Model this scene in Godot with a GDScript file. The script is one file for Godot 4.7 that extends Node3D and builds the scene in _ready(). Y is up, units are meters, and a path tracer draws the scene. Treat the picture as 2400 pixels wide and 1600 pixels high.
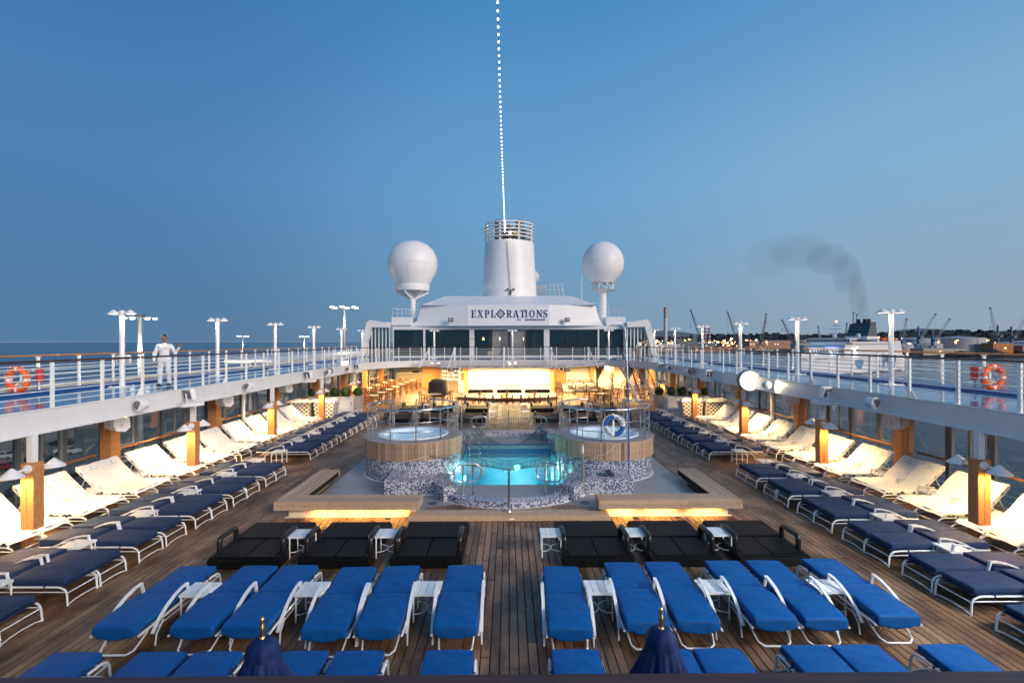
extends Node3D
# A cruise ship's pool deck at dusk. x to starboard, y up from the pool deck, -z towards the stern; metres.
# P(x, y, d) is a point d metres ahead of the photographer.

var M := {}
var rng := RandomNumberGenerator.new()
var taken := {}
const UP := Vector3.UP
const ORD := ["first", "second", "third", "fourth", "fifth", "sixth", "seventh", "eighth", "ninth", "tenth", "eleventh", "twelfth", "thirteenth", "fourteenth", "fifteenth", "sixteenth", "seventeenth", "eighteenth", "nineteenth", "twentieth", "twenty-first", "twenty-second", "twenty-third", "twenty-fourth", "twenty-fifth", "twenty-sixth", "twenty-seventh", "twenty-eighth", "twenty-ninth", "thirtieth", "thirty-first", "thirty-second", "thirty-third", "thirty-fourth", "thirty-fifth", "thirty-sixth"]


class Geo:
	var v := PackedVector3Array()
	var n := PackedVector3Array()
	var uv := PackedVector2Array()
	var c := PackedColorArray()
	var tint := Color.WHITE

	func tri(a: Vector3, b: Vector3, d: Vector3, na: Vector3, nb: Vector3, nd: Vector3, ua := Vector2.ZERO, ub := Vector2.ZERO, ud := Vector2.ZERO) -> void:
		if (b - a).cross(d - a).dot(na + nb + nd) > 0.0:
			v.append_array([a, d, b]); n.append_array([na, nd, nb]); uv.append_array([ua, ud, ub])
		else:
			v.append_array([a, b, d]); n.append_array([na, nb, nd]); uv.append_array([ua, ub, ud])
		c.append_array([tint, tint, tint])

	func quad(a: Vector3, b: Vector3, d: Vector3, e: Vector3, nm := Vector3.ZERO) -> void:
		if nm == Vector3.ZERO:
			nm = (b - a).cross(e - a).normalized()
		var w := a.distance_to(b)
		var h := a.distance_to(e)
		tri(a, b, d, nm, nm, nm, Vector2.ZERO, Vector2(w, 0), Vector2(w, h))
		tri(a, d, e, nm, nm, nm, Vector2.ZERO, Vector2(w, h), Vector2(0, h))

	func quadn(a: Vector3, b: Vector3, d: Vector3, e: Vector3, na: Vector3, nb: Vector3, nd: Vector3, ne: Vector3, u0 := Vector2.ZERO, u1 := Vector2.ONE) -> void:
		tri(a, b, d, na, nb, nd, u0, Vector2(u1.x, u0.y), u1)
		tri(a, d, e, na, nd, ne, u0, u1, Vector2(u0.x, u1.y))

	# a box with chamfered edges (bev 0: a plain one)
	func box(ctr: Vector3, size: Vector3, bev := 0.0, b := Basis()) -> Geo:
		var h := size / 2.0
		bev = minf(bev, 0.45 * minf(size.x, minf(size.y, size.z)))
		for ax in 3:
			var u := (ax + 1) % 3
			var w := (ax + 2) % 3
			for s in [-1.0, 1.0]:
				var nm := Vector3.ZERO
				nm[ax] = s
				var q := []
				for k in [[-1, -1], [1, -1], [1, 1], [-1, 1]]:
					var p := Vector3.ZERO
					p[ax] = s * h[ax]
					p[u] = k[0] * (h[u] - bev)
					p[w] = k[1] * (h[w] - bev)
					q.append(ctr + b * p)
				quad(q[0], q[1], q[2], q[3], b * nm)
		if bev <= 0.0:
			return self
		for ax in 3:
			var u := (ax + 1) % 3
			var w := (ax + 2) % 3
			for su in [-1.0, 1.0]:
				for sw in [-1.0, 1.0]:
					var q := []
					var nn := []
					for k in [[-1, 0], [1, 0], [1, 1], [-1, 1]]:
						var p := Vector3.ZERO
						var m := Vector3.ZERO
						p[ax] = k[0] * (h[ax] - bev)
						p[u] = su * (h[u] - (bev if k[1] else 0.0))
						p[w] = sw * (h[w] - (0.0 if k[1] else bev))
						m[w if k[1] else u] = sw if k[1] else su
						q.append(ctr + b * p)
						nn.append(b * m)
					quadn(q[0], q[1], q[2], q[3], nn[0], nn[1], nn[2], nn[3])
		for sx in [-1.0, 1.0]:
			for sy in [-1.0, 1.0]:
				for sz in [-1.0, 1.0]:
					var i := Vector3(sx * (h.x - bev), sy * (h.y - bev), sz * (h.z - bev))
					tri(ctr + b * (i + Vector3(sx * bev, 0, 0)), ctr + b * (i + Vector3(0, sy * bev, 0)), ctr + b * (i + Vector3(0, 0, sz * bev)), b * Vector3(sx, 0, 0), b * Vector3(0, sy, 0), b * Vector3(0, 0, sz))
		return self

	# a box between two corners
	func bx(x0: float, x1: float, y0: float, y1: float, d0: float, d1: float, bev := 0.0) -> Geo:
		return box(Vector3((x0 + x1) / 2, (y0 + y1) / 2, -(d0 + d1) / 2), Vector3(absf(x1 - x0), absf(y1 - y0), absf(d1 - d0)), bev)

	# a tapered rod
	func rod(a: Vector3, b: Vector3, r0: float, r1 := -1.0, seg := 8, caps := true) -> Geo:
		if r1 < 0.0:
			r1 = r0
		var ax := (b - a).normalized()
		var s := ax.cross(Vector3.UP if absf(ax.y) < 0.9 else Vector3.RIGHT).normalized()
		var t := ax.cross(s)
		var len := a.distance_to(b)
		var slope := (r0 - r1) / maxf(len, 1e-6)
		for i in seg:
			var a0 := TAU * i / seg
			var a1 := TAU * (i + 1) / seg
			var d0 := s * cos(a0) + t * sin(a0)
			var d1 := s * cos(a1) + t * sin(a1)
			var n0 := (d0 + ax * slope).normalized()
			var n1 := (d1 + ax * slope).normalized()
			quadn(a + d0 * r0, a + d1 * r0, b + d1 * r1, b + d0 * r1, n0, n1, n1, n0, Vector2(float(i) / seg * TAU * r0, 0), Vector2(float(i + 1) / seg * TAU * r0, len))
			if caps:
				if r0 > 0.0: tri(a, a + d0 * r0, a + d1 * r0, -ax, -ax, -ax)
				if r1 > 0.0: tri(b, b + d0 * r1, b + d1 * r1, ax, ax, ax)
		return self

	func tube(p: Array, r: float, seg := 6, closed := false) -> Geo:
		var k := p.size()
		var rings := []
		var last := Vector3.ZERO
		for i in k:
			var q: Vector3 = p[i]
			var before: Vector3 = p[(i - 1 + k) % k] if closed or i > 0 else q
			var after: Vector3 = p[(i + 1) % k] if closed or i < k - 1 else q
			var dir := (after - before).normalized()
			var s := last - dir * last.dot(dir)
			if s.length() < 1e-3:
				s = dir.cross(Vector3.UP if absf(dir.y) < 0.9 else Vector3.RIGHT)
			s = s.normalized()
			last = s
			var t := dir.cross(s)
			var ring := []
			for j in seg:
				ring.append(s * cos(TAU * j / seg) + t * sin(TAU * j / seg))
			rings.append(ring)
		for i in (k if closed else k - 1):
			var i2 := (i + 1) % k
			for j in seg:
				var j2 := (j + 1) % seg
				quadn(p[i] + rings[i][j] * r, p[i] + rings[i][j2] * r, p[i2] + rings[i2][j2] * r, p[i2] + rings[i2][j] * r, rings[i][j], rings[i][j2], rings[i2][j2], rings[i2][j])
		if not closed:
			for e in [0, k - 1]:
				var o: Vector3 = (p[0] - p[1] if e == 0 else p[k - 1] - p[k - 2]).normalized()
				for j in seg:
					tri(p[e], p[e] + rings[e][j] * r, p[e] + rings[e][(j + 1) % seg] * r, o, o, o)
		return self

	# a flat bar swept along a path that lies in the plane across `side`
	func bar(p: Array, side: Vector3, w: float, t: float) -> Geo:
		var k := p.size()
		var up := []
		for i in k:
			var dir: Vector3 = (p[mini(i + 1, k - 1)] - p[maxi(i - 1, 0)]).normalized()
			up.append(side.cross(dir).normalized())
		for i in k - 1:
			var q := []
			for e in [i, i + 1]:
				for s in [[-1, -1], [1, -1], [1, 1], [-1, 1]]:
					q.append(p[e] + side * (s[0] * w / 2) + up[e] * (s[1] * t / 2))
			quadn(q[3], q[2], q[6], q[7], up[i], up[i], up[i + 1], up[i + 1])
			quadn(q[0], q[1], q[5], q[4], -up[i], -up[i], -up[i + 1], -up[i + 1])
			quad(q[1], q[2], q[6], q[5], side)
			quad(q[0], q[3], q[7], q[4], -side)
			if i == 0: quad(q[0], q[1], q[2], q[3], (p[0] - p[1]).normalized())
			if i == k - 2: quad(q[4], q[5], q[6], q[7], (p[k - 1] - p[k - 2]).normalized())
		return self

	# profile: [Vector2(radius, height)...]
	func lathe(profile: Array, seg := 16, ctr := Vector3.ZERO, flip := false) -> Geo:
		var k := profile.size()
		var nm := []
		for i in k:
			var d: Vector2 = profile[mini(i + 1, k - 1)] - profile[maxi(i - 1, 0)]
			var q := Vector2(d.y, -d.x).normalized() * (-1.0 if flip else 1.0)
			nm.append(q)
		for i in k - 1:
			var p0: Vector2 = profile[i]
			var p1: Vector2 = profile[i + 1]
			for j in seg:
				var a0 := TAU * j / seg
				var a1 := TAU * (j + 1) / seg
				var e0 := Vector3(cos(a0), 0, sin(a0))
				var e1 := Vector3(cos(a1), 0, sin(a1))
				quadn(ctr + e0 * p0.x + Vector3(0, p0.y, 0), ctr + e1 * p0.x + Vector3(0, p0.y, 0), ctr + e1 * p1.x + Vector3(0, p1.y, 0), ctr + e0 * p1.x + Vector3(0, p1.y, 0),
					e0 * nm[i].x + Vector3(0, nm[i].y, 0), e1 * nm[i].x + Vector3(0, nm[i].y, 0), e1 * nm[i + 1].x + Vector3(0, nm[i + 1].y, 0), e0 * nm[i + 1].x + Vector3(0, nm[i + 1].y, 0),
					Vector2(a0 * p0.x, p0.y), Vector2(a1 * p0.x, p1.y))
		return self

	# a plan polygon (x, depth) between two heights
	func prism(poly: PackedVector2Array, y0: float, y1: float) -> Geo:
		var area := 0.0
		for i in poly.size():
			area += poly[i].cross(poly[(i + 1) % poly.size()])
		var idx := Geometry2D.triangulate_polygon(poly)
		for i in range(0, idx.size(), 3):
			var q := []
			for k in 3:
				q.append(poly[idx[i + k]])
			for yy in [[y0, Vector3.DOWN], [y1, Vector3.UP]]:
				tri(Vector3(q[0].x, yy[0], -q[0].y), Vector3(q[1].x, yy[0], -q[1].y), Vector3(q[2].x, yy[0], -q[2].y), yy[1], yy[1], yy[1], q[0], q[1], q[2])
		var run := 0.0
		for i in poly.size():
			var a := poly[i]
			var b := poly[(i + 1) % poly.size()]
			var d := (b - a).normalized() * signf(area)
			var nm := Vector3(d.y, 0, d.x)
			var len := a.distance_to(b)
			quadn(Vector3(a.x, y0, -a.y), Vector3(b.x, y0, -b.y), Vector3(b.x, y1, -b.y), Vector3(a.x, y1, -a.y), nm, nm, nm, nm, Vector2(run, y0), Vector2(run + len, y1))
			run += len
		return self

	# an outline in the x-y plane, given a thickness along z, then placed
	func slab(poly: PackedVector2Array, z0: float, z1: float, xf := Transform3D()) -> Geo:
		var area := 0.0
		for i in poly.size():
			area += poly[i].cross(poly[(i + 1) % poly.size()])
		var idx := Geometry2D.triangulate_polygon(poly)
		for i in range(0, idx.size(), 3):
			for zz in [[z0, -1.0], [z1, 1.0]]:
				var q := []
				for k in 3:
					q.append(xf * Vector3(poly[idx[i + k]].x, poly[idx[i + k]].y, zz[0]))
				var nm: Vector3 = xf.basis * Vector3(0, 0, zz[1])
				tri(q[0], q[1], q[2], nm, nm, nm, poly[idx[i]], poly[idx[i + 1]], poly[idx[i + 2]])
		for i in poly.size():
			var a := poly[i]
			var b := poly[(i + 1) % poly.size()]
			var d := (b - a).normalized() * signf(area)
			quad(xf * Vector3(a.x, a.y, z0), xf * Vector3(b.x, b.y, z0), xf * Vector3(b.x, b.y, z1), xf * Vector3(a.x, a.y, z1), xf.basis * Vector3(d.y, -d.x, 0))
		return self

	# a curved sheet f(u, v), both from 0 to 1
	func sheet(nu: int, nv: int, f: Callable, us := 1.0, vs := 1.0) -> Geo:
		var p := []
		for j in nv + 1:
			for i in nu + 1:
				p.append(f.call(float(i) / nu, float(j) / nv))
		var nm := []
		for j in nv + 1:
			for i in nu + 1:
				var du: Vector3 = p[j * (nu + 1) + mini(i + 1, nu)] - p[j * (nu + 1) + maxi(i - 1, 0)]
				var dv: Vector3 = p[mini(j + 1, nv) * (nu + 1) + i] - p[maxi(j - 1, 0) * (nu + 1) + i]
				nm.append(du.cross(dv).normalized())
		for j in nv:
			for i in nu:
				var a := j * (nu + 1) + i
				var b := a + nu + 1
				quadn(p[a], p[a + 1], p[b + 1], p[b], nm[a], nm[a + 1], nm[b + 1], nm[b], Vector2(us * i / nu, vs * j / nv), Vector2(us * (i + 1) / nu, vs * (j + 1) / nv))
		return self

	# a cushion: a box with round edges, bent by f
	func cushion(ctr: Vector3, size: Vector3, r: float, k: Vector3i, f = null) -> Geo:
		var h := size / 2.0
		var first := v.size()
		for ax in 3:
			var u := (ax + 1) % 3
			var w := (ax + 2) % 3
			var lists := []
			for a in [u, w]:
				var l := [-h[a], -h[a] + r * 0.3, -h[a] + r]
				for i in range(1, k[a]):
					l.append(lerpf(-h[a] + r, h[a] - r, float(i) / k[a]))
				l.append_array([h[a] - r, h[a] - r * 0.3, h[a]])
				lists.append(l)
			for s in [-1.0, 1.0]:
				for i in lists[0].size() - 1:
					for j in lists[1].size() - 1:
						var q := []
						for e in [[0, 0], [1, 0], [1, 1], [0, 1]]:
							var p := Vector3.ZERO
							p[ax] = s * h[ax]
							p[u] = lists[0][i + e[0]]
							p[w] = lists[1][j + e[1]]
							var inner := p.clamp(-h + Vector3.ONE * r, h - Vector3.ONE * r)
							q.append(inner + (p - inner).normalized() * r)
						var out: Vector3 = q[0] + q[2] - (q[0] + q[2]).clamp(2.0 * (-h + Vector3.ONE * r), 2.0 * (h - Vector3.ONE * r))
						for t in [[0, 1, 2], [0, 2, 3]]:
							var a: Vector3 = q[t[0]]
							var b: Vector3 = q[t[1]]
							var d: Vector3 = q[t[2]]
							if (b - a).cross(d - a).length() < 1e-9:
								continue
							if (b - a).cross(d - a).dot(out) > 0.0:
								var x := b
								b = d
								d = x
							for e in [a, b, d]:
								v.append(ctr + (f.call(e) if f != null else e))
								n.append(Vector3.ZERO)
								uv.append(Vector2(e.x, e.z))
								c.append(tint)
		smooth(first)
		return self

	# smooth normals over the triangles from `first` on
	func smooth(first := 0) -> Geo:
		var sum := {}
		for i in range(first, v.size(), 3):
			var nm := (v[i + 2] - v[i]).cross(v[i + 1] - v[i])
			for k in 3:
				var key := Vector3i((v[i + k] * 5000.0).round())
				sum[key] = sum.get(key, Vector3.ZERO) + nm
		for i in range(first, v.size()):
			n[i] = sum[Vector3i((v[i] * 5000.0).round())].normalized()
		return self

	func mesh() -> ArrayMesh:
		var a := []
		a.resize(Mesh.ARRAY_MAX)
		a[Mesh.ARRAY_VERTEX] = v
		a[Mesh.ARRAY_NORMAL] = n
		a[Mesh.ARRAY_TEX_UV] = uv
		a[Mesh.ARRAY_COLOR] = c
		var m := ArrayMesh.new()
		m.add_surface_from_arrays(Mesh.PRIMITIVE_TRIANGLES, a)
		return m


func P(x: float, y: float, d: float) -> Vector3:
	return Vector3(x, y, -d)

func G() -> Geo:
	return Geo.new()

func numbered(called: String) -> String:
	taken[called] = taken.get(called, 0) + 1
	return called if taken[called] == 1 else "%s_%03d" % [called, taken[called] - 1]

func put(called: String, g, m: Material, parent: Node = self) -> MeshInstance3D:
	var o := MeshInstance3D.new()
	o.name = numbered(called) if parent == self else called
	o.mesh = g.mesh() if g is Geo else g
	o.material_override = m
	parent.add_child(o, true)
	return o

func tag(o: Node, label: String, category: String, group := "") -> Node:
	o.set_meta("label", label)
	o.set_meta("category", category)
	if group: o.set_meta("group", group)
	return o

func thing(called: String, label: String, category: String, group := "", at := Vector3.ZERO, turn := 0.0) -> Node3D:
	var o := Node3D.new()
	o.name = numbered(called)
	add_child(o, true)
	o.position = at
	o.rotation.y = turn
	tag(o, label, category, group)
	return o

func dup(src: Node3D, called: String, label: String, at: Vector3, turn := 0.0) -> Node3D:
	var o: Node3D = src.duplicate()
	o.name = numbered(called)
	add_child(o, true)
	o.position = at
	o.rotation.y = turn
	o.set_meta("label", label)
	return o

func struct(called: String, g, m: Material, parent: Node = self) -> MeshInstance3D:
	var o := put(called, g, m, parent)
	if parent == self: o.set_meta("kind", "structure")
	return o

func stuff(called: String, g, m: Material, parent: Node = self) -> MeshInstance3D:
	var o := put(called, g, m, parent)
	o.set_meta("kind", "stuff")
	return o

# ---- materials: colours are linear base colours
func lin(r: float, g: float, b: float) -> Color:
	return Color(r, g, b).linear_to_srgb()

func noise_tex(size: int, freq: float, lo: Color, hi: Color, sd: int, oct := 4, contrast := 1.0) -> ImageTexture:
	var f := FastNoiseLite.new()
	f.seed = sd
	f.frequency = freq
	f.fractal_octaves = oct
	var im := f.get_seamless_image(size, size)
	im.convert(Image.FORMAT_L8)
	var src := im.get_data()
	var outb := PackedByteArray()
	outb.resize(size * size * 3)
	var lut := []
	for i in 256:
		var t := clampf((i / 255.0 - 0.5) * contrast + 0.5, 0, 1)
		var col := lo.lerp(hi, t).linear_to_srgb()
		lut.append([int(col.r * 255), int(col.g * 255), int(col.b * 255)])
	for i in size * size:
		var l = lut[src[i]]
		outb[i * 3] = l[0]
		outb[i * 3 + 1] = l[1]
		outb[i * 3 + 2] = l[2]
	return ImageTexture.create_from_image(Image.create_from_data(size, size, false, Image.FORMAT_RGB8, outb))

func bump_tex(size: int, freq: float, sd: int, strength: float, oct := 4) -> ImageTexture:
	var f := FastNoiseLite.new()
	f.seed = sd
	f.frequency = freq
	f.fractal_octaves = oct
	var im := f.get_seamless_image(size, size)
	im.convert(Image.FORMAT_RGBA8)
	im.bump_map_to_normal_map(strength)
	return ImageTexture.create_from_image(im)

func mat(called: String, col: Color, rough := 0.5, metal := 0.0) -> StandardMaterial3D:
	var m := StandardMaterial3D.new()
	m.resource_name = called
	m.albedo_color = col
	m.roughness = rough
	m.metallic = metal
	M[called] = m
	return m

func tri_tex(m: StandardMaterial3D, t: Texture2D, scale: Vector3, world := true) -> StandardMaterial3D:
	m.albedo_texture = t
	m.uv1_triplanar = true
	m.uv1_world_triplanar = world
	m.uv1_scale = scale
	return m

func glow(called: String, col: Color, energy: float) -> StandardMaterial3D:
	var m := mat(called, lin(0.8, 0.8, 0.8), 0.5)
	m.emission_enabled = true
	m.emission = col
	m.emission_energy_multiplier = energy
	return m

func pane(called: String, col: Color, alpha: float, rough := 0.03) -> StandardMaterial3D:
	var m := mat(called, Color(col, alpha), rough)
	m.transparency = BaseMaterial3D.TRANSPARENCY_ALPHA
	return m

func spot(parent: Node, at: Vector3, towards: Vector3, energy: float, col: Color, angle := 65.0, soft := 0.6, size := 0.06) -> void:
	var l := SpotLight3D.new()
	l.name = "lamp_light"
	parent.add_child(l, true)
	l.transform = Transform3D(Basis.looking_at(towards, Vector3.UP if absf(towards.normalized().y) < 0.95 else Vector3.RIGHT), at)
	l.light_color = col
	l.light_energy = energy
	l.spot_angle = angle
	l.spot_angle_attenuation = soft
	l.spot_range = 40
	l.spot_attenuation = 2
	l.light_size = size
	l.shadow_enabled = true

func omni(parent: Node, at: Vector3, energy: float, col: Color, size := 0.08) -> void:
	var l := OmniLight3D.new()
	l.name = "lamp_light"
	parent.add_child(l, true)
	l.position = at
	l.light_color = col
	l.light_energy = energy
	l.omni_range = 40
	l.omni_attenuation = 2
	l.light_size = size
	l.shadow_enabled = true

func text_mesh(t: String, height: float, font_name: String, bold := false, depth := 0.004) -> TextMesh:
	var f := SystemFont.new()
	f.font_names = PackedStringArray([font_name])
	f.font_weight = 700 if bold else 400
	var m := TextMesh.new()
	m.text = t
	m.font = f
	m.font_size = 64
	m.pixel_size = height / 46.0
	m.depth = depth
	m.curve_step = 2.0
	return m

func arc(ctr: Vector3, ax: Vector3, ay: Vector3, r: float, a0: float, a1: float, k: int) -> Array:
	var p := []
	for i in k + 1:
		var a := lerpf(a0, a1, float(i) / k)
		p.append(ctr + ax * (r * cos(a)) + ay * (r * sin(a)))
	return p


func _ready() -> void:
	rng.seed = 4711
	# ---------------------------------------------------------------- camera, sky, sun, exposure
	var cam := Camera3D.new()
	cam.name = "camera"
	cam.position = P(0, 4.6, 0)
	cam.rotation_degrees = Vector3(0, -0.39, -0.12)
	cam.fov = 68.73
	cam.near = 0.1
	cam.far = 120000
	add_child(cam)
	var env := Environment.new()
	env.background_mode = Environment.BG_SKY
	env.tonemap_mode = Environment.TONE_MAPPER_LINEAR
	env.tonemap_exposure = 1.0
	env.sdfgi_enabled = true
	env.ssao_enabled = true
	env.ssil_enabled = true
	env.volumetric_fog_enabled = true
	env.volumetric_fog_density = 0.0
	var sky := Sky.new()
	sky.sky_material = dusk_sky()
	env.sky = sky
	env.background_energy_multiplier = 1.0
	var we := WorldEnvironment.new()
	we.name = "world_environment"
	we.environment = env
	add_child(we)
	# the last of the daylight, from the west: behind the camera and to the right
	var sun := DirectionalLight3D.new()
	sun.name = "afterglow"
	sun.light_color = Color(1.0, 0.93, 0.88)
	sun.light_energy = 0.80
	sun.light_angular_distance = 25.0
	sun.shadow_enabled = true
	sun.sky_mode = DirectionalLight3D.SKY_MODE_LIGHT_ONLY
	sun.basis = Basis.looking_at(Vector3(-0.75, -0.36, -0.72))
	add_child(sun)

	materials()
	sea_and_land()
	ship_decks()
	pool_area()
	side_walls()
	railings()
	deckhouse()
	terrace()
	loungers()
	deck_furniture()
	terrace_furniture()
	small_fittings()
	harbour()
	quay()
	people()


func dusk_sky() -> PanoramaSkyMaterial:
	var w := 160
	var h := 2048
	var im := Image.create(w, h, false, Image.FORMAT_RGBF)
	var keys := [0.05, 0.33, 0.70, 1.0]
	var low := [Color(0.085, 0.180, 0.315), Color(0.185, 0.305, 0.415), Color(0.305, 0.375, 0.455), Color(0.66, 0.54, 0.45)]
	var mid := [Color(0.080, 0.222, 0.45), Color(0.148, 0.352, 0.61), Color(0.225, 0.43, 0.645), Color(0.50, 0.53, 0.56)]
	var top := [Color(0.036, 0.155, 0.40), Color(0.060, 0.235, 0.525), Color(0.075, 0.262, 0.55), Color(0.22, 0.35, 0.52)]
	var zen := Color(0.045, 0.145, 0.36)
	for j in h:
		var el := 90.0 - (j + 0.5) / h * 180.0
		for i in w:
			var az := (i + 0.5) / w * 360.0
			var s := 0.5 + 0.5 * cos(deg_to_rad(az - 110.0))
			var band := []
			for l in [low, mid, top]:
				var k := 0
				while k < 2 and s > keys[k + 1]: k += 1
				band.append(l[k].lerp(l[k + 1], smoothstep(0, 1, clampf((s - keys[k]) / (keys[k + 1] - keys[k]), 0, 1))))
			var e := maxf(el, 0.0)
			var col: Color
			if e < 16.0: col = band[0].lerp(band[1], pow(e / 16.0, 0.75))
			elif e < 38.0: col = band[1].lerp(band[2], smoothstep(0, 1, (e - 16.0) / 22.0) * 0.55 + (e - 16.0) / 22.0 * 0.45)
			else: col = band[2].lerp(zen, (e - 38.0) / 52.0)
			im.set_pixel(i, j, col)
	var m := PanoramaSkyMaterial.new()
	m.panorama = ImageTexture.create_from_image(im)
	return m


func materials() -> void:
	var fine := noise_tex(256, 0.03, Color(0.86, 0.86, 0.86), Color(1, 1, 1), 3, 5)
	var grime := noise_tex(256, 0.012, Color(0.92, 0.915, 0.91), Color(1, 1, 1), 9, 5, 1.4)
	var grain := noise_tex(256, 0.05, Color(0.55, 0.5, 0.47), Color(1, 1, 1), 5, 4, 1.5)
	var stain := noise_tex(512, 0.010, Color(0.42, 0.36, 0.31), Color(1, 1, 1), 21, 5, 2.8)
	var wet := noise_tex(256, 0.014, Color(0.35, 0.35, 0.35), Color(1, 1, 1), 31, 4, 2.6)
	var wear := noise_tex(256, 0.018, Color(0.80, 0.81, 0.82), Color(1, 1, 1), 13, 5, 1.6)
	var cloth := bump_tex(256, 0.02, 41, 2.5)
	var wave := bump_tex(512, 0.02, 51, 3.0, 5)
	var ripple := bump_tex(256, 0.016, 61, 1.0, 3)

	# paint and metal
	tri_tex(mat("white_paint", lin(0.78, 0.77, 0.76), 0.38), grime, Vector3.ONE * 0.35)
	tri_tex(mat("white_hull", lin(0.84, 0.835, 0.83), 0.42), grime, Vector3.ONE * 0.12)
	mat("white_rail", lin(0.80, 0.79, 0.77), 0.35)
	mat("white_frame", lin(0.78, 0.77, 0.74), 0.32)
	mat("lamp_white", lin(0.80, 0.79, 0.77), 0.4)
	mat("cream", lin(0.72, 0.62, 0.45), 0.5)
	mat("cream_light", lin(0.80, 0.76, 0.68), 0.5)
	mat("tabletop", lin(0.46, 0.40, 0.30), 0.35)
	mat("grey_metal", lin(0.12, 0.15, 0.17), 0.35)
	mat("frame_grey", lin(0.24, 0.26, 0.27), 0.35)
	mat("dark", lin(0.02, 0.02, 0.022), 0.5)
	mat("dark_grey", lin(0.07, 0.07, 0.075), 0.5)
	mat("seam_grey", lin(0.42, 0.43, 0.45), 0.6)
	mat("soot_grey", lin(0.12, 0.13, 0.16), 0.6)
	mat("steel", lin(0.62, 0.62, 0.61), 0.22, 1.0)
	mat("steel_dull", lin(0.45, 0.44, 0.42), 0.38, 1.0)
	mat("brass", lin(0.75, 0.52, 0.22), 0.25, 1.0)
	mat("black_rope", lin(0.03, 0.035, 0.03), 0.8)
	mat("white_rope", lin(0.6, 0.58, 0.54), 0.8)
	# the blue walkway on the upper deck
	var d := mat("blue_deck", lin(0.03, 0.16, 0.34), 0.10)
	tri_tex(d, fine, Vector3.ONE * 0.8)
	d.normal_enabled = true
	d.normal_texture = ripple
	d.normal_scale = 0.10
	mat("blue_kerb", lin(0.006, 0.05, 0.22), 0.35)
	tri_tex(mat("beige_panel", lin(0.34, 0.30, 0.23), 0.6), grime, Vector3.ONE)
	mat("beige_light", lin(0.6, 0.55, 0.44), 0.6)
	# wood
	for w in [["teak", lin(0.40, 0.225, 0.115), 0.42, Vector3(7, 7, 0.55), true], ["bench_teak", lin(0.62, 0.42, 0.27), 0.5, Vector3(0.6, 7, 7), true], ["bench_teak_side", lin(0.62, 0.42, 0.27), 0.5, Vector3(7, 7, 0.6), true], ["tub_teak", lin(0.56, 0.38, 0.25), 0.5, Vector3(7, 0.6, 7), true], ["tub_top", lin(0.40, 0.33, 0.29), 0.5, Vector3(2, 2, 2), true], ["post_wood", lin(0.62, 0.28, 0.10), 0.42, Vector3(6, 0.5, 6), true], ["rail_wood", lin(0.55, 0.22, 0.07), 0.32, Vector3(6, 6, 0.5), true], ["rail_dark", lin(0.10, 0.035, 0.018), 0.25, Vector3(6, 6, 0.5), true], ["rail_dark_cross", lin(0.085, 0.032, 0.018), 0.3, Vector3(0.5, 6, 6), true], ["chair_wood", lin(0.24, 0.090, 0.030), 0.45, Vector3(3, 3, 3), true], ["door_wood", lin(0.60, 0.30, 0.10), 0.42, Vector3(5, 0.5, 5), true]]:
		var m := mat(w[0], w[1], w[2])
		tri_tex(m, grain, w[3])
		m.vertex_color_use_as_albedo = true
	var t: StandardMaterial3D = M.teak
	t.detail_enabled = true
	t.detail_albedo = stain
	t.detail_blend_mode = BaseMaterial3D.BLEND_MODE_MUL
	t.detail_uv_layer = BaseMaterial3D.DETAIL_UV_2
	t.uv2_triplanar = true
	t.uv2_world_triplanar = true
	t.uv2_scale = Vector3(0.24, 0.24, 0.13)
	t.roughness = 0.52
	t.roughness_texture = wet
	t.roughness_texture_channel = BaseMaterial3D.TEXTURE_CHANNEL_RED
	mat("caulk", lin(0.005, 0.005, 0.005), 0.8)
	tri_tex(mat("grey_deck", lin(0.30, 0.29, 0.28), 0.42), grime, Vector3.ONE * 0.5)
	# cloth
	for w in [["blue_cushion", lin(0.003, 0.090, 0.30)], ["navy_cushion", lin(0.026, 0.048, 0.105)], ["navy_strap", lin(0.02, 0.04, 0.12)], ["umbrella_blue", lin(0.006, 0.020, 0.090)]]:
		var m := mat(w[0], w[1], 0.6)
		m.metallic_specular = 0.3
		tri_tex(m, wear, Vector3.ONE * 0.9, false)
		m.normal_enabled = true
		m.normal_texture = cloth
		m.normal_scale = 0.35
		m.rim_enabled = true
		m.rim = 0.08
		m.rim_tint = 0.6
	mat("blue_piping", lin(0.002, 0.05, 0.19), 0.6)
	var tw := mat("towel", lin(0.86, 0.84, 0.79), 0.9)
	tri_tex(tw, fine, Vector3.ONE * 1.2, false)
	tw.normal_enabled = true
	tw.normal_texture = cloth
	tw.normal_scale = 0.5
	mat("logo_grey", lin(0.42, 0.45, 0.50), 0.8)
	mat("logo_blue", lin(0.005, 0.018, 0.15), 0.4)
	mat("logo_gold", lin(0.45, 0.34, 0.16), 0.4)
	mat("pillow", lin(0.80, 0.76, 0.66), 0.9)
	mat("curtain", lin(0.42, 0.34, 0.24), 0.9)
	mat("sheer", lin(0.55, 0.52, 0.42), 0.9)
	var cover := mat("black_cover", lin(0.022, 0.021, 0.02), 0.4)
	cover.normal_enabled = true
	cover.normal_texture = cloth
	cover.uv1_triplanar = true
	cover.normal_scale = 0.8
	# wicker: a woven relief
	var wk := Image.create(32, 32, false, Image.FORMAT_RGBA8)
	for y in 32:
		for x in 32:
			var over := (x / 8 + y / 8) % 2 == 0
			var q := sin(PI * (y % 8 + 0.5) / 8.0) if over else sin(PI * (x % 8 + 0.5) / 8.0)
			wk.set_pixel(x, y, Color(q, q, q))
	var wb: Image = wk.duplicate()
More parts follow.
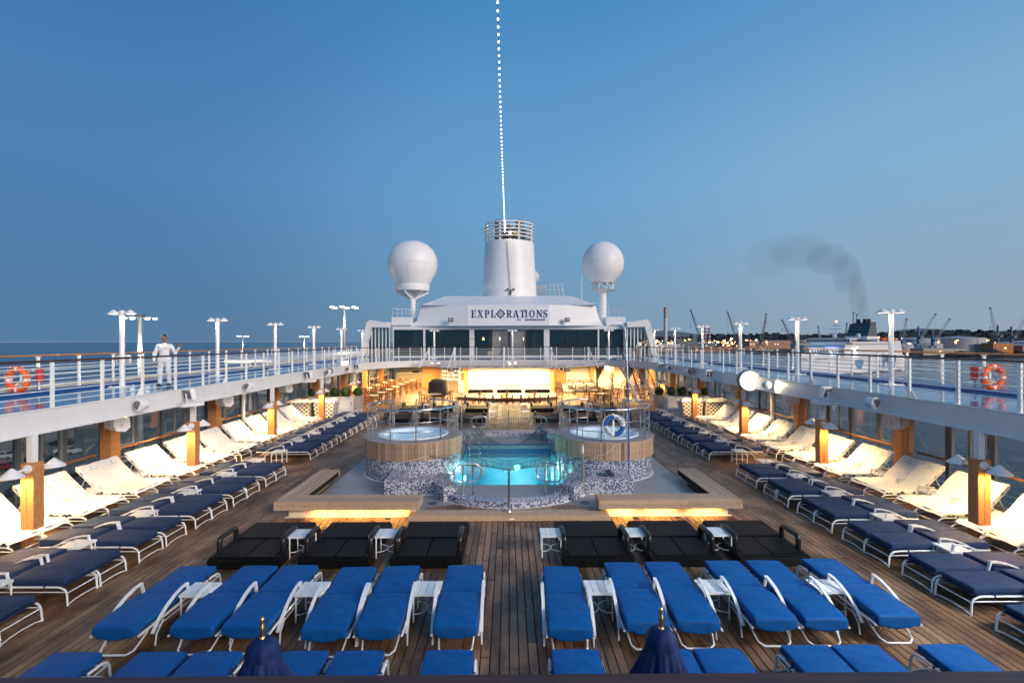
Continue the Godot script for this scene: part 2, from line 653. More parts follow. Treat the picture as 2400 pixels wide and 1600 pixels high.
	wb.bump_map_to_normal_map(3.0)
	var wi := mat("wicker", lin(0.0035, 0.003, 0.003), 0.45)
	wi.metallic_specular = 0.28
	wi.normal_enabled = true
	wi.normal_texture = ImageTexture.create_from_image(wb)
	wi.uv1_triplanar = true
	wi.uv1_scale = Vector3.ONE * 9.0
	mat("wicker_arm", lin(0.012, 0.009, 0.008), 0.3)
	# mosaic of small glass tiles
	var mo := Image.create(256, 256, false, Image.FORMAT_RGB8)
	var shades := [Color(0.006, 0.010, 0.12), Color(0.010, 0.018, 0.20), Color(0.004, 0.005, 0.03), Color(0.50, 0.51, 0.58), Color(0.60, 0.59, 0.58), Color(0.40, 0.41, 0.50), Color(0.55, 0.53, 0.47), Color(0.07, 0.08, 0.18)]
	var odds := [0, 0, 1, 2, 3, 3, 4, 4, 5, 6, 7]
	for y in 64:
		for x in 64:
			var s: Color = shades[odds[rng.randi() % odds.size()]]
			s = s * rng.randf_range(0.8, 1.15)
			mo.fill_rect(Rect2i(x * 4, y * 4, 4, 4), Color(0.30, 0.30, 0.31).linear_to_srgb())
			mo.fill_rect(Rect2i(x * 4, y * 4, 3, 3), Color(s.r, s.g, s.b).linear_to_srgb())
	var mt := mat("mosaic", Color.WHITE, 0.22)
	mt.albedo_texture = ImageTexture.create_from_image(mo)
	mt.uv1_scale = Vector3.ONE * 0.38
	mt.texture_filter = BaseMaterial3D.TEXTURE_FILTER_NEAREST
	# pool
	tri_tex(mat("pool_tile", lin(0.07, 0.50, 0.63), 0.3), fine, Vector3.ONE * 1.5)
	mat("pool_tile_dark", lin(0.01, 0.09, 0.24), 0.3)
	mat("tub_shell", lin(0.72, 0.76, 0.80), 0.25)
	var wa := pane("pool_water", lin(0.05, 0.40, 0.52), 0.12, 0.03)
	wa.normal_enabled = true
	wa.normal_texture = ripple
	wa.uv1_triplanar = true
	wa.uv1_world_triplanar = true
	wa.uv1_scale = Vector3.ONE * 0.5
	wa.normal_scale = 0.12
	var w2: StandardMaterial3D = wa.duplicate()
	w2.albedo_color = Color(lin(0.22, 0.50, 0.62), 0.35)
	M["tub_water"] = w2
	# sea
	var se := mat("sea", lin(0.008, 0.028, 0.060), 0.16)
	se.normal_enabled = true
	se.normal_texture = wave
	se.uv1_triplanar = true
	se.uv1_world_triplanar = true
	se.uv1_scale = Vector3(0.022, 0.022, 0.03)
	se.normal_scale = 0.9
	# glass
	pane("side_glass", lin(0.012, 0.055, 0.065), 0.24, 0.02)
	pane("dark_glass", lin(0.004, 0.040, 0.062), 0.55, 0.03).metallic_specular = 0.38
	pane("clear_glass", lin(0.4, 0.42, 0.45), 0.22, 0.05)
	# shore
	tri_tex(mat("quay_concrete", lin(0.16, 0.18, 0.17), 0.8), grime, Vector3.ONE * 0.02)
	mat("asphalt", lin(0.045, 0.05, 0.05), 0.85)
	mat("road_line", lin(0.35, 0.35, 0.33), 0.8)
	tri_tex(mat("land", lin(0.03, 0.035, 0.035), 0.95), grime, Vector3.ONE * 0.01)
	tri_tex(mat("hill", lin(0.020, 0.030, 0.034), 1.0), grime, Vector3.ONE * 0.004)
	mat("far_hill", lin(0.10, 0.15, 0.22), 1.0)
	mat("harbour_foliage", lin(0.016, 0.024, 0.022), 1.0)
	mat("tank_white", lin(0.42, 0.42, 0.42), 0.7)
	mat("tank_roof", lin(0.34, 0.37, 0.40), 0.7)
	mat("shed_beige", lin(0.45, 0.40, 0.28), 0.8)
	mat("shed_grey", lin(0.16, 0.18, 0.20), 0.8)
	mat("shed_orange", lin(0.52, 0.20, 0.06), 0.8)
	mat("brick_pink", lin(0.42, 0.24, 0.17), 0.8)
	mat("crane_blue", lin(0.06, 0.14, 0.24), 0.6)
	mat("crane_grey", lin(0.11, 0.13, 0.15), 0.6)
	mat("crane_light", lin(0.34, 0.36, 0.36), 0.6)
	mat("red_band", lin(0.34, 0.05, 0.035), 0.7)
	mat("chimney_grey", lin(0.55, 0.54, 0.54), 0.8)
	mat("ferry_white", lin(0.68, 0.68, 0.68), 0.5)
	mat("ferry_blue", lin(0.07, 0.22, 0.40), 0.5)
	mat("ferry_funnel", lin(0.02, 0.05, 0.06), 0.5)
	mat("boat_orange", lin(0.55, 0.11, 0.03), 0.5)
	var lr := mat("ring_orange", lin(0.70, 0.10, 0.02), 0.5)
	lr.rim_enabled = true
	lr.rim = 0.2
	mat("ring_white", lin(0.75, 0.73, 0.68), 0.55)
	mat("ring_blue", lin(0.012, 0.075, 0.28), 0.5)
	mat("fire_red", lin(0.45, 0.03, 0.02), 0.4)
	# plants, people
	var lf := mat("leaf", lin(1, 1, 1), 0.6)
	lf.vertex_color_use_as_albedo = true
	lf.backlight_enabled = true
	lf.backlight = Color(0.2, 0.25, 0.1)
	mat("planter_grey", lin(0.30, 0.28, 0.25), 0.7)
	var sk := mat("skin", lin(0.36, 0.17, 0.10), 0.5)
	sk.vertex_color_use_as_albedo = true
	var pe := mat("body", Color.WHITE, 0.75)
	pe.vertex_color_use_as_albedo = true
	mat("hair", lin(0.012, 0.010, 0.009), 0.5)
	# things that give off light
	glow("warm_bulb", Color(1.0, 0.80, 0.50), 6.0)
	glow("cool_bulb", Color(1.0, 0.93, 0.80), 4.0)
	glow("string_bulb", Color(0.95, 0.98, 1.0), 5.0)
	glow("strip_glow", Color(1.0, 0.72, 0.36), 4.0)
	glow("clock_face", Color(1.0, 0.94, 0.82), 1.25)
	glow("pool_lamp", Color(0.55, 1.0, 1.0), 5.0)
	glow("mast_lamp", Color(1.0, 0.97, 0.9), 6.0)
	glow("harbour_warm", Color(1.0, 0.62, 0.25), 12.0)
	glow("harbour_white", Color(1.0, 0.95, 0.82), 12.0)
	glow("violet_window", Color(0.35, 0.3, 1.0), 2.0)
	glow("lit_window", Color(1.0, 0.85, 0.55), 1.2)
	# checks
	var ch := Image.create(32, 32, false, Image.FORMAT_RGB8)
	ch.fill(Color(0.68, 0.64, 0.55).linear_to_srgb())
	for y in 4:
		for x in 4:
			if (x + y) % 2 == 0: ch.fill_rect(Rect2i(x * 8, y * 8, 7, 7), Color(0.03, 0.06, 0.12).linear_to_srgb())
	var cm := mat("checker", Color.WHITE, 0.7)
	cm.albedo_texture = ImageTexture.create_from_image(ch)
	cm.uv1_scale = Vector3.ONE * 2.0
	cm.texture_filter = BaseMaterial3D.TEXTURE_FILTER_NEAREST
	var cv := cm.duplicate()
	cv.uv1_scale = Vector3.ONE
	M["weave"] = cm
	tri_tex(mat("stone_wall", lin(0.62, 0.56, 0.44), 0.7), noise_tex(256, 0.09, Color(0.3, 0.27, 0.22), Color(1, 1, 1), 77, 3, 2.4), Vector3.ONE * 2.0)


# ---------------------------------------------------------------- sea and far land
func sea_and_land() -> void:
	struct("sea", G().bx(-60000, 60000, -21, -20, -9000, 80000), M.sea)
	# the harbour's far bank: one low slab of land, then the dark ridge
	struct("harbour_land", G().prism(PackedVector2Array([Vector2(250, 1040), Vector2(460, 1010), Vector2(470, 780), Vector2(700, 700), Vector2(1500, 640), Vector2(3500, 600), Vector2(6000, 4200), Vector2(300, 4200)]), -24, -17.0), M.land)
	var ridge := func(u: float, v: float) -> Vector3:
		var x := lerpf(330, 3900, u)
		var base := lerpf(2600, 1250, smoothstep(0.0, 0.75, u))
		var top := lerpf(30.0, 46.0, smoothstep(0.0, 0.5, u)) + 5.0 * sin(u * 31.0) + 3.0 * sin(u * 87.0 + 1.0) + 1.6 * sin(u * 240.0)
		return P(x, -17.0 + (top + 13.0) * sin(v * PI * 0.5), base + v * 520.0)
	struct("ridge_hill", G().sheet(160, 8, ridge), M.hill)
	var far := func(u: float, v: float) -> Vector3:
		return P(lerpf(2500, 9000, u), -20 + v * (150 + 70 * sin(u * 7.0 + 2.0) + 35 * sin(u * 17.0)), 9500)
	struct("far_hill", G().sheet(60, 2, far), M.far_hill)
	# trees on the ridge: clumps that read as a dark uneven edge
	var g := G()
	var bump := func(g: Geo, q: Vector3, r: float) -> void:
		var turn := rng.randf() * TAU
		var squash := rng.randf_range(0.55, 1.1)
		g.lathe([Vector2(r * 0.5, -r * 0.5), Vector2(r * 0.95, -r * 0.1), Vector2(r, r * 0.25), Vector2(r * 0.75, r * 0.75 * squash), Vector2(r * 0.35, r * squash), Vector2(0, r * 1.05 * squash)], 7, q)
	for i in 1500:
		var u := rng.randf()
		var q: Vector3 = ridge.call(u, rng.randf_range(0.3, 1.0))
		var r := rng.randf_range(2.5, 7.0) * (1.5 if rng.randf() < 0.12 else 1.0)
		for k in 3:
			bump.call(g, q + Vector3(rng.randf_range(-1.2, 1.2) * r, r * 0.2 + rng.randf_range(-0.3, 0.4) * r, rng.randf_range(-1, 1) * r), r * rng.randf_range(0.5, 1.0))
	stuff("ridge_trees", g, M.harbour_foliage)


# ---------------------------------------------------------------- decks
func corner_path(d0: float) -> Array:
	# the inner edge of the upper deck on the starboard side, from d0 aft, round the corner to the middle
	var p := [Vector2(10.7, d0), Vector2(10.7, 34.0)]
	for i in range(1, 9):
		var a := PI / 2 * i / 8.0
		p.append(Vector2(6.2 + 4.5 * cos(a), 34.0 + 7.0 * sin(a)))
	return p

func ship_decks() -> void:
	# pool deck: a dark slab with planks laid on it, seams of caulk between
	var deck := struct("pool_deck", G().bx(-13.6, 13.6, -0.35, -0.02, -2, 15.4).bx(-13.6, 13.6, -0.35, -0.02, 21.5, 60).bx(-13.6, -1.9, -0.35, -0.02, 15.4, 21.5).bx(1.9, 13.6, -0.35, -0.02, 15.4, 21.5), M.caulk)
	var tones := []
	for i in 10:
		var b := rng.randf_range(0.5, 1.15)
		tones.append(Color(b * rng.randf_range(0.97, 1.06), b, b * rng.randf_range(0.92, 1.02)))
	var variants := {}
	for i in 10:
		var g := G()
		g.tint = tones[i]
		variants[i] = g.box(Vector3.ZERO, Vector3(0.124, 0.03, 2.335), 0.003).mesh()
	var spots := []
	var rest := G()
	var k := 0
	var x := -13.23
	while x < 13.3:
		var start := -2.0 - fmod(k * 0.87, 2.35)
		var z := start
		while z < 59.0:
			var mid := z + 1.175
			var hidden := absf(x) < 5.3 and mid > 14.0 and mid < 23.5
			if not hidden and z > 3.4 and absf(x) < 1.12 * (mid + 1.2) + 0.4:
				spots.append([x, mid])
			elif not hidden and z > -2.0:
				spots.append([x, mid])
			z += 2.35
		x += 0.14
		k += 1
	spots.sort_custom(func(a, b): return Vector2(a[0], a[1] - 2.5).length() + (1000 if a[1] < 5.0 or absf(a[0]) > 1.1 * a[1] else 0) < Vector2(b[0], b[1] - 2.5).length() + (1000 if b[1] < 5.0 or absf(b[0]) > 1.1 * b[1] else 0))
	for i in spots.size():
		var at := P(spots[i][0], -0.005, spots[i][1])
		var tone := rng.randi() % 10
		if i < 300:
			var o := put("plank", variants[tone], M.teak, deck)
			o.position = at + Vector3(0, rng.randf_range(-0.0015, 0.0015), 0)
		else:
			rest.tint = tones[tone]
			var h := Vector3(0.0618, 0.015, 1.167)
			rest.quad(at + Vector3(-h.x, h.y, -h.z), at + Vector3(h.x, h.y, -h.z), at + Vector3(h.x, h.y, h.z), at + Vector3(-h.x, h.y, h.z), UP)
			for s in [-1.0, 1.0]:
				rest.quad(at + Vector3(s * h.x, h.y, -h.z), at + Vector3(s * h.x, h.y, h.z), at + Vector3(s * h.x, -h.y, h.z), at + Vector3(s * h.x, -h.y, -h.z), Vector3(s, 0, 0))
				rest.quad(at + Vector3(-h.x, h.y, s * h.z), at + Vector3(h.x, h.y, s * h.z), at + Vector3(h.x, -h.y, s * h.z), at + Vector3(-h.x, -h.y, s * h.z), Vector3(0, 0, s))
	stuff("far_planks", rest, M.teak, deck)

	# upper deck: a U of walkways, its white edge towards the pool, the blue floor on top
	var path := corner_path(-6.0)
	var inner := PackedVector2Array()
	for p in path: inner.append(p)
	for i in path.size(): inner.append(Vector2(-path[path.size() - 1 - i].x, path[path.size() - 1 - i].y))
	var poly := inner.duplicate()
	poly.append_array([Vector2(-14.6, -6), Vector2(-14.6, 60), Vector2(14.6, 60), Vector2(14.6, -6)])
	var up := struct("upper_deck", G().prism(poly, 2.55, 3.05), M.white_paint)
	var floor_poly := PackedVector2Array()
	for p in inner: floor_poly.append(Vector2(p.x + signf(p.x) * 0.16, p.y + (0.16 if p.y > 33 else 0.0)))
	floor_poly.append_array([Vector2(-13.75, -6), Vector2(-13.75, 49.9), Vector2(13.75, 49.9), Vector2(13.75, -6)])
	struct("blue_floor", G().prism(floor_poly, 3.04, 3.07), M.blue_deck, up)
	for s in [-1.0, 1.0]:
		struct("blue_kerb", G().bx(s * 13.75, s * 14.45, 3.04, 3.17, -6, 52, 0.03), M.blue_kerb, up)
		struct("drip_edge", G().bx(s * 10.64, s * 10.70, 2.52, 2.56, -6, 34), M.white_paint, up)
	var lip := G()
	for i in inner.size() - 1:
		var a := inner[i]
		var b := inner[i + 1]
		lip.rod(P(a.x, 3.06, a.y), P(b.x, 3.06, b.y), 0.025, 0.025, 6, false)
	struct("deck_edge", lip, M.white_paint, up)
	# the cross deck where the photographer stands, and its varnished handrail at the foot of the picture
	struct("fore_deck", G().bx(-10.69, 10.69, 2.55, 3.05, -6, 0.45), M.white_paint)
	var fr := thing("fore_railing", "dark varnished handrail along the bottom edge of the picture", "railing")
	put("handrail", G().bx(-10.6, 10.6, 4.09, 4.150, 0.60, 0.70, 0.025), M.rail_dark_cross, fr)
	for i in 14:
		put("post", G().bx(-10.2 + i * 1.569 - 0.04, -10.2 + i * 1.569 + 0.04, 3.05, 4.09, 0.62, 0.66), M.white_rail, fr)
	for i in 7:
		put("bar", G().rod(P(-10.6, 3.2 + i * 0.13, 0.64), P(10.6, 3.2 + i * 0.13, 0.64), 0.011), M.white_rail, fr)
	# hull sides below the windows, so that the decks stand on something
	for s in [-1.0, 1.0]:
		struct("hull_side", G().bx(s * 13.6, s * 13.3, -20, -0.36, -4, 62), M.white_hull)


# ---------------------------------------------------------------- the pool
func wall_run(p: Array, thick: float, y0: float, y1: float) -> Geo:
	# a mosaic wall along a plan path, `thick` wide, to the left of it
	var g := G()
	var out := []
	for i in p.size():
		var d: Vector2 = (p[mini(i + 1, p.size() - 1)] - p[maxi(i - 1, 0)]).normalized()
		out.append(p[i] + Vector2(-d.y, d.x) * thick)
	var run := 0.0
	for i in p.size() - 1:
		var len: float = p[i].distance_to(p[i + 1])
		for e in [[p, -1.0], [out, 1.0]]:
			var a: Vector2 = e[0][i]
			var b: Vector2 = e[0][i + 1]
			var d := (b - a).normalized()
			var nm: Vector3 = Vector3(-d.y, 0, -d.x) * e[1]
			g.quadn(P(a.x, y0, a.y), P(b.x, y0, b.y), P(b.x, y1, b.y), P(a.x, y1, a.y), nm, nm, nm, nm, Vector2(run, y0), Vector2(run + len, y1))
		g.quadn(P(p[i].x, y1, p[i].y), P(p[i + 1].x, y1, p[i + 1].y), P(out[i + 1].x, y1, out[i + 1].y), P(out[i].x, y1, out[i].y), UP, UP, UP, UP, Vector2(run, 0), Vector2(run + len, thick))
		run += len
	for e in [0, p.size() - 1]:
		var a: Vector2 = p[e]
		var b: Vector2 = out[e]
		var nm2 := P(p[e].x, 0, p[e].y) - P(p[1 if e == 0 else e - 1].x, 0, p[1 if e == 0 else e - 1].y)
		g.quadn(P(a.x, y0, a.y), P(b.x, y0, b.y), P(b.x, y1, b.y), P(a.x, y1, a.y), nm2.normalized(), nm2.normalized(), nm2.normalized(), nm2.normalized(), Vector2(0, y0), Vector2(thick, y1))
	return g

func pool_area() -> void:
	# platform with a hole for the basin
	var plat := struct("pool_platform", G().bx(-5.5, 5.5, 0.0, 0.15, 13.2, 15.5).bx(-5.5, -1.8, 0.0, 0.15, 15.5, 21.4).bx(1.8, 5.5, 0.0, 0.15, 15.5, 21.4).bx(-5.5, 5.5, 0.0, 0.15, 21.4, 25.2), M.grey_deck)
	struct("pool_floor", G().bx(-1.8, 1.8, -2.0, -1.9, 15.5, 21.4), M.pool_tile)
	var basin := thing("pool_basin", "sunken swimming pool basin of turquoise tiles between the two hot tubs", "swimming pool")
	put("end_wall", G().bx(-1.9, 1.9, -1.95, 0.145, 15.40, 15.50), M.pool_tile, basin)
	put("end_wall", G().bx(-1.9, 1.9, -1.95, -0.35, 21.40, 21.50), M.pool_tile, basin)
	put("tile_band", G().bx(-1.9, 1.9, -0.35, 0.145, 21.40, 21.50), M.pool_tile_dark, basin)
	for s in [-1.0, 1.0]:
		put("side_wall", G().bx(s * 1.8, s * 1.9, -1.95, 0.145, 15.4, 21.5), M.pool_tile, basin)
	put("bench_step", G().bx(-1.78, 1.78, -1.9, -1.15, 15.52, 16.1), M.pool_tile, basin)
	put("coping", G().bx(-1.85, 1.85, 0.146, 0.19, 21.38, 21.62, 0.01), M.pool_tile_dark, basin)
	for q in [[-1.76, 16.9, 1], [1.76, 17.6, -1], [-1.76, 19.9, 1], [1.76, 20.2, -1]]:
		var l := put("lamp", G().rod(P(q[0] - 0.02 * q[2], -0.85, q[1]), P(q[0] + 0.03 * q[2], -0.85, q[1]), 0.12, 0.12, 14), M.pool_lamp, basin)
		spot(l, P(q[0] + 0.06 * q[2], -0.85, q[1]), Vector3(q[2], -0.05, 0.1), 8.0, Color(0.62, 0.98, 1.0), 85, 0.9)
	var l2 := put("lamp", G().rod(P(0.35, -0.8, 21.41), P(0.35, -0.8, 21.36), 0.13, 0.13, 14), M.pool_lamp, basin)
	spot(l2, P(0.35, -0.8, 21.32), Vector3(0, -0.1, 1), 11.0, Color(0.62, 0.98, 1.0), 85, 0.9)
	var water := struct("pool_water", G().bx(-1.8, 1.8, -0.16, -0.158, 15.5, 21.4), M.pool_water)
	water.mesh = G().sheet(2, 2, func(u, v): return P(-1.8 + 3.6 * u, -0.10, 15.5 + 5.9 * v)).mesh()

	# the raised mosaic walls round the shallow ends: low steps in front, higher shoulders at the sides
	for e in [[1.0, "near end of the pool", 14.9], [-1.0, "far end of the pool", 22.2]]:
		var f := func(a: float) -> Vector2:
			return Vector2(1.75 * sin(a), e[2] - e[0] * 1.28 * cos(a))
		var t := thing("mosaic_pool_wall", "curved blue and white mosaic wall round the %s" % e[1], "pool wall", "curved mosaic walls at the pool ends")
		var front := []
		for i in 25: front.append(f.call(lerpf(-0.95, 0.95, i / 24.0)))
		put("low_step", wall_run(front, -0.36 * e[0], 0.15, 0.33), M.mosaic, t)
		for s in [-1.0, 1.0]:
			var sh := []
			for i in 15: sh.append(f.call(s * lerpf(0.96, 1.85, i / 14.0)))
			put("shoulder", wall_run(sh, -0.50 * e[0] * s, 0.15, 0.56), M.mosaic, t)
		var rim := []
		for i in 33: rim.append(P(f.call(lerpf(-1.2, 1.2, i / 32.0)).x * 1.21, 0.158, e[2] - e[0] * 1.28 * 1.30 * cos(lerpf(-1.2, 1.2, i / 32.0))))
		put("white_rim", G().tube(rim, 0.012, 5), M.white_paint, t)

	# open mosaic troughs in front of the tubs
	for s in [-1.0, 1.0]:
		var t := thing("mosaic_trough", "low open %s trough of blue and white mosaic in front of the %s hot tub" % [["left", "", "right"][int(s) + 1], ["left", "", "right"][int(s) + 1]], "planter", "mosaic troughs beside the pool")
		var xs := [s * 3.62, s * 2.02]
		put("front_wall", wall_run([Vector2(minf(xs[0], xs[1]), 14.5), Vector2(maxf(xs[0], xs[1]), 14.5)], 0.30, 0.15, 0.585), M.mosaic, t)
		put("side_wall", wall_run([Vector2(s * 3.62, 14.802) if s > 0 else Vector2(s * 3.62, 16.4), Vector2(s * 3.62, 16.4) if s > 0 else Vector2(s * 3.62, 14.802)], 0.45, 0.15, 0.585), M.mosaic, t)
		put("trough_bed", G().bx(s * 3.17, s * 1.9, 0.15, 0.32, 14.801, 16.2), M.grey_deck, t)
		put("white_rim", G().bx(s * 3.63, s * 2.0, 0.15, 0.165, 14.485, 14.498), M.white_paint, t)
		hot_tub(s)
		bench(s)

	# wooden step and landing in the middle of the front
	var st := thing("pool_step", "low dark wooden step at the foot of the pool landing", "step", "", Vector3.ZERO)
	for i in 3:
		put("tread_plank", G().bx(-2.58, 2.58, 0.0, 0.138, 12.80 + i * 0.115, 12.91 + i * 0.115, 0.006), M.bench_teak, st)
	put("fascia", G().bx(-2.60, 2.60, 0.0, 0.11, 12.775, 12.795), M.bench_teak, st)
	put("step_light", G().bx(0.02, 0.14, 0.04, 0.075, 12.768, 12.774), M.lamp_white, st)
	var land := thing("pool_landing", "plank landing between the benches before the curved mosaic wall", "landing")
	for i in 32:
		var xx := -2.17 + i * 0.14
		var back := 13.95 - 0.0 * xx
		var g := G()
		g.tint = Color.WHITE * rng.randf_range(0.7, 1.05)
		g.bx(xx - 0.064, xx + 0.064, 0.15, 0.162, 13.205, minf(13.95, 13.35 + 0.6 * (1.0 - absf(xx) / 2.4)) if absf(xx) > 1.2 else 13.72)
		put("plank", g, M.teak, land)

	net_and_rails()


func hot_tub(s: float) -> void:
	var c := Vector3(s * 3.3, 0, -17.35)
	var r := 1.66
	var side := "left" if s < 0 else "right"
	var t := thing("hot_tub", "raised round %s hot tub clad in upright teak boards over mosaic" % side, "hot tub", "hot tubs beside the pool", c)
	put("mosaic_base", G().lathe([Vector2(r - 0.03, 0.15), Vector2(r - 0.03, 0.86)], 56), M.mosaic, t)
	put("white_rim", G().lathe([Vector2(r - 0.03, 0.165), Vector2(r + 0.012, 0.16), Vector2(r + 0.012, 0.148)], 48), M.white_paint, t)
	var boards := []
	for i in 8:
		var g := G()
		var b := rng.randf_range(0.55, 1.2)
		g.tint = Color(b * rng.randf_range(0.95, 1.12), b, b * rng.randf_range(0.92, 1.04))
		boards.append(g.box(Vector3.ZERO, Vector3(0.0865, 0.56, 0.03), 0.004).mesh())
	for i in 108:
		var a := TAU * i / 108
		var o := put("board", boards[rng.randi() % 8], M.tub_teak, t)
		o.position = Vector3(cos(a) * (r - 0.006), 1.115, sin(a) * (r - 0.006))
		o.rotation.y = PI / 2 - a
	put("cladding_back", G().lathe([Vector2(r - 0.022, 0.84), Vector2(r - 0.022, 1.39)], 48), M.caulk, t)
	put("deck_rim", G().lathe([Vector2(r + 0.02, 1.385), Vector2(r + 0.025, 1.40), Vector2(r, 1.415), Vector2(1.18, 1.415)], 56), M.tub_top, t)
	put("shell", G().lathe([Vector2(1.20, 1.416), Vector2(1.19, 1.445), Vector2(1.13, 1.45), Vector2(1.04, 1.43), Vector2(0.96, 1.37), Vector2(0.92, 1.05), Vector2(0.55, 0.98), Vector2(0.5, 0.7), Vector2(0.0, 0.68)], 44), M.tub_shell, t)
	put("water", G().lathe([Vector2(0.0, 1.36), Vector2(0.952, 1.36)], 40), M.tub_water, t)
	var l := put("lamp", G().rod(Vector3(-0.86, 1.15, 0), Vector3(-0.80, 1.15, 0), 0.06, 0.06, 10), M.pool_lamp, t)
	omni(l, Vector3(-0.75, 1.15, 0), 0.35, Color(0.6, 0.95, 1.0), 0.05)
	# stainless rail round the tub: top hoop, two lower hoops, posts; open at the back towards the side steps
	var rr := r - 0.12
	var rail := thing("tub_railing", "round stainless steel railing on the %s hot tub" % side, "railing", "hot tub railings", c)
	var a0 := -0.9 if s > 0 else PI + 0.9
	var hoop := func(y: float, from: float, to: float) -> Array:
		return arc(Vector3(0, y, 0), Vector3.RIGHT, Vector3(0, 0, 1), rr, from, to, 40)
	var g0 := a0 if s > 0 else a0 - TAU * 0.86
	var g1 := a0 + TAU * 0.86 if s > 0 else a0
	var top: Array = hoop.call(2.42, g0, g1)
	put("top_rail", G().tube(top, 0.03, 8), M.steel, rail)
	for y in [2.02, 1.72]:
		put("mid_rail", G().tube(hoop.call(y, g0, g1), 0.013, 6), M.steel, rail)
	for i in 11:
		var a := lerpf(g0, g1, i / 10.0)
		var q := Vector3(cos(a) * rr, 0, sin(a) * rr)
		put("post", G().rod(q + Vector3(0, 1.41, 0), q + Vector3(0, 2.40, 0), 0.022).lathe([Vector2(0.05, 1.43), Vector2(0.05, 1.415)], 10, q), M.steel, rail)
	# sloping rails of the steps down to the side
	var e := Vector3(cos(g0 if s > 0 else g1) * rr, 0, sin(g0 if s > 0 else g1) * rr)
	var steps := thing("tub_steps", "small wooden steps with sloping steel rails behind the %s hot tub" % side, "steps", "steps up to the hot tubs", c)
	for k in 2:
		var off := Vector3(s * (0.1 if k == 0 else -0.75), 0, -0.25 if k == 0 else -0.5)
		var q0 := e + off
		var q1 := q0 + Vector3(s * 0.55, -1.15, -1.3)
		put("hand_rail", G().tube([q0 + Vector3(0, 2.40, 0), q1 + Vector3(0, 2.40, 0)], 0.026, 8), M.steel, steps)
		put("hand_rail", G().tube([q0 + Vector3(0, 1.95, 0), q1 + Vector3(0, 1.95, 0)], 0.013, 6), M.steel, steps)
		for f in [0.02, 0.5, 0.98]:
			var m := q0.lerp(q1, f)
			put("post", G().rod(Vector3(m.x, maxf(0.15, m.y + 1.25 - 0.0), m.z), m + Vector3(0, 2.40, 0), 0.02), M.steel, steps)
	for k in 4:
		var m := e + Vector3(s * (-0.3 + 0.14 * k), 0, -0.45 - 0.32 * k)
		put("tread", G().box(Vector3(m.x, 1.18 - k * 0.29, m.z), Vector3(0.9, 0.05, 0.32), 0.008), M.bench_teak, steps)
		put("riser", G().box(Vector3(m.x, 1.02 - k * 0.29, m.z + 0.12), Vector3(0.86, 0.27, 0.03)), M.bench_teak, steps)


func bench(s: float) -> void:
	var side := "left" if s < 0 else "right"
	var t := thing("wooden_bench", "long teak bench round the %s front corner of the pool, lit from beneath" % side, "bench", "teak benches round the pool")
	var x0 := s * 2.33
	var x1 := s * 6.08
	for i in 5:
		var g := G()
		g.tint = Color.WHITE * rng.randf_range(0.72, 1.05)
		var d := 12.93 + i * 0.118
		var cut := 0.118 * i
		put("slat", g.bx(x0 + s * 0.10 * i * 0.0, x1 - s * cut, 0.43, 0.47, d, d + 0.108, 0.005), M.bench_teak, t)
	for i in 2:
		for j in 2:
			var g := G()
			g.tint = Color.WHITE * rng.randf_range(0.75, 1.05)
			var xa := lerpf(x0, x1, 0.38 * j if i == 0 else 0.62 * j)
			var xb := lerpf(x0, x1, (0.38 if i == 0 else 0.62) if j == 0 else 1.0)
			put("front_board", g.bx(xa + s * 0.004, xb - s * 0.004, 0.255 + i * 0.105, 0.355 + i * 0.105, 12.90, 12.928, 0.004), M.bench_teak, t)
	for i in 5:
		var g := G()
		g.tint = Color.WHITE * rng.randf_range(0.72, 1.05)
		var xx := x1 - s * (0.03 + i * 0.118)
		put("slat", g.bx(xx, xx - s * 0.108, 0.43, 0.47, 12.93 + i * 0.118 + 0.11, 16.2, 0.005), M.bench_teak_side, t)
	for i in 2:
		put("side_board", G().bx(x1 - s * 0.0, x1 - s * 0.028, 0.255 + i * 0.105, 0.355 + i * 0.105, 12.93, 16.2, 0.004), M.bench_teak_side, t)
	put("inner_end", G().bx(x0, x0 + s * 0.03, 0.256, 0.428, 12.93, 13.5), M.bench_teak, t)
	put("back_end", G().bx(x1 - s * 0.03, x1 - s * 0.6, 0.256, 0.428, 16.17, 16.2), M.bench_teak, t)
	put("core", G().bx(x0 + s * 0.05, x1 - s * 0.05, 0.26, 0.425, 12.95, 13.5).bx(x1 - s * 0.05, x1 - s * 0.58, 0.26, 0.425, 13.5, 16.15), M.caulk, t)
	put("base_panel", G().bx(x0 + s * 0.12, x1 - s * 0.30, 0.0, 0.255, 13.14, 13.16).bx(x1 - s * 0.28, x1 - s * 0.30, 0.0, 0.255, 13.16, 16.1), M.cream, t)
	put("plinth", G().bx(x0 + s * 0.12, x1 - s * 0.22, 0.0, 0.03, 13.06, 13.139), M.cream, t)
	for q in [[0.10, 0.30], [0.34, 0.54], [0.58, 0.74]] if s < 0 else [[0.10, 0.26], [0.34, 0.54], [0.66, 0.86]]:
		var a := lerpf(x0, x1, q[0])
		var b := lerpf(x0, x1, q[1])
		var l := put("light_strip", G().bx(a, b, 0.243, 0.252, 13.03, 13.06), M.strip_glow, t)
		var al := AreaLight3D.new()
		al.name = "strip_light"
		l.add_child(al)
		al.area_size = Vector2(absf(b - a), 0.03)
		al.transform = Transform3D(Basis.looking_at(Vector3(0, -1, -0.25), Vector3.FORWARD), P((a + b) / 2, 0.24, 13.045))
		al.light_color = Color(1.0, 0.72, 0.36)
		al.light_energy = 1.1
		al.shadow_enabled = true


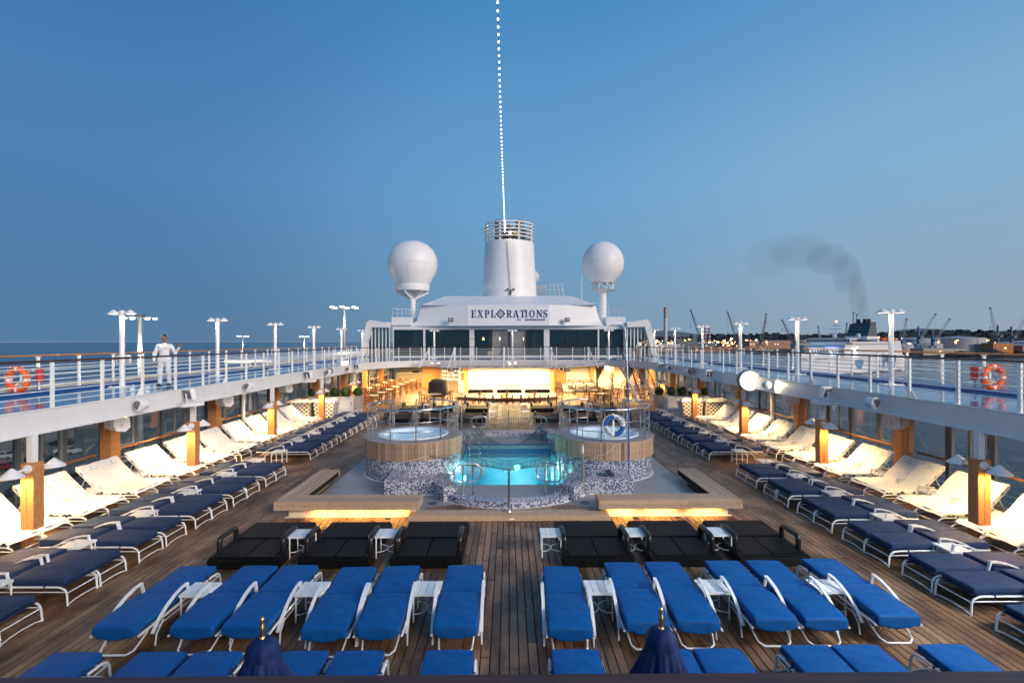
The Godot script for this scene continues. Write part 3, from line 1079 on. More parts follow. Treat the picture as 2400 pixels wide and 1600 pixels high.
func net_and_rails() -> void:
	# the safety net over the pool: slack strands that sag towards the water
	var f := func(u: float, v: float) -> Vector3:
		var far := P(lerpf(-2.0, 2.0, u), 1.95 - 1.75 * sin(u * PI), 20.6 + 0.5 * sin(u * PI))
		var mid := P(lerpf(-1.70, 1.70, u), 1.25 - 1.0 * sin(u * PI), 18.6)
		var near := P(lerpf(-2.55, 2.75, u), 0.98 - 0.33 * pow(sin(u * PI), 0.8) + 0.03 * sin(u * 23.0), 15.66 + 0.2 * cos(u * TAU))
		return far.lerp(mid, v).lerp(mid.lerp(near, v), v)
	var t := thing("pool_net", "black safety net slung slack over the pool between the hot tubs", "net")
	var g := G()
	for i in 62:
		var p := []
		for j in 15: p.append(f.call(i / 61.0, j / 14.0))
		g.tube(p, 0.0036, 3)
	for j in 70:
		var p := []
		for i in 25: p.append(f.call(i / 24.0, j / 69.0))
		g.tube(p, 0.0036, 3)
	var net := put("net_mesh", g, M.black_rope, t)
	net.set_meta("kind", "stuff")
	for v in [0.0, 1.0]:
		var p := []
		for i in 33: p.append(f.call(i / 32.0, v))
		put("edge_rope", G().tube(p, 0.011, 5), M.black_rope, t)
	for v in [0.3, 0.45, 0.6, 0.75, 0.9]:
		var p := []
		for i in 25: p.append(f.call(i / 24.0, v) + Vector3(0, -0.05 * sin(i / 24.0 * PI), 0))
		put("gathered_strand", G().tube(p, 0.006, 4), M.black_rope, t)
	for s in [-1.0, 1.0]:
		var p := []
		for j in 15: p.append(f.call(0.0 if s < 0 else 1.0, j / 14.0))
		put("edge_rope", G().tube(p, 0.011, 5), M.black_rope, t)
	put("tie_rope", G().tube([f.call(0.0, 1.0), P(-3.0, 0.92, 15.5), P(-3.45, 0.8, 15.62)], 0.008, 5), M.white_rope, t)
	put("tie_rope", G().tube([f.call(1.0, 1.0), P(3.0, 1.1, 15.45), P(3.5, 1.42, 15.75)], 0.008, 5), M.white_rope, t)
	put("tie_rope", G().tube([f.call(0.5, 1.0), P(0.02, 0.6, 14.4), P(0.0, 1.1, 13.15)], 0.005, 5), M.white_rope, t)

	# pairs of looped handrails at both ends of the pool
	for e in [["near", 14.0, 1.15], ["far", 22.9, 1.35]]:
		for s in [-1.0, 1.0]:
			var side := "left" if s < 0 else "right"
			var h := thing("looped_handrail", "looped stainless handrail on the %s of the pool's %s steps" % [side, e[0]], "handrail", "looped handrails at the pool steps", P(s * e[2], 0, e[1]), s * -0.25)
			var loop := arc(Vector3(-0.14, 0.92, 0), Vector3.RIGHT, UP, 0.25, PI / 2, PI * 1.5, 12)
			loop.append_array(arc(Vector3(0.14, 0.92, 0), Vector3.RIGHT, UP, 0.25, -PI / 2, PI / 2, 12))
			put("loop", G().tube(loop, 0.023, 8, true), M.steel, h)
			for x in [-0.14, 0.14]:
				put("post", G().rod(Vector3(x, 0.16, 0), Vector3(x, 1.17, 0), 0.021, 0.021, 10), M.steel, h)
				put("base_flange", G().rod(Vector3(x, 0.16, 0), Vector3(x, 0.19, 0), 0.05, 0.045, 10), M.steel, h)
	for e in [["near", 13.1, 0.15, 1.29], ["far", 23.9, 0.15, 1.30]]:
		var h := thing("handrail_post", "single upright steel post in the middle of the pool's %s steps" % e[0], "post", "single posts at the pool steps", P(0.0, 0, e[1]))
		put("post", G().rod(Vector3(0, e[2], 0), Vector3(0, e[3], 0), 0.03, 0.03, 10), M.steel, h)
		put("base_flange", G().rod(Vector3(0, e[2], 0), Vector3(0, e[2] + 0.03, 0), 0.09, 0.08, 14), M.steel, h)
		put("eye_ring", G().tube(arc(Vector3(-0.08, e[3] - 0.1, 0), Vector3.RIGHT, UP, 0.06, 0, TAU * 0.95, 12), 0.008, 5), M.steel, h)
	# pool ladders
	for e in [["far left", -1.45, 20.9, 0.42, 1.0], ["near right", 1.42, 16.0, 0.42, -1.0]]:
		var h := thing("pool_ladder", "stainless steel ladder into the %s of the pool" % e[0], "ladder", "pool ladders", P(e[1], 0, e[2]))
		for s in [-1.0, 1.0]:
			var p := [Vector3(s * e[3] / 2, -1.2, 0), Vector3(s * e[3] / 2, 0.75, 0)]
			p.append_array(arc(Vector3(s * e[3] / 2, 0.75, -0.16 * e[4]), Vector3(0, 0, e[4]), UP, 0.16, 0.3, PI, 7))
			p.append(Vector3(s * e[3] / 2, 0.16, -0.32 * e[4]))
			put("side_rail", G().tube(p, 0.021, 8), M.steel, h)
		for i in 5:
			put("rung", G().box(Vector3(0, -0.1 - i * 0.22, 0.0), Vector3(e[3], 0.025, 0.07), 0.006), M.steel_dull, h)
	# pointed post beside the right trough, its twin at the far left
	for e in [["right of the pool's near end", 2.14, 14.45], ["left of the pool's far end", -2.2, 23.2]]:
		var h := thing("pointed_post", "grey post with a pointed cap and thin rod, %s" % e[0], "post", "pointed net posts", P(e[1], 0.15, e[2]))
		put("shaft", G().rod(Vector3.ZERO, Vector3(0, 1.22, 0), 0.055, 0.05, 14), M.steel_dull, h)
		put("cap", G().rod(Vector3(0, 1.22, 0), Vector3(0, 1.48, 0), 0.056, 0.012, 14), M.steel, h)
		put("thin_rod", G().rod(Vector3(0, 1.48, 0), Vector3(0, 2.08, 0), 0.010), M.steel, h)
		put("foot", G().rod(Vector3.ZERO, Vector3(0, 0.03, 0), 0.09, 0.08, 14), M.steel_dull, h)
	# deck drains
	for s in [-1.0, 1.0]:
		tag(put("deck_drain", G().rod(P(s * 2.1, 0.15, 13.75), P(s * 2.1, 0.158, 13.75), 0.13, 0.13, 20), M.dark_grey), "round dark drain cover in the grey floor %s of the landing" % ["left", "", "right"][int(s) + 1], "drain", "floor drains")


# ---------------------------------------------------------------- the glazed sides, pillars and lamp posts of the pool deck
func side_walls() -> void:
	for s in [-1.0, 1.0]:
		var side := "port" if s < 0 else "starboard"
		var hand := "left" if s < 0 else "right"
		var X: float = s * 13.3
		# glazed bays of four modules between pillars
		var n := 0
		for k in range(-2, 8):
			var d0 := 16.4 + 5.65 * k
			if d0 > 56: break
			var b := thing("glazed_bay", "%s grey-framed glazed bay of the %s side wall from the camera" % [ORD[n], hand], "window wall", "glazed bays of the side walls")
			n += 1
			for i in 4:
				var m0 := d0 + i * 1.4125
				put("mullion", G().bx(X - 0.06, X + 0.06, 0.02, 2.549, m0 - 0.07, m0 + 0.07, 0.008), M.grey_metal, b)
				var a := m0 + 0.072
				var e := m0 + 1.4125 - 0.072
				if i % 2 == 0:
					put("lower_pane", G().bx(X - 0.006, X + 0.006, 0.13, 0.94, a, e), M.side_glass, b)
					put("transom", G().bx(X - 0.055, X + 0.055, 0.94, 1.02, a, e, 0.006), M.frame_grey, b)
					var f := put("sliding_window", G().bx(X - 0.05, X + 0.05, 1.022, 1.10, a, e, 0.006).bx(X - 0.05, X + 0.05, 2.42, 2.50, a, e, 0.006).bx(X - 0.05, X + 0.05, 1.10, 2.42, a, a + 0.08, 0.006).bx(X - 0.05, X + 0.05, 1.10, 2.42, e - 0.08, e, 0.006).bx(X - 0.045, X + 0.02, 1.10, 2.42, (a + e) / 2 - 0.04, (a + e) / 2 + 0.04, 0.006), M.frame_grey, b)
					put("pane", G().bx(X - 0.024, X - 0.014, 1.10, 2.42, a + 0.08, (a + e) / 2 - 0.04), M.side_glass, f)
					put("pane", G().bx(X + 0.002, X + 0.012, 1.10, 2.42, (a + e) / 2 + 0.04, e - 0.08), M.side_glass, f)
					put("handle", G().bx(X - s * 0.052, X - s * 0.06, 1.6, 1.9, a + 0.03, a + 0.05), M.dark, f)
				else:
					put("tall_pane", G().bx(X - 0.006, X + 0.006, 0.13, 2.5, a, e), M.side_glass, b)
			put("sill", G().bx(X - 0.07, X + 0.07, -0.015, 0.12, d0, d0 + 5.64, 0.01), M.frame_grey, b)
			put("head", G().bx(X - 0.058, X + 0.058, 2.502, 2.548, d0 + 0.08, d0 + 5.56), M.frame_grey, b)
		# varnished handrail along the windows
		var hr := thing("window_handrail", "orange varnished handrail running along the %s windows behind the towelled loungers" % hand, "handrail", "handrails along the side windows")
		for k in range(-2, 7):
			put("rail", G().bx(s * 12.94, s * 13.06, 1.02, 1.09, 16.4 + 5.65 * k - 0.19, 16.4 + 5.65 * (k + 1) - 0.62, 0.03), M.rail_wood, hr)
			for q in [0.6, 2.0, 3.4]:
				put("bracket", G().rod(P(s * 13.0, 1.02, 16.4 + 5.65 * k + q), P(s * 13.2, 0.95, 16.4 + 5.65 * k + q), 0.012), M.steel_dull, hr)
			for w in 5:
				put("guard_wire", G().rod(P(s * 13.05, 0.2 + w * 0.17, 16.4 + 5.65 * k - 0.2), P(s * 13.05, 0.2 + w * 0.17, 16.4 + 5.65 * (k + 1) - 0.6), 0.004, 0.004, 4, false), M.steel_dull, hr)
		# wooden pillars by the windows
		n = 0
		for k in range(-2, 7):
			var d := 16.0 + 5.65 * k
			if d < 3: continue
			var p := thing("wooden_pillar", "%s square teak-clad pillar by the %s windows counted from the camera" % [ORD[n], hand], "pillar", "teak pillars by the windows", P(s * 12.72, 0, d))
			n += 1
			for q in [[-0.095, 0.0], [0.095, 0.0]]:
				put("cladding_board", G().box(Vector3(q[0], 1.14, 0), Vector3(0.186, 2.24, 0.38), 0.012), M.post_wood, p)
			put("cap", G().box(Vector3(0, 2.405, 0), Vector3(0.2, 0.285, 0.2), 0.01), M.cream_light, p)
			if d > 37: continue
			# a slanting loudspeaker hangs beside each pillar
			var sp := thing("deck_loudspeaker", "white wedge loudspeaker hung beside the %s pillar on the %s" % [ORD[n - 1], hand], "loudspeaker", "wedge loudspeakers under the upper deck", P(s * 11.75, 2.2, d - 0.95), s * 0.55)
			var w := PackedVector2Array([Vector2(-0.21, 0.17), Vector2(-0.22, -0.08), Vector2(-0.12, -0.25), Vector2(0.1, -0.25), Vector2(0.23, -0.1), Vector2(0.21, 0.17)])
			put("cabinet", G().slab(w, -0.29, 0.29, Transform3D(Basis(Vector3(0, 0.2 * s, -1).normalized(), Vector3(0, 1, 0), Vector3(1, 0, 0)), Vector3.ZERO)), M.lamp_white, sp)
			put("grille", G().box(Vector3(s * -0.0, -0.02, 0.232), Vector3(0.5, 0.3, 0.012), 0.004), M.white_frame, sp)
			put("bracket", G().box(Vector3(0.303, 0.1, 0), Vector3(0.012, 0.48, 0.09)).box(Vector3(-0.303, 0.1, 0), Vector3(0.012, 0.48, 0.09)).box(Vector3(0, 0.341, 0), Vector3(0.618, 0.012, 0.09)), M.white_frame, sp)
			for e in [-0.312, 0.312]:
				put("knob", G().rod(Vector3(e, -0.06, 0), Vector3(e + signf(e) * 0.012, -0.06, 0), 0.02), M.dark_grey, sp)
		var th := thing("thin_pole", "slim white pole standing in the window line on the %s" % hand, "pole", "slim white poles by the windows", P(s * 12.3, 0, 23.2))
		put("shaft", G().rod(Vector3.ZERO, Vector3(0, 2.549, 0), 0.075, 0.075, 12), M.white_frame, th)
		# lamp posts: a teak box with a white pole above, and a cone lamp fore and aft
		n = 0
		for d in [5.5, 11.25, 16.95, 22.6, 28.6, 34.7]:
			var p := thing("lamp_post", "%s teak post with cone lamps on the %s, counted from the camera, among the loungers" % [ORD[n], hand], "lamp post", "teak lamp posts among the loungers", P(s * 10.68, 0, d))
			n += 1
			for q in [-0.074, 0.074]:
				put("post_board", G().box(Vector3(q, 0.99, 0), Vector3(0.146, 1.86, 0.27), 0.012), M.post_wood, p)
			put("shoe", G().box(Vector3(0, 0.035, 0), Vector3(0.2, 0.07, 0.2)), M.white_frame, p)
			put("pole", G().box(Vector3(0, 2.234, 0), Vector3(0.14, 0.63, 0.14), 0.006), M.white_frame, p)
			for e in [-1.0, 1.0]:
				var arm := put("lamp_arm", G().rod(Vector3(-s * 0.03, 1.80, e * 0.135), Vector3(-s * 0.03, 1.80, e * 0.165), 0.095, 0.09, 16).rod(Vector3(-s * 0.03, 1.80, e * 0.165), Vector3(-s * 0.03, 1.79, e * 0.42), 0.028, 0.028, 8), M.lamp_white, p)
				var c := Vector3(-s * 0.03, 1.70, e * 0.50)
				put("shade", G().lathe([Vector2(0.0, 0.205), Vector2(0.03, 0.195), Vector2(0.225, 0.012), Vector2(0.225, 0.0), Vector2(0.02, 0.17), Vector2(0, 0.17)], 20, c), M.lamp_white, arm)
				var bulb := put("bulb", G().lathe([Vector2(0, 0.02), Vector2(0.035, 0.03), Vector2(0.045, 0.065), Vector2(0.03, 0.10), Vector2(0, 0.12)], 10, c), M.warm_bulb, arm)
				spot(bulb, c + Vector3(0, 0.06, 0), Vector3(0, -1, 0), 5.5, Color(1.0, 0.80, 0.53), 70, 0.5)


func rail_posts(o: Node, p: Array, h: float, bars: int, post_m: Material, low := 0.14) -> void:
	# posts at the points, bars between them
	for q in p:
		put("post", G().box(q + Vector3(0, h / 2, 0), Vector3(0.05, h, 0.075)), post_m, o)
	for i in bars:
		var y := low + (h - 0.13 - low) * i / (bars - 1)
		var l := []
		for q in p: l.append(q + Vector3(0, y, 0))
		put("bar", G().tube(l, 0.011, 5), M.white_rail, o)

func hand_rail_along(o: Node, p: Array, h: float, m: Material, w := 0.10) -> void:
	for i in p.size() - 1:
		var a: Vector3 = p[i] + Vector3(0, h + 0.03, 0)
		var b: Vector3 = p[i + 1] + Vector3(0, h + 0.03, 0)
		put("handrail", G().box((a + b) / 2, Vector3(w, 0.055, a.distance_to(b) + 0.004), 0.022, Basis.looking_at(b - a)), m, o)

func railings() -> void:
	var dark: StandardMaterial3D = M.rail_dark.duplicate()
	for s in [-1.0, 1.0]:
		var hand := "left" if s < 0 else "right"
		var inner := thing("inner_railing", "white railing with dark varnished rail along the pool edge of the %s upper walkway" % hand, "railing", "railings of the upper walkways")
		var p := []
		var off := 1.41 if s < 0 else 0.0
		for i in range(-6, 17):
			var d := 10.44 + off + 1.453 * i
			if d < 34.0: p.append(P(s * 10.78, 3.07, d))
		rail_posts(inner, p, 1.06, 7, M.white_rail)
		hand_rail_along(inner, p, 1.06, M.rail_dark)
		for i in range(2, p.size(), 3):
			put("gusset", G().slab(PackedVector2Array([Vector2(0, 0), Vector2(0.22, 0), Vector2(0.03, 0.22)]), -0.006, 0.006, Transform3D(Basis(Vector3(0, 0, 1), UP, Vector3(-1, 0, 0)), p[i] + Vector3(0, 0, 0.03))), M.white_rail, inner)
		var outer := thing("outer_railing", "white railing with lamplit-orange varnished rail along the sea edge of the %s upper walkway" % hand, "railing", "railings of the upper walkways")
		p = []
		for i in range(-6, 23):
			p.append(P(s * 14.4, 3.17, 15.36 + (0.0 if s < 0 else -0.35) + 1.453 * i))
		rail_posts(outer, p, 1.0, 6, M.white_rail, 0.12)
		hand_rail_along(outer, p, 1.0, M.rail_wood)  # lamplight on the outer handrail is put into this lighter orange
		for q in p:
			put("bracket", G().box(q + Vector3(0, 0.985, 0), Vector3(0.06, 0.02, 0.16)), M.white_rail, outer)
		# lamp posts of the upper walkway
		var n := 0
		for k in range(-2, 6):
			var d := 17.25 + 5.63 * k
			upper_lamp(P(s * 13.3, 3.07, d), "%s white twin-cone lamp post on the %s upper walkway, counted from the camera" % [ORD[n], hand], 0.0, 3.2)
			n += 1
	# the walkway's outer roof strip of pale slatted panels, seen on the left
	var strip := thing("slatted_gutter", "strip of beige slatted panels beyond the blue kerb of the left walkway", "gutter")
	put("tray", G().bx(-15.35, -14.62, 3.05, 3.12, 9, 62), M.beige_panel, strip)
	for i in 100:
		var d := 10.0 + i * 0.33
		put("slat", G().box(P(-14.98, 3.145, d), Vector3(0.72, 0.05, 0.05), 0.008), M.beige_light, strip)
	put("outer_edge", G().bx(-15.42, -15.352, 3.05, 3.2, 9, 62), M.beige_light, strip)
	# cross railing at the after end of the pool well, following the rounded corners
	var cross := thing("cross_railing", "white railing across the after end of the pool well, above the glass canopy", "railing", "railings of the upper walkways")
	var path := corner_path(30.0)
	var p2 := []
	for e in [-1.0, 1.0]:
		for i in path.size() - 1:
			var j: int = i + 1 if e < 0 else path.size() - 1 - i
			if j >= 1: p2.append(P(e * (path[j].x + 0.08), 3.07, path[j].y + 0.1))
		if e < 0:
			for k in range(-4, 5): p2.append(P(k * 1.32, 3.07, 41.1))
	# starboard has a gap where the stairs come up
	rail_posts(cross, p2, 1.06, 7, M.white_rail)
	hand_rail_along(cross, p2, 1.06, M.rail_dark)
	var n2 := 0
	for x in [-6.55, -4.45, -0.4, 3.5, 6.55]:
		var big := put("stout_post", G().rod(P(x, 3.07, 41.0), P(x, 4.12, 41.0), 0.09, 0.09, 10), M.white_rail, cross)
		put("strut", G().rod(P(x, 3.98, 41.0), P(x * 1.06, 2.56, 38.55), 0.055, 0.055, 8), M.white_rail, big)
		n2 += 1
	# the clear canopy that hangs out over the tables
	var can := thing("glass_canopy", "curved clear canopy sloping out over the tables below the cross railing", "canopy")
	for i in 10:
		var xa := -7.6 + i * 1.52
		var f := func(u: float, v: float) -> Vector3:
			var x := lerpf(xa, xa + 1.5, u)
			var back := 41.0 - 0.0 * absf(x)
			var w: float = 1.0 - pow(absf(x) / 8.2, 4.0) * 0.8
			return P(x, 3.0 - 0.40 * w * v - 0.05 * sin(v * PI), back - 2.45 * w * v)
		put("panel", G().sheet(4, 5, f), M.clear_glass, can)
		put("rib", G().tube([f.call(0.0, 0.0), f.call(0.0, 0.5), f.call(0.0, 1.0)], 0.018, 5), M.white_rail, can)
	var edge := []
	for i in 41:
		var x := lerpf(-7.6, 7.6, i / 40.0)
		var w: float = 1.0 - pow(absf(x) / 8.2, 4.0) * 0.8
		edge.append(P(x, 3.0 - 0.42 * w, 41.0 - 2.5 * w))
	put("front_edge", G().tube(edge, 0.035, 6), M.white_rail, can)
	# a working floodlight high on the foremast, behind the photographer
	var fm := thing("foremast_floodlight", "white floodlight on the foremast behind the camera", "floodlight", "", P(6.5, 3.05, -6.5))
	put("mast", G().rod(Vector3.ZERO, Vector3(0, 6.6, 0), 0.12, 0.09, 12), M.white_rail, fm)
	put("housing", G().box(Vector3(0, 6.7, 0), Vector3(0.5, 0.4, 0.3), 0.03), M.lamp_white, fm)
	var fl := put("lens", G().box(Vector3(0, 6.7, -0.17), Vector3(0.42, 0.32, 0.02)), M.mast_lamp, fm)
	spot(fl, Vector3(0, 6.7, -0.22), Vector3(0.0, -0.42, -1), 60.0, Color(0.93, 0.96, 1.0), 62, 0.8, 0.12)
	# and a second one at the right-hand edge of the pool well, just outside the picture
	var em := thing("edge_floodlight", "white floodlight on a short pole at the right deck edge beside the camera", "floodlight", "", P(11.2, 3.07, 5.0))
	put("pole", G().rod(Vector3.ZERO, Vector3(0, 2.3, 0), 0.05, 0.05, 10), M.white_rail, em)
	put("housing", G().box(Vector3(0, 2.42, 0), Vector3(0.3, 0.3, 0.4), 0.03), M.lamp_white, em)
	var el := put("lens", G().box(Vector3(-0.16, 2.40, -0.02), Vector3(0.02, 0.22, 0.3)), M.mast_lamp, em)
	spot(el, Vector3(-0.22, 2.40, -0.03), Vector3(-1, -0.55, -0.45), 85.0, Color(0.95, 0.97, 1.0), 58, 0.8, 0.07)
	# lamps on the cross deck
	var lab := ["left of the text", "in the middle of the deckhouse", "right of the text"]
	for i in 3:
		upper_lamp(P([-6.85, 0.35, 9.25][i], 3.07, 46.0), "white twin-cone lamp post on the after deck, %s" % lab[i], PI / 2 * 0, 3.0)


var lamp_proto: Node3D

func upper_lamp(at: Vector3, label: String, turn: float, energy: float) -> void:
	var t := thing("walkway_lamp", label, "lamp post", "twin-cone lamp posts of the upper deck", at, turn)
	put("base_plate", G().box(Vector3(0, 0.012, 0), Vector3(0.56, 0.024, 0.56), 0.004), M.lamp_white, t)
	for x in [-0.22, 0.22]:
		for z in [-0.22, 0.22]:
			put("bolt", G().rod(Vector3(x, 0.024, z), Vector3(x, 0.06, z), 0.02, 0.02, 6), M.lamp_white, t)
	put("pole", G().rod(Vector3(0, 0.024, 0), Vector3(0, 2.55, 0), 0.085, 0.07, 14), M.lamp_white, t)
	put("hub", G().rod(Vector3(0, 2.50, 0), Vector3(0, 2.62, 0), 0.085, 0.075, 12), M.lamp_white, t)
	for e in [-1.0, 1.0]:
		var arm := put("lamp_arm", G().box(Vector3(e * 0.13, 2.56, 0), Vector3(0.22, 0.045, 0.045), 0.008), M.lamp_white, t)
		var c := Vector3(e * 0.29, 2.49, 0)
		put("shade", G().lathe([Vector2(0.0, 0.165), Vector2(0.02, 0.158), Vector2(0.205, 0.014), Vector2(0.205, 0.0), Vector2(0.02, 0.13), Vector2(0, 0.13)], 20, c), M.lamp_white, arm)
		var b := put("bulb", G().lathe([Vector2(0, -0.002), Vector2(0.15, 0.004), Vector2(0.15, 0.010), Vector2(0.0, 0.05)], 14, c), M.cool_bulb, arm)
		spot(b, c + Vector3(0, 0.012, 0), Vector3(0, -1, 0), energy, Color(1.0, 0.90, 0.74), 80, 0.5)


# ---------------------------------------------------------------- deckhouse, funnel and radomes
func deckhouse() -> void:
	var h := thing("deckhouse", "white after deckhouse with wide dark windows and lettering above them", "deckhouse")
	var D := 50.0
	# window band: openings between white piers
	var bays := [[-11.5, -8.55, 2], [-8.35, -3.92, 3], [-3.45, 3.55, 4], [4.1, 8.95, 3], [9.1, 11.55, 2]]
	put("wall_below", G().bx(-11.6, 11.7, 3.052, 3.16, D, D + 0.25), M.white_paint, h)
	put("wall_above", G().bx(-11.6, 11.7, 5.80, 6.22, D, D + 0.25), M.white_paint, h)
	var piers := [[-11.6, -11.5], [-8.55, -8.35], [-3.92, -3.45], [3.55, 4.1], [8.95, 9.1], [11.55, 11.7]]
	for q in piers:
		put("pier", G().bx(q[0], q[1], 3.16, 5.80, D, D + 0.25), M.white_paint, h)
	for b in bays:
		for i in b[2]:
			var a := lerpf(b[0], b[1], float(i) / b[2]) + 0.03
			var e := lerpf(b[0], b[1], float(i + 1) / b[2]) - 0.03
			var w := put("window", G().bx(a, e, 3.16, 3.21, D + 0.06, D + 0.14).bx(a, e, 5.74, 5.80, D + 0.06, D + 0.14).bx(a, a + 0.05, 3.21, 5.74, D + 0.06, D + 0.14).bx(e - 0.05, e, 3.21, 5.74, D + 0.06, D + 0.14), M.dark, h)
			put("pane", G().bx(a + 0.05, e - 0.05, 3.21, 5.74, D + 0.09, D + 0.11), M.clear_glass if b[2] == 4 and i in [1, 2] else M.dark_glass, w)
	put("window_mid_rail", G().bx(-8.35, -3.92, 4.30, 4.34, D + 0.07, D + 0.13).bx(4.1, 8.95, 4.30, 4.34, D + 0.07, D + 0.13).bx(-3.45, 3.55, 4.30, 4.34, D + 0.07, D + 0.13), M.dark, h)
	put("interior", G().bx(-11.5, 11.6, 3.06, 3.1, D + 0.3, D + 6).bx(-11.5, 11.6, 5.85, 5.9, D + 0.3, D + 6).bx(-11.5, 11.6, 3.1, 5.85, D + 6, D + 6.1).bx(-11.6, -11.5, 3.1, 5.85, D + 0.3, D + 6).bx(11.6, 11.7, 3.1, 5.85, D + 0.3, D + 6), M.dark_grey, h)
	# white bands and brow
	var mid := put("fascia_panel", G().bx(-4.0, 4.0, 6.2, 8.2, D - 1.0, D + 2), M.white_hull, h)
	for s in [-1.0, 1.0]:
		var o := PackedVector2Array([Vector2(s * 4.0, D - 1.0), Vector2(s * 9.6, D + 0.2), Vector2(s * 9.6, D + 3), Vector2(s * 4.0, D + 3)])
		put("side_panel", G().sheet(1, 8, func(u, v):
			var xo := lerpf(9.65, 8.75, pow(v, 0.5) if v < 0.3 else 0.55 + 0.45 * (v - 0.3) / 0.7) + (0.9 * pow(1.0 - v / 0.25, 2.0) if v < 0.25 else 0.0)
			return P(s * lerpf(4.0, xo, u), lerpf(6.2, 8.2, v), D - 1.0 + 1.2 * u)), M.white_hull, h)
		put("side_end", G().sheet(1, 8, func(u, v):
			var xo := lerpf(9.65, 8.75, pow(v, 0.5) if v < 0.3 else 0.55 + 0.45 * (v - 0.3) / 0.7) + (0.9 * pow(1.0 - v / 0.25, 2.0) if v < 0.25 else 0.0)
			return P(s * xo, lerpf(6.2, 8.2, v), D + 0.2 + 12.0 * u)), M.white_hull, h)
		put("soffit", G().prism(PackedVector2Array([Vector2(s * 0.0, D - 1.0), Vector2(s * 4.0, D - 1.0), Vector2(s * 10.5, D + 0.2), Vector2(s * 10.5, D + 0.6), Vector2(s * 0.0, D + 0.6)]), 6.15, 6.199), M.white_paint, h)
		put("wing_block", G().bx(s * 9.7, s * 11.7, 6.2, 7.05, D - 0.2, D + 8, 0.05), M.white_hull, h)
		# raised wing platform railing
		var r := put("wing_rail", G().rod(P(s * 11.6, 7.95, D), P(s * 11.6, 7.95, D + 7), 0.02).rod(P(s * 9.9, 7.95, D + 3.0), P(s * 11.6, 7.95, D), 0.02), M.white_rail, h)
		for i in 6:
			put("rail_post", G().rod(P(s * (11.6 - 0.34 * i), 7.05, D + 0.6 * i), P(s * (11.6 - 0.34 * i), 7.95, D + 0.6 * i), 0.014), M.white_rail, r)
		put("rail_bar", G().rod(P(s * 11.6, 7.5, D), P(s * 9.9, 7.5, D + 3.0), 0.014), M.white_rail, r)
		put("upper_rail", G().rod(P(s * 9.2, 8.9, D + 6), P(s * 11.2, 8.9, D + 6), 0.02).rod(P(s * 11.2, 7.05, D + 6), P(s * 11.2, 8.9, D + 6), 0.02).rod(P(s * 10.2, 7.05, D + 6), P(s * 10.2, 8.9, D + 6), 0.02).rod(P(s * 9.2, 8.2, D + 6), P(s * 11.2, 8.2, D + 6), 0.014), M.white_rail, h)
	# sloping roof of the brow
	put("brow_roof", G().sheet(6, 1, func(u, v): return P(lerpf(-8.75, 8.75, u) * lerpf(1.0, 0.79, v), lerpf(8.2, 9.55, v) , D - 0.35 * (1.0 - absf(u * 2 - 1)) * 2.0 * (1.0 - v) + lerpf(-0.3, 4.4, v))), M.white_hull, h)
	put("brow_top", G().bx(-6.9, 6.9, 9.4, 9.55, D + 4.4, D + 16), M.white_hull, h)
	for s in [-1.0, 1.0]:
		put("brow_side", G().sheet(1, 1, func(u, v): return P(s * lerpf(8.75, 6.91, v), lerpf(8.2, 9.55, v), D - 0.3 + u * 12.0 + 4.7 * v)), M.white_hull, h)
		# slanted glazed side screens at the outer ends
		var w := PackedVector2Array([Vector2(s * 14.75, 3.07), Vector2(s * 13.95, 6.55), Vector2(s * 13.6, 6.75), Vector2(s * 11.71, 6.45), Vector2(s * 11.71, 5.98), Vector2(s * 13.45, 6.02), Vector2(s * 14.25, 3.07)])
		put("screen_frame", G().slab(w, -0.3, 0.3, Transform3D(Basis(), P(0, 0, D - 0.6))), M.white_paint, h)
		for i in 7:
			var a := lerpf(11.75, 14.2, i / 7.0)
			put("screen_mullion", G().bx(s * a, s * (a + 0.10), 3.08, 6.0 if a < 13.4 else 6.0 - (a - 13.4) * 3.2, D - 0.5, D - 0.35), M.cream_light, h)
		put("screen_pane", G().slab(PackedVector2Array([Vector2(s * 11.71, 3.08), Vector2(s * 14.22, 3.08), Vector2(s * 13.44, 6.0), Vector2(s * 11.71, 5.97)]), -0.01, 0.01, Transform3D(Basis(), P(0, 0, D - 0.45))), M.dark_glass, h)
		put("screen_roof", G().bx(s * 11.71, s * 13.6, 6.47, 6.55, D - 0.3, D + 8), M.white_paint, h)
	# curtains and wall lamps behind the glass
	for x in [-9.2, -1.5, 0.9, 2.9, 9.9]:
		var cx: float = x
		put("curtain", G().sheet(36, 2, func(u, v): return P(cx - 0.55 + 1.1 * u + 0.02 * sin(v * 3), 3.3 + 2.35 * v, D + 0.55 + 0.07 * sin(u * 50.0))), M.sheer, h)
	for x in [-2.6, -0.95, 1.45]:
		var l := put("wall_lamp", G().lathe([Vector2(0.16, 4.75), Vector2(0.09, 5.05)], 12, P(x, 0, D + 1.2)), M.lit_window, h)
		omni(l, P(x, 4.9, D + 0.95), 0.9, Color(1.0, 0.78, 0.45), 0.1)
	for x in [-9.0, 9.7, -6.0, 6.5]:  # added lights without fittings, to brighten the dark rooms behind the glass
		omni(h, P(x, 5.6, D + 1.6), 1.0, Color(0.95, 0.9, 0.7), 0.1)
	tag(put("name_plaque", G().bx(-3.85, -3.5, 4.75, 5.0, D - 0.03, D - 0.002), M.beige_light), "small beige plaque on the white pier left of the middle windows", "plaque")
	tag(put("notice_frame", G().bx(3.75, 3.98, 4.45, 5.05, D - 0.02, D - 0.002), M.white_frame), "small white framed notice on the pier right of the middle windows", "notice")

	# the lettering: EXPL (compass) RATIONS, BY NORWEGIAN
	var sg := thing("ship_lettering", "dark blue lettering EXPLORATIONS BY NORWEGIAN with a compass for its O", "sign", "", P(0, 0, D - 1.02))
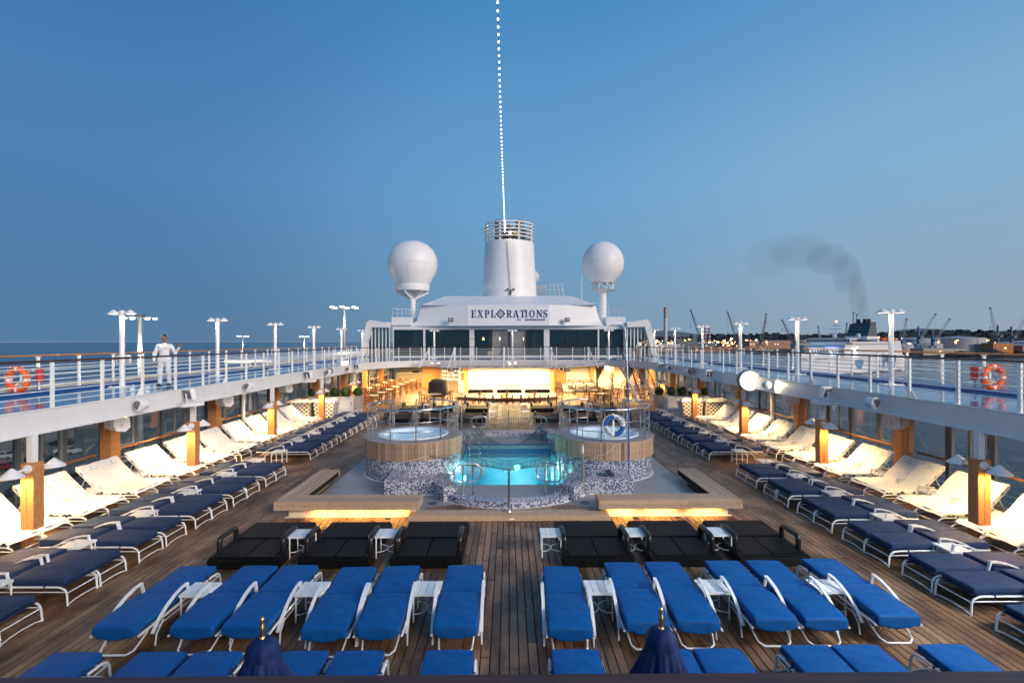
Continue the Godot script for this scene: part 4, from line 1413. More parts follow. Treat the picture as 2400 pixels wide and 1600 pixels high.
	var big := [["E", -3.45], ["X", -2.80], ["P", -2.15], ["L", -1.52], ["R", 0.03], ["A", 0.70], ["T", 1.36], ["I", 1.72], ["O", 2.28], ["N", 3.00], ["S", 3.60]]
	for q in big:
		var m := put("letter", text_mesh(q[0], 0.80 * 0.72, "Droid Serif", true, 0.02), M.logo_blue, sg)
		m.position = Vector3(q[1] + 0.02, 7.30, 0)
		m.scale = Vector3(1.0, 1.28, 1)
	for q in [["BY", 1.05, false], ["NORWEGIAN", 2.60, true]]:
		var m := put("small_lettering", text_mesh(q[0], 0.2, "Droid Sans", q[2], 0.02), M.logo_blue, sg)
		m.position = Vector3(q[1], 6.72, 0)
		m.scale = Vector3(1.15, 0.95, 1)
	var star := func(r0: float, r1: float, a: float) -> PackedVector2Array:
		var p := PackedVector2Array()
		for i in 8: p.append(Vector2.from_angle(a + i * PI / 4) * (r0 if i % 2 == 0 else r1))
		return p
	var cp := Vector3(-0.78, 7.32, 0)
	var ring := G()
	for i in 32:
		var a := TAU * i / 32
		var b := TAU * (i + 1) / 32
		ring.slab(PackedVector2Array([Vector2.from_angle(a) * 0.36, Vector2.from_angle(b) * 0.36, Vector2.from_angle(b) * 0.27, Vector2.from_angle(a) * 0.27]), -0.01, 0.01, Transform3D(Basis(), cp))
	for i in 4:
		var a := PI / 2 * i
		ring.slab(PackedVector2Array([Vector2.from_angle(a) * 0.50, Vector2.from_angle(a + 0.3) * 0.36, Vector2.from_angle(a - 0.3) * 0.36]), -0.009, 0.009, Transform3D(Basis(), cp))
		ring.slab(PackedVector2Array([Vector2.from_angle(a + PI / 4) * 0.16, Vector2.from_angle(a + PI / 4 + 0.28) * 0.27, Vector2.from_angle(a + PI / 4 - 0.28) * 0.27]), -0.009, 0.009, Transform3D(Basis(), cp))
	put("compass_ring", ring, M.logo_blue, sg)
	put("compass_star", G().slab(star.call(0.25, 0.06, PI / 2), -0.008, 0.008, Transform3D(Basis(), cp)).slab(star.call(0.15, 0.06, PI / 4), -0.006, 0.006, Transform3D(Basis(), cp)), M.logo_gold, sg)

	# two horn loudspeakers on the brow
	for s in [-1.0, 1.0]:
		horn_box(P(-5.65 if s < 0 else 5.75, 6.5, D - 1.05), "dark square loudspeaker at the foot of the white brow, %s of the lettering" % ["left", "", "right"][int(s) + 1])
	horn_box(P(-1.55, 3.42, 41.4), "dark square loudspeaker standing behind the cross railing left of its middle")
	# the funnel
	var f := thing("funnel", "tall white funnel with five open rings round dark exhaust pipes", "funnel", "", P(0.1, 0, 58))
	var ell := func(y: float, r: float) -> Vector3: return Vector3(r, y, r)
	put("casing", G().lathe([Vector2(3.22, 8.8), Vector2(3.0, 13), Vector2(2.85, 15.9), Vector2(2.80, 15.95), Vector2(0.2, 15.95)], 48), M.white_hull, f)
	for i in 5:
		put("ring", G().tube(arc(Vector3(0, 16.35 + i * 0.40, 0), Vector3.RIGHT, Vector3(0, 0, 1), 2.84, 0, TAU * 47 / 48.0, 47), 0.085, 6, true), M.white_hull, f)
	for i in 8:
		var a := TAU * (i + 0.5) / 8
		put("ring_post", G().rod(Vector3(cos(a) * 2.74, 15.9, sin(a) * 2.74), Vector3(cos(a) * 2.74, 18.0, sin(a) * 2.74), 0.10), M.white_hull, f)
	for q in [[-1.2, 0.45, 0.46, 18.5], [1.2, 0.45, 0.46, 18.5], [0.05, 0.2, 0.30, 18.0], [-0.5, -1.0, 0.35, 17.9], [1.8, 0.8, 0.22, 17.5], [0.6, -1.1, 0.35, 17.9]]:
		put("exhaust_pipe", G().rod(Vector3(q[0], 15.9, q[1]), Vector3(q[0], q[3], q[1]), q[2], q[2], 16).rod(Vector3(q[0], q[3] - 0.25, q[1]), Vector3(q[0], q[3] + 0.02, q[1]), q[2] + 0.03, q[2] + 0.03, 16), M.soot_grey, f)
	put("hoist_wire", G().rod(Vector3(-0.28, 15.75, 2.95), Vector3(0.12, 10.2, 3.28), 0.03, 0.03, 5), M.dark_grey, f)
	put("tackle_block", G().box(Vector3(0.12, 9.95, 3.32), Vector3(0.22, 0.5, 0.12), 0.03).box(Vector3(-0.15, 10.3, 3.35), Vector3(0.3, 0.2, 0.2), 0.04).box(Vector3(0.45, 10.3, 3.35), Vector3(0.3, 0.2, 0.2), 0.04), M.dark_grey, f)
	var fl := put("funnel_lamp", G().cushion(Vector3(0.08, 16.55, 3.0), Vector3(0.24, 0.2, 0.2), 0.08, Vector3i(1, 1, 1)), M.mast_lamp, f)
	omni(fl, Vector3(0.08, 16.55, 3.0), 1.2, Color(1.0, 0.85, 0.55))
	put("horn", G().rod(Vector3(0.6, 16.4, 2.9), Vector3(0.65, 16.4, 3.25), 0.1, 0.22, 14), M.brass, f)
	# gear aft of the funnel
	var gear := thing("mast_platform", "white railed platform and small radar ball behind the funnel on the right", "mast", "", P(4.0, 0, 64))
	put("housing", G().box(Vector3(0.0, 10.4, 0), Vector3(1.6, 2.6, 2.0), 0.05), M.white_hull, gear)
	put("small_ball", G().lathe([Vector2(0, 12.2), Vector2(0.5, 12.35), Vector2(0.85, 12.9), Vector2(0.8, 13.5), Vector2(0.45, 13.95), Vector2(0, 14.05)], 18, Vector3(-0.9, -0.35, 0.2)), M.white_hull, gear)
	for i in 5:
		put("stanchion", G().rod(Vector3(0.8 + i * 0.65, 9.2, 0), Vector3(0.8 + i * 0.5, 11.9, 0), 0.045), M.white_rail, gear)
	for y in [10.4, 11.2, 11.9]:
		put("guard_rail", G().rod(Vector3(0.8, y, 0), Vector3(3.1, y, 0), 0.035), M.white_rail, gear)
	put("whip_aerial", G().rod(Vector3(5.4, 9, 0), Vector3(5.4, 13.2, 0), 0.06, 0.03), M.white_rail, gear)
	# radomes
	var rl := thing("radome", "larger white radome on a braced pole left of the funnel", "radome", "radomes beside the funnel", P(-10.75, 0, 56))
	put("ball", G().lathe([Vector2(1.86, 10.95), Vector2(2.15, 11.5), Vector2(2.62, 12.4), Vector2(2.78, 13.2), Vector2(2.7, 14.0), Vector2(2.35, 14.8), Vector2(1.75, 15.4), Vector2(1.0, 15.75), Vector2(0, 15.88)], 40), M.white_hull, rl)
	put("collar", G().lathe([Vector2(0, 10.2), Vector2(1.75, 10.2), Vector2(1.86, 10.3), Vector2(1.9, 10.9), Vector2(1.86, 10.95)], 32), M.white_hull, rl)
	for i in 6:
		var a := TAU * i / 6 + 0.2
		put("brace", G().slab(PackedVector2Array([Vector2(0.3, 10.19), Vector2(1.8, 10.19), Vector2(1.8, 10.05), Vector2(0.3, 9.3)]), -0.03, 0.03, Transform3D(Basis(UP, a), Vector3.ZERO)), M.white_hull, rl)
	put("pole", G().rod(Vector3(0, 6.8, 0), Vector3(0, 10.2, 0), 0.36, 0.32, 16), M.white_hull, rl)
	put("seam", G().tube(arc(Vector3(0, 13.2, 0), Vector3.RIGHT, Vector3(0, 0, 1), 2.782, 0, TAU * 39 / 40.0, 39), 0.008, 4, true), M.seam_grey, rl)
	for k in 3:
		var a := PI * 0.28 + k * PI * 0.22
		put("seam", G().tube([Vector3(cos(a) * 1.87, 10.95, sin(a) * 1.87), Vector3(cos(a) * 2.16, 11.5, sin(a) * 2.16), Vector3(cos(a) * 2.63, 12.4, sin(a) * 2.63), Vector3(cos(a) * 2.785, 13.2, sin(a) * 2.785)], 0.007, 4), M.seam_grey, rl)
	put("tip_lamp", G().cushion(Vector3(0, 15.95, 0), Vector3(0.14, 0.16, 0.14), 0.05, Vector3i(1, 1, 1)), M.red_band, rl)
	var rr := thing("radome", "smaller white radome on a latticed collar right of the funnel", "radome", "radomes beside the funnel", P(10.6, 0, 56))
	put("ball", G().lathe([Vector2(1.25, 11.15), Vector2(1.45, 11.45), Vector2(1.95, 12.0), Vector2(2.28, 12.7), Vector2(2.36, 13.4), Vector2(2.25, 14.1), Vector2(1.9, 14.8), Vector2(1.35, 15.35), Vector2(0.7, 15.68), Vector2(0, 15.78)], 40), M.white_hull, rr)
	put("upper_ring", G().lathe([Vector2(0, 11.1), Vector2(1.3, 11.1), Vector2(1.3, 11.18), Vector2(0, 11.18)], 28), M.white_hull, rr)
	put("lower_ring", G().lathe([Vector2(0.4, 10.1), Vector2(1.32, 10.28), Vector2(1.35, 10.36), Vector2(0, 10.36)], 28), M.white_hull, rr)
	for i in 9:
		var a := TAU * i / 9
		var b := TAU * (i + 1) / 9
		put("lattice_bar", G().rod(Vector3(cos(a) * 1.2, 10.36, sin(a) * 1.2), Vector3(cos(b) * 1.2, 11.1, sin(b) * 1.2), 0.05).rod(Vector3(cos(a) * 1.2, 10.36, sin(a) * 1.2), Vector3(cos(a) * 1.2, 11.1, sin(a) * 1.2), 0.05), M.white_hull, rr)
	put("pole", G().rod(Vector3(0, 6.8, 0), Vector3(0, 10.2, 0), 0.42, 0.40, 16), M.white_hull, rr)
	put("seam", G().tube(arc(Vector3(0, 13.4, 0), Vector3.RIGHT, Vector3(0, 0, 1), 2.362, 0, TAU * 39 / 40.0, 39), 0.008, 4, true), M.seam_grey, rr)

	# the string of dressing lights from the funnel up over the camera
	var sl := thing("light_string", "string of small white bulbs rising from the funnel to the top of the picture", "string lights")
	var a := P(-0.42, 17.9, 55.2)
	var b := P(-0.50, 25.9, 8.0)
	var sag := func(t: float) -> Vector3: return a.lerp(b, t) + Vector3(-0.08 * sin(t * PI), -0.35 * sin(t * PI), 0)
	var wire := []
	for i in 41: wire.append(sag.call(i / 40.0))
	put("wire", G().tube(wire, 0.012, 4), M.dark_grey, sl)
	var bm: ArrayMesh = G().cushion(Vector3.ZERO, Vector3(0.10, 0.13, 0.10), 0.045, Vector3i(1, 1, 1)).mesh()
	for i in 88:
		var o := put("bulb", bm, M.string_bulb, sl)
		o.position = sag.call(i / 88.0) + Vector3(0, -0.06, 0)
	for i in 7:
		var o := put("bulb", bm, M.string_bulb, sl)
		o.position = a + Vector3(0.02, -0.2 * i, 0.05)


func horn_box(at: Vector3, label: String) -> void:
	var t := thing("horn_loudspeaker", label, "loudspeaker", "dark square loudspeakers", at)
	put("housing", G().box(Vector3(0, 0.22, 0.15), Vector3(0.46, 0.40, 0.3), 0.04), M.dark_grey, t)
	put("cone", G().rod(Vector3(0, 0.22, 0.302), Vector3(0, 0.22, 0.33), 0.15, 0.13, 16), M.beige_light, t)
	put("cone_center", G().rod(Vector3(0, 0.22, 0.332), Vector3(0, 0.22, 0.345), 0.06, 0.05, 12), M.dark, t)
	put("foot", G().box(Vector3(0, 0.0, 0.1), Vector3(0.3, 0.05, 0.25)), M.white_frame, t)


# ---------------------------------------------------------------- the covered terrace aft
func terrace() -> void:
	# back walls
	var w := thing("terrace_wall", "cream back wall of the covered terrace aft of the pool", "wall")
	put("wall_panel", G().bx(-13.2, -8.0, 0.0, 2.549, 58.0, 58.2).bx(-8.0, -7.8, 0.0, 2.549, 50.0, 58.2), M.cream_light, w)
	put("wall_panel", G().bx(5.75, 13.2, 0.0, 2.549, 50.0, 50.2), M.cream_light, w)
	put("wall_panel", G().bx(3.72, 4.05, 0.0, 2.549, 49.6, 49.8).bx(4.05, 5.75, 2.25, 2.549, 49.6, 49.8), M.cream_light, w)
	put("wood_panel", G().bx(-8.6, -6.7, 0.0, 2.549, 49.7, 49.9).bx(-3.9, -3.62, 0.0, 2.549, 43.6, 44.0).bx(3.72, 3.95, 0.0, 2.549, 43.6, 44.0).bx(8.1, 8.45, 0.0, 2.549, 49.4, 49.6), M.door_wood, w)
	put("door_frame", G().bx(6.3, 6.36, 0, 2.2, 49.9, 49.99).bx(7.9, 7.96, 0, 2.2, 49.9, 49.99).bx(6.3, 7.96, 2.2, 2.26, 49.9, 49.99), M.white_frame, w)
	# the bright stage wall of stacked stone
	var sw := thing("stone_back_wall", "brightly lit pale stacked-stone wall behind the sofas", "wall")
	put("backing", G().bx(-3.62, 3.72, 0, 2.549, 44.1, 44.3), M.cream_light, sw)
	var rows := 15
	for j in rows:
		var x := -3.6
		while x < 3.7:
			var len := minf(rng.randf_range(0.5, 1.3), 3.7 - x)
			var g := G()
			g.tint = Color.WHITE
			g.bx(x + 0.004, x + len - 0.004, j * 0.17 + 0.004, j * 0.17 + 0.166, 44.04 - rng.randf() * 0.03, 44.099, 0.006)
			put("stone", g, M.cream_light, sw)
			x += len
	# doors with portholes
	for k in 2:
		var d := thing("wooden_door", "%s of the two varnished doors with portholes right of the bright wall" % ["left", "right"][k], "door", "varnished doors of the terrace")
		var x0 := 4.06 if k == 0 else 4.74
		var x1 := 4.72 if k == 0 else 5.74
		put("leaf", G().bx(x0, x1, 0.02, 2.24, 49.58, 49.64, 0.006), M.door_wood, d)
		var c := P((x0 + x1) / 2, 1.86, 49.57)
		put("porthole_rim", G().tube(arc(c, Vector3.RIGHT, UP, 0.2, 0, TAU * 23 / 24.0, 23), 0.035, 6, true), M.cream_light, d)
		put("porthole_glass", G().rod(c + Vector3(0, 0, -0.01), c + Vector3(0, 0, 0.005), 0.19, 0.19, 20), M.dark, d)
		put("door_handle", G().bx(x0 + 0.08 if k else x1 - 0.12, x0 + 0.12 if k else x1 - 0.08, 0.9, 1.25, 49.53, 49.57, 0.005), M.brass, d)
	# the bar on the far left and the service counter
	var bar := thing("stone_bar", "pale stone-fronted bar at the far left end of the terrace", "bar counter")
	put("front", G().bx(-12.6, -9.1, 0, 1.0, 55.9, 56.3), M.stone_wall, bar)
	put("counter", G().bx(-12.7, -9.0, 1.0, 1.12, 55.75, 56.5, 0.02), M.cream_light, bar)
	put("back_shelf", G().bx(-12.6, -9.1, 1.5, 1.56, 57.7, 57.95).bx(-12.6, -9.1, 1.95, 2.0, 57.7, 57.95), M.cream, bar)
	put("till", G().bx(-10.8, -10.1, 1.121, 1.35, 55.9, 56.3, 0.02), M.dark, bar)
	var sc := thing("service_counter", "glazed service counter with shelves behind the covered grill", "counter")
	put("front", G().bx(-6.6, -3.95, 0, 0.95, 47.0, 47.3), M.stone_wall, sc)
	put("counter", G().bx(-6.65, -3.95, 0.95, 1.05, 46.9, 47.9, 0.02), M.cream_light, sc)
	put("glass_case", G().bx(-6.5, -4.9, 1.051, 1.7, 47.2, 47.22), M.clear_glass, sc)
	for i in 4:
		put("upright", G().bx(-6.6 + i * 0.62, -6.55 + i * 0.62, 1.05, 2.54, 48.6, 48.7), M.steel_dull, sc)
	for y in [1.3, 1.7, 2.1]:
		put("shelf", G().bx(-6.6, -4.7, y, y + 0.03, 48.5, 48.8), M.white_frame, sc)
		for i in 7:
			put("glassware", G().rod(P(-6.45 + i * 0.26, y + 0.03, 48.6), P(-6.45 + i * 0.26, y + 0.2, 48.6), 0.05, 0.06, 8), M.cream if i % 2 else M.beige_light, sc)
	put("dark_post", G().bx(-5.55, -5.4, 1.05, 2.549, 47.4, 47.55), M.dark_grey, sc)
	put("screen_back", G().bx(-4.85, -3.95, 1.05, 2.549, 48.9, 49.0), M.beige_panel, sc)
	var menu := thing("menu_stand", "cream menu board with a brown panel left of the bright wall", "board")
	put("board", G().bx(-4.55, -3.92, 0.02, 1.95, 45.0, 45.06), M.cream_light, menu)
	put("brown_panel", G().bx(-4.3, -3.95, 1.1, 1.75, 44.96, 44.998), M.rail_wood, menu)
	# stage step with slatted front
	var st := thing("curved_stage", "low curved stage with an upright-slatted teak front below the sofas", "stage")
	var front := []
	for i in 41: front.append(Vector2(lerpf(-4.0, 3.9, i / 40.0), 39.4 - 1.4 * (1.0 - pow(lerpf(-1, 1, i / 40.0), 2))))
	var poly := PackedVector2Array(front)
	poly.append_array([Vector2(3.9, 44.0), Vector2(-4.0, 44.0)])
	put("platform", G().prism(poly, 0.03, 0.27), M.bench_teak, st)
	for i in 40:
		var a: Vector2 = front[i]
		var b: Vector2 = front[i + 1]
		var dir := (b - a).normalized()
		put("slat", G().box(P((a.x + b.x) / 2, 0.15, (a.y + b.y) / 2 - 0.03), Vector3(0.165, 0.25, 0.03), 0.005, Basis(UP, atan2(dir.y, dir.x))), M.chair_wood, st)
	# ceiling lamps: small warm discs recessed in the deckhead
	var n := 0
	for d in [43.0, 47.0, 52.0]:
		for x in [-11.6, -8.4, -5.4, 5.4, 8.4, 11.6]:
			ceiling_lamp(P(x, 2.549, d), "%s recessed ceiling lamp of the terrace, counted in rows from the front left" % ORD[n], 48.0)
			n += 1
	for x in [-2.6, -0.9, 0.9, 2.6]:
		ceiling_lamp(P(x, 2.549, 42.3), "%s recessed ceiling lamp before the bright stone wall, counted from the left" % ORD[[-2.6, -0.9, 0.9, 2.6].find(x)], 62.0)
	for x in [-5.0, -1.7, 1.7, 5.0]:
		ceiling_lamp(P(x, 2.549, 41.4), "%s recessed lamp at the front edge of the terrace ceiling, counted from the left" % ORD[[-5.0, -1.7, 1.7, 5.0].find(x)], 20.0)
	# a row of the same lamps under each walkway, over the towelled loungers
	for s in [-1.0, 1.0]:
		for i in 11:
			ceiling_lamp(P(s * 11.5, 2.549, 6.6 + 2.82 * i), "%s recessed ceiling lamp over the %s towelled loungers from the camera" % [ORD[i], "left" if s < 0 else "right"], 13.0, 64.0)
	# dark fittings under the front edge
	for q in [[-4.7, 40.9], [4.75, 40.9]]:
		horn_box(P(q[0], 2.12, q[1]), "dark square loudspeaker hung under the terrace edge %s the bright wall" % ("left of" if q[0] < 0 else "right of"))
	for i in 4:
		tag(put("ceiling_fitting", G().bx(-2.8 + i * 1.6, -2.4 + i * 1.6, 2.47, 2.54, 41.2, 41.4, 0.01), M.dark_grey), "%s flat dark fitting under the terrace edge before the bright wall, counted from the left" % ORD[i], "light fitting", "flat fittings under the terrace edge")
	# tied curtains on the right
	var k := 0
	for q in [[8.15, 46.0, -0.75], [9.0, 43.2, 0.55], [10.1, 42.5, -0.5], [11.2, 41.5, 0.4]]:
		var x0: float = q[0]
		var dd: float = q[1]
		var lean: float = q[2]
		var c := thing("tied_curtain", "%s tied taupe curtain on the right of the terrace, counted from the left" % ORD[k], "curtain", "tied curtains of the terrace")
		put("upper_drape", G().sheet(30, 8, func(u, v):
			var t: float = 1.0 - v
			var wid := lerpf(1.1, 0.16, pow(t, 0.8))
			return P(x0 + (u - 0.5) * wid + lean * t * 0.5 - lean * 0.5, 0.95 + 1.59 * v, dd + 0.05 * sin(u * 40.0) * (0.4 + v))), M.curtain, c)
		put("tail", G().sheet(20, 4, func(u, v):
			return P(x0 + (u - 0.5) * lerpf(0.32, 0.16, v), 0.03 + 0.92 * v, dd + 0.04 * sin(u * 30.0))), M.curtain, c)
		put("tie", G().tube(arc(P(x0, 0.95, dd), Vector3.RIGHT, Vector3(0, 0, 1), 0.10, 0, TAU * 0.94, 12), 0.022, 5, true), M.beige_light, c)
		k += 1
	stairs()


func ceiling_lamp(at: Vector3, label: String, e: float, cone := 84.0) -> void:
	var t := thing("ceiling_lamp", label, "ceiling lamp", "recessed ceiling lamps of the terrace", at)
	put("trim_ring", G().lathe([Vector2(0.10, -0.001), Vector2(0.14, -0.001), Vector2(0.14, -0.012), Vector2(0.10, -0.012)], 16), M.white_frame, t)
	var b := put("bulb", G().lathe([Vector2(0, -0.025), Vector2(0.098, -0.02), Vector2(0.098, -0.003), Vector2(0, -0.002)], 14), M.warm_bulb, t)
	spot(b, Vector3(0, -0.012, 0), Vector3(0, -1, 0), e, Color(1.0, 0.84, 0.58), cone, 0.5, 0.09)


func stairs() -> void:
	var t := thing("companion_stairs", "white steel stairs with dark curved handrails up to the walkway on the right", "stairs")
	var b := P(10.0, 0, 35.3)
	var e := P(9.55, 3.07, 41.0)
	var n := 13
	for i in n:
		var q := b.lerp(e, (i + 0.5) / n)
		put("tread", G().box(q, Vector3(1.2, 0.035, 0.27), 0.006), M.white_frame, t)
		put("nosing", G().box(q + Vector3(0, 0.0, 0.142), Vector3(1.2, 0.04, 0.012)), M.steel_dull, t)
	for s in [-1.0, 1.0]:
		var o := Vector3(s * 0.63, 0, 0)
		put("stringer", G().bar([b + o, e + o], Vector3.RIGHT, 0.05, 0.30), M.white_frame, t)
		var hr := []
		for i in 11:
			var u := i / 10.0
			hr.append(b.lerp(e, u) + o + Vector3(0, 0.55 + 0.5 * minf(1, u * 4) + 0.25 * sin(u * PI), 0))
		hr.append(e + o + Vector3(0, 1.1, -0.6))
		put("handrail", G().tube(hr, 0.045, 8), M.rail_dark, t)
		for i in 7:
			var u := (i + 0.3) / 6.6
			var q := b.lerp(e, u) + o
			put("baluster", G().rod(q, q + Vector3(0, 0.6 + 0.5 * minf(1, u * 4) + 0.22 * sin(u * PI), 0), 0.018), M.white_rail, t)
		for y in [0.35, 0.62]:
			put("side_bar", G().rod(b + o + Vector3(0, y, 0), e + o + Vector3(0, y, 0), 0.012), M.white_rail, t)


# ---------------------------------------------------------------- sun loungers
func lounger(cush: StandardMaterial3D, sd: int) -> Node3D:
	# feet towards +z; the joint of seat and back at z = 0
	var t := Node3D.new()
	var f := FastNoiseLite.new()
	f.seed = sd
	f.frequency = 2.2
	f.fractal_octaves = 3
	var crease := func(p: Vector3) -> float:
		var long := f.get_noise_3d(p.x * 0.7, sd * 3.0, p.z * 2.6)
		return 0.010 * f.get_noise_3d(p.x * 2.0, 0.0, p.z * 2.0) - 0.012 * pow(maxf(0.0, 1.0 - absf(long) * 9.0), 2.0)
	var belly := func(p: Vector3) -> Vector3:
		var k := smoothstep(-0.26, -0.46, p.z)
		var q := p
		if p.y < 0.0: q.y -= 0.075 * k * (1.0 - pow(p.x / 0.36, 2)) + 0.02 * k + 0.012 * k * sin(p.x * 40.0 + sd)
		else:
			q.y += 0.016 * (1.0 - pow(p.x / 0.33, 2)) * (1.0 - pow(p.z / 0.52, 2)) + crease.call(p + Vector3(3, 0, 1))
			q.y -= 0.03 * clampf((-p.z - 0.40) / 0.12, 0, 1)
		if p.z < -0.45: q.z += 0.012 * sin(p.x * 31.0 + sd) * absf(p.y) * 10.0
		return q
	var plump := func(p: Vector3) -> Vector3:
		return p + Vector3(0.004 * sin(p.z * 13.0 + sd), (0.018 * (1.0 - pow(p.x / 0.33, 2)) * (1.0 - pow(p.z / 0.53, 2)) + crease.call(p) if p.y > 0 else 0.0), 0.02 * p.x * p.x)
	put("seat_cushion", G().cushion(Vector3(0, 0.402, 0.535), Vector3(0.65, 0.10, 1.01), 0.034, Vector3i(9, 1, 14), plump), cush, t)
	put("back_cushion", G().cushion(Vector3(0, 0.424, -0.515), Vector3(0.655, 0.125, 0.985), 0.040, Vector3i(9, 1, 14), belly), cush, t)
	for e in [[0.535, 1.0, 0.444, 0.646], [-0.515, 0.975, 0.476, 0.65]]:
		var pipe := []
		for i in 40:
			var a := TAU * i / 40.0
			var k := Vector2(cos(a), sin(a))
			var sq := k / maxf(absf(k.x), absf(k.y))
			var rr := sq.lerp(k, 0.10)
			pipe.append(Vector3(rr.x * e[3] / 2, e[2] - (0.022 if e[0] < 0 and rr.y < -0.8 else 0.0), e[0] + rr.y * e[1] / 2))
		put("piping", G().tube(pipe, 0.006, 4, true), M.navy_strap if cush == M.navy_cushion else M.blue_piping, t)
	lounger_frame(t)
	for s in [-1.0, 1.0]:
		put("strap", G().box(Vector3(s * 0.331, 0.365, 0.72), Vector3(0.012, 0.10, 0.045)).box(Vector3(s * 0.345, 0.325, 0.72), Vector3(0.034, 0.035, 0.045), 0.006), M.navy_strap, t)
	put("sling", G().box(Vector3(0, 0.345, 0.1), Vector3(0.62, 0.012, 1.95)), M.navy_strap, t)
	return t

func lounger_frame(t: Node3D) -> void:
	for s in [-1.0, 1.0]:
		put("side_rail", G().tube([Vector3(s * 0.345, 0.325, -0.98), Vector3(s * 0.345, 0.325, 0.9), Vector3(s * 0.345, 0.318, 0.99), Vector3(s * 0.345, 0.28, 1.07), Vector3(s * 0.345, 0.22, 1.105)], 0.018, 7), M.white_frame, t)
		put("lower_rail", G().rod(Vector3(s * 0.335, 0.235, -0.62), Vector3(s * 0.335, 0.235, 1.09), 0.010), M.white_frame, t)
		put("foot_leg", G().rod(Vector3(s * 0.345, 0.22, 1.105), Vector3(s * 0.35, 0.0, 1.125), 0.018), M.white_frame, t)
		# armrest: a post at the hip, then a flat bar that sweeps back and down
		put("armrest", G().bar([Vector3(s * 0.375, 0.30, 0.16), Vector3(s * 0.375, 0.45, 0.12), Vector3(s * 0.375, 0.575, 0.085)], Vector3.RIGHT, 0.045, 0.022).bar([Vector3(s * 0.375, 0.585, 0.10), Vector3(s * 0.375, 0.58, -0.05), Vector3(s * 0.375, 0.545, -0.22), Vector3(s * 0.375, 0.47, -0.42), Vector3(s * 0.375, 0.36, -0.60), Vector3(s * 0.375, 0.22, -0.74)], Vector3.RIGHT, 0.05, 0.022), M.white_frame, t)
		put("head_leg", G().tube([Vector3(s * 0.365, 0.30, -0.48), Vector3(s * 0.37, 0.16, -0.64), Vector3(s * 0.375, 0.0, -0.68)], 0.015, 6), M.white_frame, t)
	put("cross_bar", G().rod(Vector3(-0.345, 0.22, 1.105), Vector3(0.345, 0.22, 1.105), 0.011), M.white_frame, t)
	put("floor_bar", G().tube([Vector3(-0.35, 0.02, 1.122), Vector3(-0.2, 0.05, 1.122), Vector3(0, 0.06, 1.122), Vector3(0.2, 0.05, 1.122), Vector3(0.35, 0.02, 1.122)], 0.012, 6), M.white_frame, t)

func support_loop(t: Node3D) -> void:
	put("support_loop", G().tube([Vector3(-0.26, 0.32, -0.5), Vector3(-0.26, 0.17, -0.80), Vector3(-0.24, 0.09, -0.93), Vector3(-0.17, 0.06, -0.99), Vector3(0.17, 0.06, -0.99), Vector3(0.24, 0.09, -0.93), Vector3(0.26, 0.17, -0.80), Vector3(0.26, 0.32, -0.5)], 0.015, 6), M.white_frame, t)

